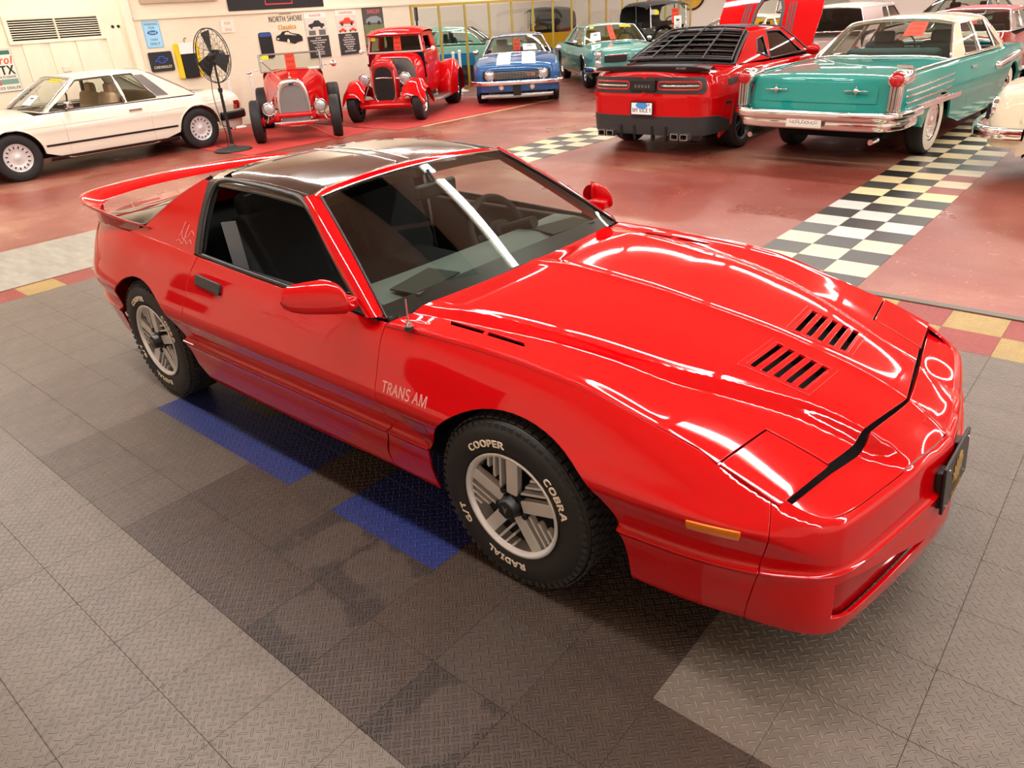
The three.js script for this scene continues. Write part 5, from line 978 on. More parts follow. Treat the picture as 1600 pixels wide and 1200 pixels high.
// ===== blue 1960s coupe with white stripes, facing us =====
{
  const fx = .627, fz = .779;
  const car = thing('striped_coupe', 'blue 1960s pony coupe with two white hood stripes, black grille and chrome bumper', 'car', [-9.62, 0, -10.72], heading(fx, fz));
  const c = carShell(car, {
    outline: [[.86, 0], [.85, .5], [.8, .78], [.6, .88], [0, .93], [-1.3, .9], [-2.8, .93], [-3.5, .86], [-3.75, .7], [-3.8, 0]],
    yc: [[-3.8, .86], [-3.3, .92], [-2.5, .94], [-.5, .96], [.3, .9], [.7, .83], [.86, .78]], ye: [[-3.8, .82], [-2.8, .9], [-1.2, .87], [-.2, .89], [.5, .82], [.86, .75]],
    y0: .2, cr: .6, dT: [[-3.8, .06], [-2.8, .12], [0, .12], [.86, .05]], tuck: .06, wb: 2.745, wr: .34, arch: .385, faceF: .62, faceR: -3.4, hoodF: .74, hoodR: -.42, frontLow: .28, deckF: -2.9, cuts: [-.6, -1.9], paint: MT.blue, topExp: 3,
    gh: { wb: .76, wr: .56, b: [-.5, -2.6], t: [-1.05, -1.95], yb: [.9, .92], yr: 1.25, crown: .06, bow: .2, glass: MT.glass, frame: MT.chrome, seatX: -1.5, seat: std(0xc7c2b6, .8),
      holes: [[[-.68, .92], [-1.12, 1.22], [-1.7, 1.225], [-1.8, .92]], [[-1.86, .93], [-1.77, 1.22], [-1.95, 1.21], [-2.15, .95]]] },
    wheel: { r: .34, w: .24, rim: .19, style: 'five' }, track: 1.54,
  });
  const W = c.w;
  for (const m of [0, 1]) {
    obj('grille', panel(W.W, [[0, .515], [0, .675], [.62, .69], [.7, .675], [.7, .53], [.62, .505]], { du: .04, off: .006, skirt: .006, m }), MT.dark, car);
    const s = m ? -1 : 1;
    lamp(car, 'headlight', .885, .605, s * .55, .09);
    lamp(car, 'fog_light', .9, .37, s * .32, .05, std(0xe3dccb, .3));
    obj('hood_stripe', panel(c.T, [[.8, s * .12], [.8, s * .4], [.0, s * .4], [-.42, s * .38], [-.42, s * .11], [0, s * .12]], { du: .06, off: .003, skirt: .002 }), MT.paperWhite, car);
    obj('header_vent', panel(c.T, [[.63, s * .1], [.66, s * .1], [.64, s * .62], [.6, s * .62]], { du: .06, off: .002, skirt: .002 }), MT.dark, car);
    obj('side_mirror', sph(.07, -.8, .97, s * .92, .7, .8, 1), MT.chrome, car);
    obj('wiper', rod([-.34, .965, s * .1 - .1], [-.44, .98, s * .1 - .5], .006), MT.dark, car);
  }
  for (let i = 0; i < 5; i++) obj('grille_bar', tube([-.45, -.2, 0, .2, .45].map(z => { const p = W.W(Math.abs(z), .54 + i * .028); return [p[0] + .012, p[1], z]; }), .005, 20, 5), MT.satin, car);
  for (let i = -7; i <= 7; i++) obj('grille_bar', tube([.53, .66].map(y => { const z = i * .062, p = W.W(Math.abs(z), y); return [p[0] + .012, y, z]; }), .004, 4, 5), MT.satin, car);
  bumper(car, 'front_bumper', [[.55, .95], [.78, .9], [.92, .72], [.95, .3], [.955, 0], [.95, -.3], [.92, -.72], [.78, -.9], [.55, -.95]], .46, .085, .06);
  obj('chin_spoiler', grid(Array.from({ length: 15 }, (_, i) => { const z = lerp(-.75, .75, i / 14), x = .86 - .1 * (z / .75) ** 2; return [[x, .24, z], [x + .05, .17, z], [x - .02, .16, z]]; })), MT.satin, car);
  obj('tag_bracket', box(.03, .2, .16, .93, .32, 0, .01), MT.dark, car);
  { const t = textGeo('Z/28', .06, .006); t.rotateY(Math.PI / 2); t.translate(.905, .61, -.3); obj('grille_badge', t, MT.chrome, car); }
  cardThing(car, card(c.WS, -.12, .1, .15, .85, -.02), noticeMat, 'notice_card', 'orange notice card inside the windshield of the blue striped coupe', 'sign');
  cardThing(car, card(c.WS, -.6, -.2, .08, .4, .01), infoMat, 'info_sheet', 'white info sheet on the dash of the blue striped coupe');
}
// ===== seafoam mid-1960s hardtop with stacked lamps =====
{
  const fx = .736, fz = .677;
  const car = thing('stacked_lamp_coupe', 'seafoam green 1960s hardtop with stacked headlights, a split grille and chrome wheels', 'car', [-9.02, 0, -13.85], heading(fx, fz));
  const c = carShell(car, {
    outline: [[.95, 0], [.9, .3], [.93, .6], [.9, .85], [.7, .92], [0, .94], [-1.5, .94], [-3.0, .93], [-3.9, .85], [-4.1, .6], [-4.15, 0]],
    yc: [[-4.15, .84], [-3.3, .93], [-2.5, .95], [-.4, .97], [.5, .9], [.95, .84]], ye: [[-4.15, .82], [-2.8, .9], [-1.2, .88], [0, .88], [.95, .85]],
    y0: .24, cr: .66, dT: .07, tuck: .06, wb: 2.92, wr: .345, arch: .39, faceF: .72, faceR: -3.7, hoodR: -.4, frontLow: .42, deckF: -3.0, cuts: [-.75, -2.05], paint: MT.gto, topExp: 3,
    gh: { wb: .78, wr: .6, b: [-.5, -2.9], t: [-1.0, -2.2], yb: [.9, .92], yr: 1.29, crown: .06, bow: .2, glass: MT.glass, frame: MT.chrome, seatX: -1.5, seat: std(0xb99c3f, .8), rearX: -2.4,
      holes: [[[-.68, .92], [-1.08, 1.26], [-1.75, 1.265], [-1.8, .92]], [[-1.86, .93], [-1.81, 1.26], [-2.15, 1.255], [-2.5, .95]]] },
    wheel: { r: .345, w: .22, rim: .19, style: 'five' }, track: 1.52,
  });
  const W = c.w;
  for (const s of [-1, 1]) {
    lamp(car, 'headlight', .95, .76, s * .76, .085); lamp(car, 'headlight', .95, .58, s * .76, .085);
    obj('lamp_pod', box(.08, .4, .24, .9, .67, s * .76, .03), MT.gto, car);
    obj('grille', box(.05, .13, .52, .93, .66, s * .35, .02), MT.dark, car);
    obj('grille_trim', box(.03, .03, .54, .945, .74, s * .35, .008), MT.chrome, car);
    obj('side_mirror', sph(.065, -.78, .97, s * .93, .7, .8, 1), MT.chrome, car);
    obj('sill_moulding', ribbon(W.W, sideP(W, [[-.42, .3], [-1.5, .3], [-2.5, .3]]), .03, { m: s < 0, off: .006 }), MT.chrome, car);
    obj('arch_moulding', tube(arc(0, .345, .395, .395, 170, 0, 12).map(([x, y]) => { const p = W.W(W.sAt(x), y); return [p[0], p[1], (p[2] + .005) * s]; }), .008, 30, 5), MT.chrome, car);
  }
  obj('hood_scoop', box(.35, .04, .4, .05, .955, 0, .02), MT.gto, car);
  bumper(car, 'front_bumper', [[.6, .98], [.85, .97], [1.0, .85], [1.03, .4], [1.04, 0], [1.03, -.4], [1.0, -.85], [.85, -.97], [.6, -.98]], .46, .13, .09);
  cardThing(car, card(c.WS, .5, .82, .1, .55), infoMat, 'info_sheet', 'white info sheet in the windshield of the seafoam hardtop');
  cardThing(car, card(c.WS, .02, .2, .1, .98), noticeMat, 'notice_card', 'orange notice card in the windshield of the seafoam hardtop', 'sign');
  cardThing(car, card(c.WS, -.75, -.3, .78, .96), std(0xffffff, .7, 0, { map: printTex(['WE FINANCE'], '#f2b818', '#7a4a08', 256, 64, { bold: 1, size: .6 }) }), 'finance_sticker', 'yellow sticker at the top of the seafoam hardtop windshield', 'sticker');
  cardThing(car, card(c.WS, .72, .86, .82, .95), MT.tagYellow, 'yellow_tag', 'small yellow tag in the windshield corner of the seafoam hardtop', 'tag');
}
// half super-ellipse section over the top, from z=-hw to +hw
const archSec = (x, hw, y0, y1, e = .55, n = 22) => Array.from({ length: n + 1 }, (_, k) => { const a = Math.PI * k / n, c = Math.cos(a), s = Math.sin(a); return [x, y0 + (y1 - y0) * Math.abs(s) ** e, -hw * Math.sign(c) * Math.abs(c) ** e]; });
const grilleTex = dataTex(256, (u, v) => { const a = (u * 64) % 1, b = (v * 64) % 1; return (a < .35 || b < .35) ? 150 : 60; });
grilleTex.repeat.set(1, 1);
const meshMat = std(0xffffff, .5, .4, { map: grilleTex });
// disc fender over a wheel: shell of revolution over an angular span
const fenderShell = (cx, cy, z0, z1, r, a0, a1, bulge = .03, n = 20) => grid(Array.from({ length: n + 1 }, (_, i) => { const a = (a0 + (a1 - a0) * i / n) * Math.PI / 180; return Array.from({ length: 11 }, (_, j) => { const t = j / 10, k = r + bulge * Math.sin(Math.PI * t) - (t < .08 || t > .92 ? .05 : 0); return [cx + k * Math.cos(a), cy + k * Math.sin(a), lerp(z0, z1, clamp((t - .08) / .84))]; }); }));
function hotRodFront(car, axY, tr, st, mat) {
  const ax = obj('front_axle', [rod([0, axY, -tr + .12], [0, axY, tr - .12], .028), rod([-.03, axY - .04, -tr + .2], [-.9, axY + .05, -.32], .018), rod([-.03, axY - .04, tr - .2], [-.9, axY + .05, .32], .018), cyl(.07, .07, .1, 0, axY, -tr + .08, 'z', 16), cyl(.07, .07, .1, 0, axY, tr - .08, 'z', 16)], mat, car);
  obj('leaf_spring', tube([[.06, axY + .02, -.42], [.06, axY + .13, 0], [.06, axY + .02, .42]], .022, 16, 6), mat, ax);
  for (const s of [-1, 1]) obj('shock_absorber', rod([.05, axY - .02, s * .5], [-.02, axY + .3, s * .36], .02), MT.chrome, ax);
}
// ===== red open roadster with bare front wheels =====
{
  const fx = .8, fz = .6;
  const car = thing('red_roadster', 'red open hot rod roadster with exposed front wheels and a chrome-framed mesh grille', 'car', [-10.07, 0, -5.33], heading(fx, fz));
  const R = MT.redRod;
  hotRodFront(car, .34, .68, null, R);
  for (const s of [-1, 1]) { wheel(car, 0, s, .655, { r: .345, w: .17, rim: .19, style: 'five', rimMat: MT.chrome }); wheel(car, -2.0, s, .66, { r: .37, w: .24, rim: .2, style: 'five', rimMat: MT.chrome }); }
  obj('frame_rail', box(2.4, .1, .06, -.9, .42, .3, .015), R, car); obj('frame_rail', box(2.4, .1, .06, -.9, .42, -.3, .015), R, car);
  obj('front_crossmember', [rod([.1, .42, -.34], [.1, .42, .34], .045), rod([.3, .3, -.3], [.3, .3, .3], .02)], R, car);
  obj('spreader_bar', rod([.28, .32, -.36], [.28, .32, .36], .022), MT.satin, car);
  // grille shell
  const shell = [.26, .25, .26]; const ring = (x, k) => archSec(x, .265 * k, .3, .3 + .66 * k, .62, 26).concat([]);
  const sh = obj('grille_shell', grid([ring(.02, 1.02), ring(.10, 1.05), ring(.13, 1.0), ring(.12, .9)]), MT.chrome, car);
  obj('grille_base', tube([[.1, .3, -.26], [.12, .265, -.15], [.13, .255, 0], [.12, .265, .15], [.1, .3, .26]], .03, 24, 8), MT.chrome, sh);
  { const o = archSec(0, .24, .28, .3 + .6, .62, 26).map(p => [p[2], p[1]]); const g = slab(o, .02); g.rotateY(Math.PI / 2); g.translate(.085, 0, 0); const uv = g.attributes.uv, p = g.attributes.position; for (let i = 0; i < uv.count; i++) uv.setXY(i, p.getZ(i) * 2, p.getY(i) * 2); obj('grille_mesh', g, meshMat, sh); }
  obj('hood_ornament', [sph(.022, .07, 1.0, 0), rod([.07, .96, 0], [.07, 1.06, 0], .008), sph(.014, .07, 1.07, 0)], MT.chrome, sh);
  obj('shell_badge', sph(.03, .135, .91, 0, .3, .7, 1.4), std(0x26324e, .3), sh);
  // hood and cowl
  obj('hood', grid([archSec(.0, .24, .52, .93, .5), archSec(-.3, .31, .5, .97, .48), archSec(-.65, .4, .48, 1.02, .45), archSec(-.92, .48, .46, 1.06, .42)]), R, car);
  obj('cowl', grid([archSec(-.925, .485, .4, 1.065, .42), archSec(-1.05, .52, .4, 1.085, .4), archSec(-1.25, .56, .4, 1.08, .4)]), R, car);
  // cockpit tub, door tops, tail
  const tub = (s) => grid([[-1.25, .53, 1.06], [-1.5, .53, 1.0], [-1.8, .52, 1.0], [-2.1, .5, .98], [-2.4, .36, .85], [-2.55, .2, .7]].map(([x, hw, y]) => [[x, .4, s * hw * .9], [x, .6, s * hw * 1.02], [x, y - .08, s * hw], [x, y, s * (hw - .04)], [x, y - .03, s * (hw - .09)]]));
  obj('body_side', tub(1), R, car); obj('body_side', tub(-1), R, car);
  obj('tonneau', grid([[-1.75, .98], [-1.95, 1.0], [-2.2, .95], [-2.48, .8]].map(([x, y]) => Array.from({ length: 9 }, (_, j) => [x, y - .04 * ((j - 4) / 4) ** 2, (j - 4) / 4 * (x < -2.3 ? .3 : .48)]))), std(0xb79a6c, .8), car);
  obj('bench_seat', [box(.4, .18, .9, -1.5, .6, 0, .06), box(.16, .45, .9, -1.72, .82, 0, .06)], std(0xb79a6c, .8), car);
  obj('cockpit_floor', box(1.0, .04, .9, -1.6, .42, 0), MT.well, car);
  // windshield
  const wsX = -1.02, fr = [[wsX, 1.05, -.53], [wsX - .06, 1.33, -.53], [wsX - .06, 1.33, .53], [wsX, 1.05, .53]];
  const f = obj('windshield_frame', [rod(fr[0], fr[1], .018), rod(fr[1], fr[2], .014), rod(fr[2], fr[3], .018), rod(fr[0], fr[3], .012)], MT.satin, car);
  obj('windshield_glass', grid([[fr[0], fr[1]], [fr[3], fr[2]]]), MT.glass, f);
  obj('windshield_brace', rod([wsX + .0, 1.24, .5], [-1.5, 1.02, .35], .014), MT.paperWhite, f);
  for (const s of [-1, 1]) {
    const hl = lamp(car, 'headlight', .12, .54, s * .43, .095); obj('lamp_bucket', lathe([[.09, .0], [.1, -.05], [.07, -.13], [0, -.16]], 20, 'x').translate(.12, .54, s * .43), MT.chrome, hl); obj('lamp_bar', rod([.06, .36, s * .4], [.06, .48, s * .43], .014), MT.chrome, hl);
  }
  const mi = obj('side_mirror', lathe([[0, .0], [.055, .0], [.05, .03], [0, .045]], 16, 'x').translate(-1.0, 1.12, -.75), MT.chrome, car); obj('mirror_arm', rod([-1.02, 1.1, -.55], [-1.0, 1.12, -.75], .008), MT.chrome, mi);
  const mj = obj('side_mirror', sph(.05, -1.0, 1.06, .74, .5, .5, 1), MT.chrome, car); obj('mirror_arm', rod([-1.02, 1.1, .55], [-1.0, 1.07, .74], .008), MT.chrome, mj);
  obj('exhaust_header', [[-.35, .35], [-.55, .35]].flatMap(([x, z]) => [rod([x, .66, z], [x - .2, .5, .45], .025), rod([x, .66, -z], [x - .2, .5, -.45], .025)]), MT.chrome, car).userData.kind = 'stuff';
  obj('tow_rope', tube([[.18, .34, 0], [.22, .2, -.3], [.3, .03, -.62], [.34, .03, -.78], [.26, .03, -.84]], .008, 40, 5), std(0xc8503a, .7), car);
  const P = (u, t) => lerp3(lerp3(fr[0], fr[3], u), lerp3(fr[1], fr[2], u), t);
  cardThing(car, card(P, .42, .58, .02, .98, .004), noticeMat, 'notice_card', 'orange notice card in the windshield of the red roadster', 'sign');
  cardThing(car, card(P, .84, .95, .72, .95, .004), MT.tagYellow, 'yellow_tag', 'small yellow tag in the windshield corner of the red roadster', 'tag');
  cardThing(car, card(P, .04, .22, -.08, .1, .012), MT.paperWhite, 'paper_slip', 'white paper slip on the cowl of the red roadster', 'paper');
}
// ===== red closed hot rod coupe with fenders =====
{
  const fx = .545, fz = .838;
  const car = thing('red_hot_rod', 'red closed hot rod coupe with swept fenders and a tall black grille', 'car', [-10.2, 0, -7.51], heading(fx, fz));
  const R = MT.redRod;
  hotRodFront(car, .33, .64, null, MT.satin);
  for (const s of [-1, 1]) { wheel(car, 0, s, .64, { r: .33, w: .19, rim: .19, style: 'five', rimMat: MT.chrome }); wheel(car, -2.6, s, .74, { r: .385, w: .3, rim: .2, style: 'five', rimMat: MT.chrome }); }
  // grille: bowed shell with vertical bars
  const ring = (x, k) => archSec(x, .225 * k, .42, .42 + .63 * k, .6, 24);
  const sh = obj('grille_shell', grid([ring(-.05, 1.1), ring(.1, 1.08), ring(.14, 1.0), ring(.13, .88)]), R, car);
  { const o = [[-.1, .34], [-.17, .42], [-.2, .6], [-.2, .95], [-.14, 1.0], [.14, 1.0], [.2, .95], [.2, .6], [.17, .42], [.1, .34]]; const g = slab(o, .02); g.rotateY(Math.PI / 2); g.translate(.11, 0, 0); obj('grille_backing', g, MT.dark, sh); for (let i = -6; i <= 6; i++) obj('grille_bar', rod([.14, .4, i * .028], [.14, .99, i * .03], .004, 5), MT.greyTrim, sh); }
  obj('shell_rim', tube([[.13, .92, -.215], [.14, .6, -.215], [.14, .4, -.17], [.14, .32, 0], [.14, .4, .17], [.14, .6, .215], [.13, .92, .215]], .012, 40, 6), MT.chrome, sh);
  obj('lamp_cross_bar', tube([[.0, .74, -.4], [.12, .78, -.15], [.14, .79, 0], [.12, .78, .15], [.0, .74, .4]], .016, 30, 8), MT.chrome, car);
  obj('front_apron', grid(Array.from({ length: 13 }, (_, i) => { const z = lerp(-.5, .5, i / 12); return [[.1, .42 - .02 * (z / .5) ** 2, z], [.2, .33, z], [.18, .26, z], [.08, .24, z]]; })), R, car);
  // front fenders
  for (const s of [-1, 1]) {
    const g = grid(Array.from({ length: 21 }, (_, i) => { const t = i / 20, a = lerp(18, 172, t) * Math.PI / 180, k = .40 + .06 * smooth(.5, 1, t), cx = .0 + k * Math.cos(a), cy = .33 + k * Math.sin(a) * 1.0 - .02; return Array.from({ length: 9 }, (_, j) => { const v = j / 8, z = lerp(.36, .8, v); return [cx - .02 * v, cy + .05 * Math.sin(Math.PI * v) - .13 * smooth(.72, 1, v) - .06 * smooth(.25, 0, v), s * z]; }); }));
    obj('front_fender', g, R, car);
    const rg = grid(Array.from({ length: 25 }, (_, i) => { const a = lerp(-20, 200, i / 24) * Math.PI / 180; return Array.from({ length: 10 }, (_, j) => { const v = j / 9, k = .47 + .05 * Math.sin(Math.PI * v * .8) - .16 * smooth(.7, 1, v); return [-2.6 + k * Math.cos(a) * 1.1, .4 + k * Math.sin(a), s * lerp(.52, .95, v)]; }); }));
    obj('rear_fender', rg, R, car);
    obj('running_board', grid([[-.42, .34], [-.8, .3], [-1.6, .28], [-2.1, .28]].map(([x, y]) => [[x, y, s * .5], [x, y + .01, s * .82], [x, y - .05, s * .84]])), MT.satin, car);
    const hl = lamp(car, 'headlight', .06, .76, s * .4, .1); obj('lamp_bucket', lathe([[.095, .0], [.105, -.05], [.07, -.15], [0, -.2]], 20, 'x').translate(.06, .76, s * .4), MT.chrome, hl);
    obj('exposed_engine_pipe', rod([-.25, .62, s * .3], [-.6, .5, s * .36], .03), MT.chrome, car);
  }
  // cowl, firewall, engine
  obj('cowl', grid([archSec(-.62, .46, .45, 1.08, .42), archSec(-.66, .5, .42, 1.12, .42), archSec(-.95, .56, .4, 1.17, .4)]), R, car);
  { const o = archSec(0, .46, .45, 1.07, .42, 20).map(p => [p[2], p[1]]); const g = slab(o, .02); g.rotateY(Math.PI / 2); g.translate(-.64, 0, 0); obj('firewall', g, MT.satin, car); }
  obj('engine', [box(.45, .3, .42, -.3, .72, 0, .05), box(.3, .14, .3, -.3, .92, 0, .04), cyl(.13, .13, .08, -.3, 1.0, 0, 'y', 20)], MT.dark, car);
  // cab
  const cabSec = (x, hw, y0, y1, tw, yr) => [[x, y0, -hw], [x, lerp(y0, y1, .5), -hw * 1.03], [x, y1, -hw], [x, yr, -tw], [x, yr + .05, -tw * .6], [x, yr + .06, 0], [x, yr + .05, tw * .6], [x, yr, tw], [x, y1, hw], [x, lerp(y0, y1, .5), hw * 1.03], [x, y0, hw]];
  for (const s of [-1, 1]) {
    obj('cab_side', grid([[-.95, .57], [-1.3, .6], [-1.8, .62], [-2.2, .6], [-2.6, .5], [-3.0, .3]].map(([x, hw]) => [[x, .4, s * hw * .96], [x, .7, s * hw * 1.03], [x, x < -2.3 ? 1.0 : 1.12, s * hw], [x, x < -2.3 ? 1.04 : 1.16, s * (hw - .04)]])), R, car);
    const C = (x, y) => [x, y, lerp(.585, .52, (y - 1.14) / .36)];
    const o = [[-.93, 1.14], [-1.06, 1.5], [-1.98, 1.5], [-2.1, 1.14]], h = [[-1.1, 1.19], [-1.16, 1.43], [-1.66, 1.43], [-1.7, 1.19]];
    obj('cab_frame', panel(C, withHoles(densify(o, .08), [densify(h, .06)]), { du: .1, skirt: .03, m: s < 0 }), R, car);
    const m = obj('side_mirror', sph(.05, -1.05, 1.2, s * .74, .8, .9, .9), MT.paperWhite, car); obj('mirror_arm', rod([-1.0, 1.18, s * .58], [-1.05, 1.2, s * .72], .01), MT.chrome, m);
    obj('door_hinge', [cyl(.018, .018, .05, -1.0, 1.3, s * .58, 'y', 8), cyl(.018, .018, .05, -.98, .95, s * .6, 'y', 8)], MT.redDeep, car).userData.kind = 'stuff';
  }
  obj('roof', grid([[-.98, 1.5, .5], [-1.02, 1.54, .54], [-1.2, 1.565, .55], [-1.6, 1.57, .55], [-1.95, 1.54, .53], [-2.08, 1.47, .48], [-2.16, 1.3, .5], [-2.2, 1.13, .53]].map(([x, y, hw]) => Array.from({ length: 15 }, (_, j) => { const u = (j - 7) / 7; return [x - .03 * u * u, y + .05 - .05 * Math.abs(u) ** 2.5 - .03 * Math.abs(u) ** 8, u * (hw + .02)]; }))), R, car);
  obj('added_dark_lining', grid([[-.98, 1.48], [-1.5, 1.54], [-2.0, 1.48], [-2.12, 1.2]].map(([x, y]) => Array.from({ length: 7 }, (_, j) => [x, y - .02, (j - 3) / 3 * .48]))), MT.seatBlack, car);  // dark sheet added under the roof to darken the cab
  obj('roof_visor', grid(Array.from({ length: 11 }, (_, i) => { const z = lerp(-.54, .54, i / 10); return [[-1.02, 1.57 - .05 * Math.abs(z / .54) ** 2.5, z], [-.9, 1.5, z], [-.88, 1.47, z], [-.95, 1.46, z]]; })), R, car);
  const P = (u, t) => lerp3([lerp(-.93, -.93, u), 1.17, lerp(-.55, .55, u)], [-.97, 1.47, lerp(-.5, .5, u)], t);
  const g = obj('windshield', grid([[P(0, 0), P(0, 1)], [P(1, 0), P(1, 1)]]), MT.glass, car);
  obj('windshield_frame', [rod(P(0, 0), P(0, 1), .02), rod(P(0, 1), P(1, 1), .016), rod(P(1, 1), P(1, 0), .02), rod(P(0, 0), P(1, 0), .018)], std(0xd8b9b2, .4), g);
  obj('cab_interior', [box(.16, .5, 1.0, -1.75, .98, 0, .06), box(.5, .16, 1.0, -1.5, .72, 0, .06), box(1.1, .04, 1.05, -1.5, .45, 0)], std(0x1f2330, .8), car);
  cardThing(car, card(P, .38, .52, .1, .98, .004), noticeMat, 'notice_card', 'orange notice card in the windshield of the red hot rod coupe', 'sign');
  cardThing(car, card(P, .88, .97, .72, .92, .004), MT.tagYellow, 'yellow_tag', 'small yellow tag in the windshield corner of the hot rod coupe', 'tag');
}
// red show mats under the two hot rods
tag(obj('floor_mat', plane(-12.6, -9.5, -6.6, -3.95, .008, .006), std(0xc23a34, .7)), 'flat red show mat under the open roadster', 'mat');
tag(obj('floor_mat', plane(-12.6, -9.05, -10.9, -6.7, .008, .006), std(0xb53630, .7)), 'flat red show mat under the closed hot rod', 'mat');

// ===== cars further back =====
function simpleCar(name, label, pos, dir, o) {
  const car = thing(name, label, 'car', pos, heading(...dir)), h = o.h || 1.4, b = o.belt || .95, R = o.paint;
  const c = carShell(car, {
    outline: [[.9, 0], [.87, .55], [.75, .82], [.5, .9], [0, .93], [-1.5, .93], [-3.0, .92], [-3.7, .85], [-3.95, .7], [-4.05, .4], [-4.08, 0]],
    yc: [[-4.1, b - .1], [-3.6, b], [-2.6, b + .04], [-.5, b + .03], [.4, b - .05], [.9, b - .15]], ye: [[-4.1, b - .12], [-3.4, b - .05], [-1.5, b - .02], [0, b - .05], [.9, b - .18]],
    y0: .23, cr: .6, dT: .09, wb: 2.9, wr: .345, arch: .385, faceF: .55, faceR: -3.6, hoodR: -.4, deckF: -3.0, cuts: [-.7, -2.0], paint: R, hoodPaint: o.hood, deckPaint: o.deck, doorPaint: o.door, topExp: 3, grid: { du: .12, dv: .1 },
    gh: { wb: .79, wr: .6, b: [-.5, o.wagon ? -3.85 : -2.95], t: [-1.0, o.wagon ? -3.6 : o.fast ? -1.95 : -2.25], yb: [b, b + .02], yr: h - .07, crown: .07, bow: .2, glass: o.glass || MT.glass, frame: MT.chrome, roofMat: o.roof || R, pillar: o.pillar || o.roof || R, seatX: -1.55, rearX: -2.3,
      holes: [[[-.7, b + .03], [-1.08, h - .11], [-1.7, h - .11], [-1.75, b + .03]], [[-1.82, b + .03], [-1.77, h - .11], [-2.15, h - .11], [-2.4, b + .04]]] },
    wheel: { r: .345, w: .2, rim: .19, white: o.ww, style: o.ww ? '' : 'five' }, track: 1.55,
  });
  for (const s of [-1, 1]) { lamp(car, 'headlight', .84, .68, s * .62, .09); obj('tail_lamp', box(.05, .16, .12, -4.0, .74, s * .68, .02), MT.lampRed, car); }
  bumper(car, 'front_bumper', [[.5, .95], [.75, .9], [.93, .7], [.98, 0], [.93, -.7], [.75, -.9], [.5, -.95]], .48, .12, .08);
  bumper(car, 'rear_bumper', [[-3.6, .95], [-3.9, .88], [-4.08, .65], [-4.14, 0], [-4.08, -.65], [-3.9, -.88], [-3.6, -.95]], .48, .14, .08);
  obj('grille', box(.04, .16, .9, .9, .62, 0, .02), MT.dark, car);
  return [car, c];
}
{
  const [rw, c] = simpleCar('two_tone_hardtop', 'deep red and cream 1950s hardtop with bright red roof behind the teal sedan', [-1.9, 0, -16.86], [0, -1], { paint: MT.redDeep, deck: MT.cream, hood: MT.cream, roof: std(0xc81218, .45), pillar: MT.chrome, belt: .97, h: 1.38, ww: 1 });
  cardThing(rw, card(c.RW, .1, .3, .3, .62), noticeMat, 'notice_card', 'red notice card in the rear window of the red and cream hardtop', 'sign');
  for (const s of [-1, 1]) obj('tail_fin', grid([[-2.9, .93, .86], [-3.4, 1.0, .86], [-3.9, 1.04, .8], [-4.05, .98, .74]].map(([x, y, z]) => [[x, .8, s * (z + .03)], [x, y, s * z], [x, .86, s * (z - .1)]])), MT.redDeep, rw);
  simpleCar('cream_roadster', 'cream 1950s car with a wrap-around chrome bumper standing on the checkered path', [.82, 0, -7.38], [-1, .02], { paint: MT.cream, belt: 1.0, h: 1.4 });
  simpleCar('white_fastback', 'white coupe parked behind the red muscle coupe', [-6.4, 0, -16.9], [.05, -1], { paint: MT.white, h: 1.4, belt: .95, fast: 1 });
  simpleCar('silver_wagon', 'silver pink station wagon behind the raised red hood', [-4.45, 0, -17.4], [-.06, -1], { paint: std(0xb9a6a0, .3, .3), h: 1.53, belt: 1.05, wagon: 1, glass: MT.glassDark });
  simpleCar('dark_green_sedan', 'dark green sedan whose roof shows behind the cream roof of the teal sedan', [-3.3, 0, -23.8], [.1, -.99], { paint: MT.tealDark, h: 1.45, belt: 1.0 });
  simpleCar('red_pickup', 'small red car parked by the far back wall', [-8.2, 0, -25.0], [.3, .95], { paint: MT.redRod, h: 1.5, belt: 1.0 });
  simpleCar('pale_green_sedan', 'pale green sedan standing behind the gold-framed glazing', [-14.2, 0, -15.6], [.85, -.52], { paint: MT.seafoam, h: 1.42, belt: .95 });
  simpleCar('turquoise_sedan', 'turquoise sedan with a pale roof further behind the gold-framed glazing', [-18.4, 0, -17.2], [.8, -.6], { paint: std(0x3a9aa4, .3), roof: MT.cream, h: 1.5, belt: 1.0 });
}
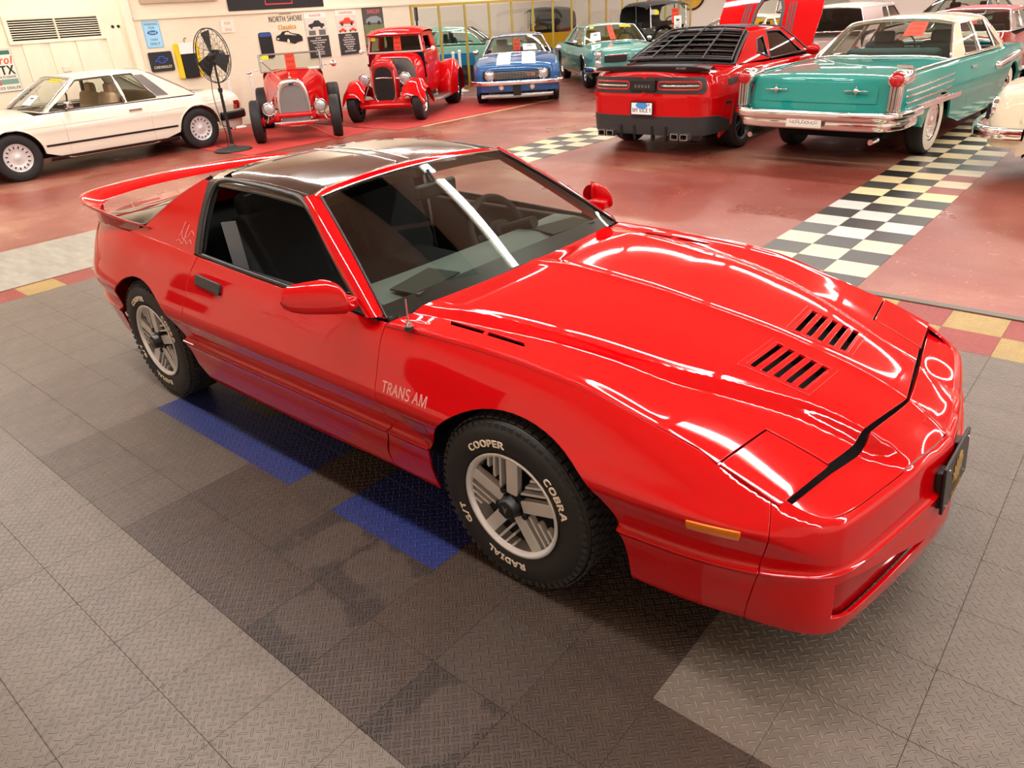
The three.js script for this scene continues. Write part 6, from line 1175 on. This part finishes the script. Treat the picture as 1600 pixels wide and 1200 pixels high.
// antique tourers: tall spoked wheels, folding top
function tourer(name, label, pos, dir, o) {
  const car = thing(name, label, 'car', pos, heading(...dir)), B = MT.black, K = std(0x1d1b1c, .85);
  for (const x of [0, -2.54]) for (const s of [-1, 1]) {
    const g = new THREE.Group(); g.name = 'wheel'; car.add(g); g.position.set(x, .38, s * .71);
    obj('tyre', new THREE.TorusGeometry(.34, .04, 10, 40), MT.rubber, g); obj('rim', new THREE.TorusGeometry(.295, .018, 8, 36), o.rim || B, g); obj('hub', cyl(.06, .06, .12, 0, 0, 0, 'z', 14), o.rim || B, g);
    for (let k = 0; k < 12; k++) { const r = rod([0, .05, 0], [0, .29, 0], .014, 6); r.rotateZ(k * Math.PI / 6); obj('spoke', r, o.rim || B, g); }
    obj('fender', grid(Array.from({ length: 15 }, (_, i) => { const a = lerp(0, 175, i / 14) * Math.PI / 180; return [[x + .45 * Math.cos(a), .42 + .42 * Math.sin(a), s * .58], [x + .46 * Math.cos(a), .44 + .44 * Math.sin(a), s * .72], [x + .44 * Math.cos(a), .40 + .42 * Math.sin(a), s * .86]]; })), B, car);
  }
  obj('hood', grid([archSec(.12, .24, .62, 1.05, .5), archSec(-.4, .32, .62, 1.1, .5), archSec(-.78, .42, .6, 1.15, .5)]), o.body || B, car);
  { const q = archSec(0, .24, .5, 1.07, .5, 18).map(p => [p[2], p[1]]), g = slab(q, .06, .01); g.rotateY(Math.PI / 2); g.translate(.12, 0, 0); obj('radiator', g, o.shell || MT.satin, car); }
  for (const s of [-1, 1]) { lamp(car, 'headlight', .2, .86, s * .36, .1); obj('body_side', grid([[-.78, .42, 1.15], [-1.1, .55, 1.08], [-1.8, .6, 1.08], [-2.6, .6, 1.1], [-2.85, .5, 1.05]].map(([x, w, y]) => [[x, .55, s * w * .92], [x, .85, s * w], [x, y, s * w], [x, y, s * (w - .06)]])), o.body || B, car); obj('running_board', box(1.7, .03, .26, -1.3, .42, s * .72, .01), B, car);
    obj('windshield_post', rod([-.85, 1.1, s * .52], [-.95, 1.66, s * .52], .014), MT.chrome, car); obj('bow', rod([-1.75, 1.08, s * .6], [-1.85, 1.72, s * .58], .014), B, car); }
  obj('seat_back', [box(.2, .42, 1.1, -1.7, 1.02, 0, .07), box(.2, .42, 1.1, -2.7, 1.05, 0, .07), box(2.0, .05, 1.0, -1.8, .6, 0)], MT.leather, car).userData.kind = 'stuff';
  obj('windshield', grid([[[-.85, 1.12, -.5], [-.95, 1.64, -.5]], [[-.85, 1.12, .5], [-.95, 1.64, .5]]]), MT.glass, car);
  obj('back_panel', grid([[[-2.85, .55, -.5], [-2.9, 1.05, -.55]], [[-2.85, .55, .5], [-2.9, 1.05, .55]]]), o.body || B, car);
  const tg = new THREE.TorusGeometry(.2, .014, 8, 28); tg.rotateY(Math.PI / 2); tg.rotateZ(.6); tg.translate(-1.25, 1.18, -.3); obj('steering_wheel', tg, MT.leather, car);
  if (o.top !== false) {
    obj('folding_top', grid([[-.88, 1.66], [-1.1, 1.72], [-1.8, 1.76], [-2.5, 1.74], [-2.85, 1.68], [-2.98, 1.5], [-2.98, 1.15]].map(([x, y]) => Array.from({ length: 15 }, (_, j) => { const u = (j - 7) / 7; return [x, y - .05 * Math.abs(u) ** 3 - (Math.abs(u) > .95 ? .06 : 0), u * .64]; }))), K, car);
  } else obj('folded_top', [box(.5, .22, 1.2, -2.8, 1.2, 0, .1)], K, car);
  return car;
}
{
  const t = tourer('black_tourer', 'black antique touring car with its fabric top up behind the seafoam hardtop', [-9.25, 0, -17.2], [.8, .6], {});
  const P = (u, k) => lerp3(lerp3([-.85, 1.12, -.5], [-.85, 1.12, .5], u), lerp3([-.95, 1.64, -.5], [-.95, 1.64, .5], u), k);
  cardThing(t, card(P, .2, .4, .1, .8, .01), noticeMat, 'notice_card', 'orange notice card on the windshield of the black touring car', 'sign');
  cardThing(t, card(P, .12, .34, -.25, .4, .03), infoMat, 'info_sheet', 'white info sheet on the windshield of the black touring car');
  cardThing(t, card(P, .78, .9, .55, .75, .01), MT.tagYellow, 'yellow_tag', 'round yellow tag on the windshield of the black touring car', 'tag');
  cardThing(t, card(P, .82, 1.0, .62, .86, -.02), MT.paperWhite, 'paper_slip', 'white paper slip on the windshield of the black touring car', 'paper');
  tourer('black_tourer', 'black antique car with yellow body sides behind the gold-framed glazing', [-16.1, 0, -19.7], [-.75, -.66], { body: MT.yellow, shell: MT.black });
  const y = tourer('yellow_tourer', 'yellow antique roadster with its black top folded and one hood leaf raised', [-9.2, 0, -20.6], [-.5, .86], { body: MT.yellow, top: false, shell: MT.gold });
  obj('raised_hood_leaf', grid([[[-.05, 1.05, -.02], [-.78, 1.12, -.02]], [[-.4, 1.72, .1], [-.46, 1.72, .1]]]), MT.yellow, y); obj('raised_hood_leaf', grid([[[-.05, 1.05, .02], [-.78, 1.12, .02]], [[-.4, 1.72, .13], [-.46, 1.72, .13]]]), MT.yellow, y);
}
// ---------- things on the cream wall ----------
const WX = X0 + .004;
// printed board facing +x: z0 (image-left edge) > z1, with print in front of a thin board
function wallBoard(name, label, category, z0, z1, y0, y1, mat, th = .012, edge = MT.paperWhite, r = .01) {
  const w = z0 - z1, h = y1 - y0, t = thing(name, label, category, [WX, y0, (z0 + z1) / 2]);
  const b = slab(rrect(-w / 2, 0, w / 2, h, Math.min(r, w / 4)), th); b.rotateY(Math.PI / 2); obj('board', b, edge, t);
  if (mat) { const g = new THREE.PlaneGeometry(w * .985, h * .985); g.rotateY(Math.PI / 2); g.translate(th + .0015, h / 2, 0); obj('print', g, mat, t); }
  return t;
}
const pm = (tex, rough = .6) => std(0xffffff, rough, 0, { map: tex });
const wtxt = (str, size, y, z, mat, parent, f = font, d = .004, x = .0) => { const g = textGeo(str, size, d, f); g.rotateY(Math.PI / 2); g.translate(x, y, z); return obj('lettering', g, mat, parent); };
{
  wallBoard('parking_sign', 'light blue parking sign with blue lettering on the cream wall', 'sign', -4.49, -4.81, 1.54, 1.98, pm(canvasTex(256, 380, c => {
    c.fillStyle = '#9fd4f2'; c.fillRect(0, 0, 256, 380); c.strokeStyle = '#4a86b4'; c.lineWidth = 5; c.strokeRect(8, 8, 240, 364); c.fillStyle = '#3f6f9c'; c.textAlign = 'center'; c.font = 'bold 46px sans-serif'; c.fillText('PARKING', 128, 60, 220); c.fillText('FOR', 128, 112); c.fillStyle = '#1d5fa8'; c.beginPath(); c.ellipse(128, 165, 80, 34, 0, 0, 7); c.fill(); c.fillStyle = '#cfe6f6'; c.font = 'italic bold 44px serif'; c.fillText('Ford', 128, 180); c.fillStyle = '#3f6f9c'; c.font = 'bold 46px sans-serif'; c.fillText('FANS', 128, 280); c.font = 'bold 58px sans-serif'; c.fillText('ONLY', 128, 345, 220);
  })), .006, std(0x9fd4f2, .5), .03);
  const cb = wallBoard('seat_board', 'dark board with a blue outlined bow-tie emblem hung on the wall', 'sign', -4.46, -4.9, 1.14, 1.47, null, .03, std(0x232527, .7), .03);
  { const o = [[-.13, .0], [-.09, .05], [-.05, .05], [-.05, .085], [.06, .085], [.06, .05], [.13, .05], [.1, 0], [.06, 0], [.06, -.03], [-.05, -.03], [-.05, 0]]; const g = slab(o, .004, 0, [inset(o, .012)]); g.rotateY(Math.PI / 2); g.translate(.031, .17, 0); obj('bow_tie_outline', g, std(0x2f58c8, .5), cb); wtxt('CHEVROLET', .045, .075, 0, std(0xcdbfa8, .6), cb, font, .003, .031); }
  wallBoard('for_sale_card', 'small white card with red for-sale lettering on the wall', 'sign', -6.02, -6.31, 1.7, 1.92, pm(printTex(['FOR', 'SALE'], '#f1e9da', '#c84a40', 128, 100, { size: .62 })));
  const ph = wallBoard('rubber_mat', 'black rounded rubber mat with a blue top edge hung on the wall', 'mat', -6.8, -7.1, 1.18, 1.66, null, .015, std(0x0f1013, .6), .05);
  obj('blue_edge', slab(rrect(-.145, .4, .145, .47, .035), .003).rotateY(Math.PI / 2).translate(.0155, 0, 0), std(0x2a4f96, .5), ph);
  // wall lettering with a painted car
  const ns = thing('wall_logo', 'NORTH SHORE Classics lettering with a black painted car on the wall', 'sign', [WX, 0, -7.52]);
  wtxt('NORTH SHORE', .098, 1.885, .0, std(0x3a3733, .7), ns, fontR).geometry.scale(1, 1, .92); wtxt('Classics', .085, 1.73, 0, std(0xd9a13a, .6), ns); wtxt('established in Illinois', .022, 1.975, 0, std(0xa08858, .7), ns, fontR);
  { const body = [[-.32, .03], [-.3, .1], [-.2, .13], [-.14, .18], [.0, .19], [.08, .14], [.26, .11], [.33, .06], [.33, -.02], [.2, -.04], [.12, -.07], [-.06, -.02], [-.2, .0]]; const g = slab(body, .004); g.rotateY(Math.PI / 2); g.translate(0, 1.47, 0); const cb2 = obj('painted_car', g, std(0x1c1a19, .7), ns); for (const [z, y, a, b] of [[-.03, -.015, .03, .05], [-.27, .05, .03, .015]]) obj('painted_detail', slab(circ(0, 0, a, b, 20), .002).rotateY(Math.PI / 2).translate(.0045, 1.47 + y, z * -1), std(0xe8dcc2, .7), cb2); obj('painted_detail', slab([[-.1, .12], [-.08, .16], [.0, .165], [.05, .13], [.2, .09], [.1, .1], [-.02, .115]], .002).rotateY(Math.PI / 2).translate(.0045, 1.47, 0), std(0xe8dcc2, .7), cb2); }
  // vehicle posters
  const poster = (head, col, lines, top2) => pm(canvasTex(384, 580, c => {
    c.fillStyle = '#d9d2c6'; c.fillRect(0, 0, 384, 580); c.fillStyle = '#f0e9dc'; c.fillRect(0, 0, 384, 60); c.fillStyle = '#c23a30'; c.textAlign = 'center'; c.font = 'bold 40px sans-serif'; c.fillText(head, 192, 44, 340);
    const auto = (x, y, s, k) => { c.fillStyle = k; c.beginPath(); c.moveTo(x - 120 * s, y + 25 * s); c.lineTo(x - 110 * s, y - 5 * s); c.lineTo(x - 50 * s, y - 15 * s); c.lineTo(x - 20 * s, y - 42 * s); c.lineTo(x + 45 * s, y - 42 * s); c.lineTo(x + 75 * s, y - 12 * s); c.lineTo(x + 118 * s, y - 4 * s); c.lineTo(x + 120 * s, y + 25 * s); c.fill(); c.fillStyle = '#2a2826'; for (const q of [-75, 75]) { c.beginPath(); c.arc(x + q * s, y + 25 * s, 20 * s, 0, 7); c.fill(); } };
    auto(192, 145, 1.2, col); c.fillStyle = '#a59d90'; c.fillRect(0, 205, 384, 4); if (top2) { auto(95, 255, .62, col); auto(290, 255, .62, col); } else { c.fillStyle = '#6a655d'; c.fillRect(40, 220, 120, 60); c.fillRect(220, 215, 120, 70); }
    c.fillStyle = '#34302d'; c.fillRect(0, 295, 384, 285); c.fillStyle = '#f2ede2'; c.font = 'bold 25px sans-serif'; lines.forEach((l, i) => c.fillText(l, 192, 330 + i * 30, 350));
  }));
  wallBoard('vehicle_poster', 'framed poster of a black roadster with white lettering below', 'poster', -7.96, -8.53, 1.08, 1.96, poster('ROADSTER', '#26292c', ['All steel', 'Automatic Transmission', 'Power Disc Brakes', 'Tan Top', 'Four Bar Front', 'Drop Axle', 'Clock Gauges', 'Vinyl Interior']));
  wallBoard('vehicle_poster', 'framed poster of an orange convertible with white lettering below', 'poster', -8.78, -9.35, 1.08, 1.98, poster('CONVERTIBLE', '#e0452c', ['350 Motor', 'Two Owner Car', 'Numbers Matching', 'Power Windows', 'Power Disc Brakes', 'Rally Wheels', 'Two Tops', 'Knock Off Wheels'], 1));
  wallBoard('vehicle_poster', 'framed poster of a green car on grass with red heading', 'poster', -9.54, -10.14, 1.1, 2.0, pm(canvasTex(384, 560, c => { c.fillStyle = '#6f7a52'; c.fillRect(0, 0, 384, 560); c.fillStyle = '#4e4a46'; c.fillRect(0, 0, 384, 210); c.fillStyle = '#d8604c'; c.font = 'bold 70px sans-serif'; c.textAlign = 'center'; c.fillText('SHELBY', 210, 70, 260); c.fillStyle = '#8f979a'; c.beginPath(); c.moveTo(40, 190); c.lineTo(60, 140); c.lineTo(140, 110); c.lineTo(260, 105); c.lineTo(340, 140); c.lineTo(350, 195); c.fill(); c.fillStyle = '#22211f'; c.beginPath(); c.arc(100, 195, 26, 0, 7); c.arc(290, 195, 26, 0, 7); c.fill(); c.fillStyle = '#e6e2d0'; c.font = 'italic 44px serif'; c.fillText('Country', 190, 320); c.fillStyle = '#b8403a'; c.fillRect(60, 420, 90, 60); })), .012, MT.dark);
  const bn = wallBoard('wall_banner', 'black banner with a red outlined bow-tie emblem along the top of the wall', 'banner', -6.26, -8.52, 2.07, 2.85, null, .012, std(0x141214, .6), .01);
  { const o = [[-.95, .32], [-.8, .5], [-.35, .5], [-.35, .66], [.35, .66], [.35, .5], [.95, .5], [.8, .2], [.35, .2], [.35, .06], [-.3, .06], [-.3, .2], [-.95, .2]]; obj('emblem_outline', slab(o, .004, 0, [inset(o, .02)]).rotateY(Math.PI / 2).translate(.0125, .02, 0), std(0xd8404a, .6), bn); const q = inset(o, .1); obj('emblem_fill', slab(q, .004).rotateY(Math.PI / 2).translate(.0125, .02, 0), std(0xe23a2c, .6), bn); }
  wallBoard('oil_sign', 'metal motor oil dealer sign with bold black letters on the wall', 'sign', -1.6, -2.26, 1.08, 1.7, pm(canvasTex(384, 360, c => {
    c.fillStyle = '#e9e2d4'; c.fillRect(0, 0, 384, 360); c.fillStyle = '#3d6a5c'; c.fillRect(10, 8, 364, 36); c.textAlign = 'right'; c.fillStyle = '#d8553c'; c.font = 'italic bold 90px sans-serif'; c.fillText('Castrol', 372, 125, 330); c.fillStyle = '#22201f'; c.font = 'bold 110px sans-serif'; c.fillText('GTX', 372, 215); c.font = 'bold 26px sans-serif'; c.fillText('MULTI-GRADE', 366, 245); c.fillStyle = '#7a9c8c'; c.fillRect(10, 255, 364, 45); c.fillStyle = '#d8553c'; c.fillRect(60, 275, 160, 30); c.fillStyle = '#4a443e'; c.font = 'bold 34px sans-serif'; c.fillText('AUTHORIZED DEALER', 376, 343, 366);
  })), .01, std(0x6b675f, .5));
  wallBoard('sheet_of_icons', 'white paper sheet with rows of small coloured marks taped to the wall', 'paper', -3.49, -3.72, 1.2, 1.5, pm(canvasTex(160, 200, c => { c.fillStyle = '#f4f0e6'; c.fillRect(0, 0, 160, 200); for (let i = 0; i < 4; i++) for (let j = 0; j < 2; j++) { c.fillStyle = ['#55619a', '#4a4a4a', '#b04a58', '#7d6aa0'][(i + j) % 4]; c.fillRect(40 + j * 55, 50 + i * 34, 22, 20); } c.fillStyle = '#555'; c.fillRect(35, 18, 80, 6); })), .003);
  // bag hung on a hook
  const bag = thing('hanging_bag', 'black bag with yellow side strips on a hanger, paper tucked in front', 'bag', [WX, .98, -5.2]);
  obj('bag_body', slab(rrect(-.13, 0, .15, .5, .03), .06, .01).rotateY(Math.PI / 2), std(0x141416, .8), bag);
  for (const z of [.19, -.2]) obj('yellow_strip', slab(rrect(-.045, .0, .045, .6, .03), .05, .008).rotateY(Math.PI / 2).translate(0, 0, z), std(0xe8c81c, .7), bag);
  obj('tucked_paper', slab(rrect(-.16, .42, .15, .61, .01), .004).rotateY(Math.PI / 2).translate(.07, 0, 0), MT.paperWhite, bag);
  obj('hook', tube([[.03, .6, 0], [.03, .66, 0], [.03, .69, -.03], [.03, .67, -.05]], .006, 16, 6), MT.dark, bag);
  // louvred air intake
  const v = thing('wall_vent', 'wide louvred air vent set high in the cream wall', 'vent', [WX, 1.8, -3.04]);
  obj('backing', box(.01, .32, 1.42, .004, .16, 0), MT.well, v);
  obj('vent_frame', slab([[-.76, -.05], [.76, -.05], [.76, .37], [-.76, .37]], .03, 0, [[[-.7, 0], [.7, 0], [.7, .31], [-.7, .31]]]).rotateY(Math.PI / 2), matWall, v);
  for (let i = 0; i < 9; i++) { const g = box(.02, .005, 1.4, 0, 0, 0); g.rotateZ(-.5); g.translate(.025, .03 + i * .034, 0); obj('slat', g, matWall, v); }
  obj('mullion', box(.045, .31, .02, .026, .155, -.0), matWall, v);
  // panelling under the vent, pilaster, small hatch
  const seam = (z, y0, y1, w = .16) => box(.02, y1 - y0, w, X0 + .01, (y0 + y1) / 2, z);
  const pb = struct('trim_2', [seam(-2.6, 0, 1.76, .3), seam(-3.06, 0, 1.76, .4), seam(-3.5, 0, 1.76, .42)], matWall); pb.userData.label = 'raised cream wall boards under the vent';
  struct('trim_3', box(.14, CEIL, .14, X0 + .07, CEIL / 2, -4.22), matWall);
  struct('door_1', [box(.03, 1.88, .3, X0 + .015, .94, -3.95)], matWall);
  { const k = thing('vent_control', 'cream plate with two small round black knobs above the narrow hatch', 'control', [X0 + .004, 1.88, -4.02]); obj('plate', box(.006, .09, .2, .003, .045, 0), matWall, k); for (const z of [.05, -.05]) obj('knob', lathe([[0, .022], [.022, .02], [.025, 0]], 16, 'x').translate(.006, .045, z), MT.dark, k); }
  tag(obj('outlet_plate', box(.02, .09, .13, X0 + .03, 1.33, -3.02, .006), std(0xe2d8c2, .6)), 'cream outlet plate on the wall boards', 'outlet');
  struct('trim_4', box(.05, .08, 1.5, X0 + .025, 2.3, -5.3), std(0xb6a68c, .7));
}
// white rope posts
const postProto = (x, z, h, label) => { const t = thing('rope_post', label, 'post', [x, 0, z], 0, 'white rope posts'); obj('base', lathe([[0, 0], [.17, 0], [.17, .02], [.06, .05], [.035, .09]], 24, 'y'), MT.paperWhite, t); obj('shaft', cyl(.032, .036, h - .1, 0, h / 2, 0, 'y', 16), MT.paperWhite, t); obj('finial', lathe([[.036, h - .05], [.05, h - .03], [.03, h], [0, h + .01]], 16, 'y'), MT.paperWhite, t); };
for (const [x, z] of [[-12.08, -11.3], [-12.45, -11.9]]) postProto(x, z, .96, 'white rope post in front of the gold-framed glazing');
for (const [x, z] of [[-12.78, -5.75], [-12.78, -6.25]]) postProto(x, z, .95, 'white rope post against the cream wall behind the red roadster');
// pedestal fan
{
  const t = thing('pedestal_fan', 'large black pedestal fan with a round wire cage beside the white coupe', 'fan', [-10.27, .009, -4.14]);
  obj('base', lathe([[0, 0], [.3, 0], [.3, .015], [.22, .035], [.06, .06], [.03, .1]], 36, 'y'), MT.greyTrim, t);
  obj('pole', [cyl(.022, .026, .9, 0, .5, 0), cyl(.016, .016, .5, 0, 1.12, 0), cyl(.035, .035, .06, 0, .92, 0)], MT.trim, t);
  const h = new THREE.Group(); h.name = 'fan_head'; t.add(h); h.position.set(0, 1.42, 0); h.rotation.y = -1.4;        // faces local +x
  obj('motor', lathe([[0, -.2], [.07, -.19], [.085, -.1], [.085, -.02], [.05, 0]], 24, 'x'), MT.trim, h);
  const hoops = []; for (const [r, x] of [[.39, .03], [.388, -.01], [.3, .075], [.2, .095], [.1, .1], [.3, -.08], [.16, -.1]]) { const g = new THREE.TorusGeometry(r, r > .38 ? .007 : .0028, 6, 60); g.rotateY(Math.PI / 2); g.translate(x, 0, 0); hoops.push(g); }
  obj('cage_hoops', hoops, MT.trim, h).userData.kind = 'stuff';
  const wires = []; for (let k = 0; k < 26; k++) { const a = k / 26 * Math.PI * 2, c = Math.cos(a), s = Math.sin(a); wires.push(rod([.1, .08 * c, .08 * s], [.075, .3 * c, .3 * s], .0022, 5), rod([.075, .3 * c, .3 * s], [.03, .39 * c, .39 * s], .0022, 5), rod([-.1, .1 * c, .1 * s], [-.01, .388 * c, .388 * s], .0022, 5)); }
  obj('cage_wires', wires, MT.trim, h).userData.kind = 'stuff';
  obj('hub', lathe([[0, .06], [.05, .05], [.055, 0]], 20, 'x'), MT.trim, h);
  for (let k = 0; k < 3; k++) { const g = grid(Array.from({ length: 9 }, (_, i) => { const r = lerp(.05, .35, i / 8), w = lerp(.06, .14, i / 8); return [[.035, r, -w], [.015, r, 0], [-.015, r, w]]; })); g.rotateX(k * Math.PI * 2 / 3 + .15); obj('blade', g, MT.bodyDark, h); }
  obj('yoke', [rod([-.05, -.12, 0], [0, -.02, 0], .03), box(.1, .12, .07, -.06, -.06, 0, .02)], MT.trim, h);
  obj('cord', tube([[-.09, 1.28, .04], [-.18, .8, .04], [-.23, .2, -.06], [-.38, .008, -.11], [-.63, .008, -.06]], .006, 50, 5), MT.dark, t);
}
// gold-framed glazing continuing the wall line
{
  const g = new THREE.Group(); g.name = 'window_1'; scene.add(g); g.userData = { kind: 'structure', label: 'gold-framed glass partition' };
  obj('header_bar', box(.06, .06, 17.6, X0, 1.98, -19.8), MT.gold, g);
  for (let k = 0; k < 16; k++) {
    const z = -11.04 - k * .925; obj('post', box(.05, 1.96, .05, X0, .98, z, .006), MT.gold, g);
    if (k < 15) obj('pane', box(.006, 1.9, .87, X0, .97, z - .4625), glassMat(0xf2f6f4), g);
  }
  obj('bottom_rail', box(.05, .05, 13.9, X0, .025, -18), MT.gold, g);
}
{
  tag(obj('blue_counter', [slab(rrect(-.5, .5, .5, .82, .06), .6, .02).translate(0, 0, -.3)], MT.sky), 'bright blue rounded counter behind the gold-framed glazing', 'counter').position.set(-13.75, 0, -13.1);
  scene.children[scene.children.length - 1].rotation.y = .8;
  tag(obj('counter_plinth', box(.8, .49, .5, -13.75, .245, -13.1, .02), MT.dark), 'dark plinth under the bright blue counter', 'plinth');
  const a = thing('sandwich_board', 'dark folding sandwich board behind the red hot rod coupe', 'sign', [-12.35, 0, -10.55], 1.0);
  for (const s of [-1, 1]) { const b = box(.02, 1.3, .6, 0, .65, 0, .008); b.rotateZ(s * .16); b.translate(s * .21, 0, 0); obj('board', b, MT.bodyDark, a); const y = box(.004, .4, .12, 0, 1.0, .1); y.rotateZ(s * .16); y.translate(s * .222, 0, 0); obj('yellow_label', y, MT.yellow, a); }
  const scr = thing('wall_screen', 'lit blue picture screen beyond the gold-framed glazing', 'screen', [-16.1, 1.62, -14.0], .9); obj('case', box(.06, .36, .62, 0, .18, 0, .01), MT.dark, scr);
  { const p = new THREE.PlaneGeometry(.58, .32); p.rotateY(Math.PI / 2); p.translate(.0325, .18, 0); const tx = canvasTex(256, 144, c => { c.fillStyle = '#2f86d8'; c.fillRect(0, 0, 256, 144); c.fillStyle = '#d8ecfa'; for (let i = 0; i < 7; i++) { c.beginPath(); c.ellipse(30 + i * 38, 30 + (i * 37) % 90, 34, 7, .2, 0, 7); c.fill(); } }); obj('picture', p, new THREE.MeshStandardMaterial({ color: 0x222222, map: tx, emissive: 0xffffff, emissiveMap: tx, emissiveIntensity: .6 }), scr); }
  obj('screen_stand', cyl(.03, .03, 1.62, 0, -.81, 0), MT.dark, scr);
  // round and red signs on the far wall
  const rs = thing('round_sign', 'round yellow sign with a red emblem on the far wall', 'sign', [-16.3, 1.25, Z0 + .03]);
  obj('disc', cyl(.62, .62, .03, 0, .62, 0, 'z', 40), std(0xe8b93a, .5), rs); obj('rim', new THREE.TorusGeometry(.62, .04, 8, 40).translate(0, .62, .01), MT.dark, rs);
  obj('emblem', slab([[-.25, -.3], [-.1, 0], [-.3, .15], [0, .35], [.3, .2], [.12, .05], [.3, -.25], [.05, -.1]], .01).translate(0, .62, .02), std(0xd2401f, .5), rs);
  tag(obj('red_pennant', slab([[-.6, 0], [.6, 0], [.5, .5], [-.55, .55]], .02).translate(-18.0, 1.5, Z0 + .01), std(0xc53a48, .6)), 'red and pink pennant on the far wall beside the round sign', 'pennant');
}

// boards on the wall behind the camera and dark ceiling vents: seen as reflections in the paint and the glass
{
  const bt = printTex(['THE CLASSIC', 'CAR SHOP', 'OPEN DAILY', 'BUY - SELL', 'TRADE'], '#efe8da', '#5a2320', 512, 512, { bold: 1, size: .6 });
  for (const [k, x, w, h, y, m] of [[0, -11.6, 1.3, 1.5, .9, pm(bt)], [1, -9.2, 1.1, 1.6, .8, MT.bodyDark], [2, -6.6, 1.6, 1.0, 1.1, pm(bt)], [3, -3.6, 1.2, 1.4, .9, std(0x8a2a1c, .6)]]) {
    const t = thing('wall_board', ['cream lettered board hung by the corner of the front wall', 'plain dark board hung on the front wall', 'wide cream lettered board hung on the front wall', 'brick red board hung on the front wall'][k], 'board', [x, y, Z1 - .03]);
    obj('board', box(w, h, .03, 0, h / 2, 0), MT.paperWhite, t); const g = new THREE.PlaneGeometry(w * .96, h * .96); g.rotateY(Math.PI); g.translate(0, h / 2, -.017); obj('print', g, m, t);
  }
  for (const [x, z] of [[-2.3, -2.05], [-1.2, -2.05]]) {
    const t = thing('ceiling_vent', 'dark slatted ceiling vent', 'vent', [x, CEIL - .06, z], 0, 'dark ceiling vents'); obj('frame', slab([[-.5, -.3], [.5, -.3], [.5, .3], [-.5, .3]], .06, 0, [[[-.46, -.26], [.46, -.26], [.46, .26], [-.46, .26]]]).rotateX(-Math.PI / 2), MT.bodyDark, t);
    obj('backing', box(.94, .01, .54, 0, .05, 0), MT.well, t); for (let i = 0; i < 8; i++) { const g = box(.94, .006, .05, 0, 0, 0); g.rotateX(.6); g.translate(0, .025, -.23 + i * .066); obj('slat', g, MT.bodyDark, t); }
  }
}
renderer.render(scene, camera);
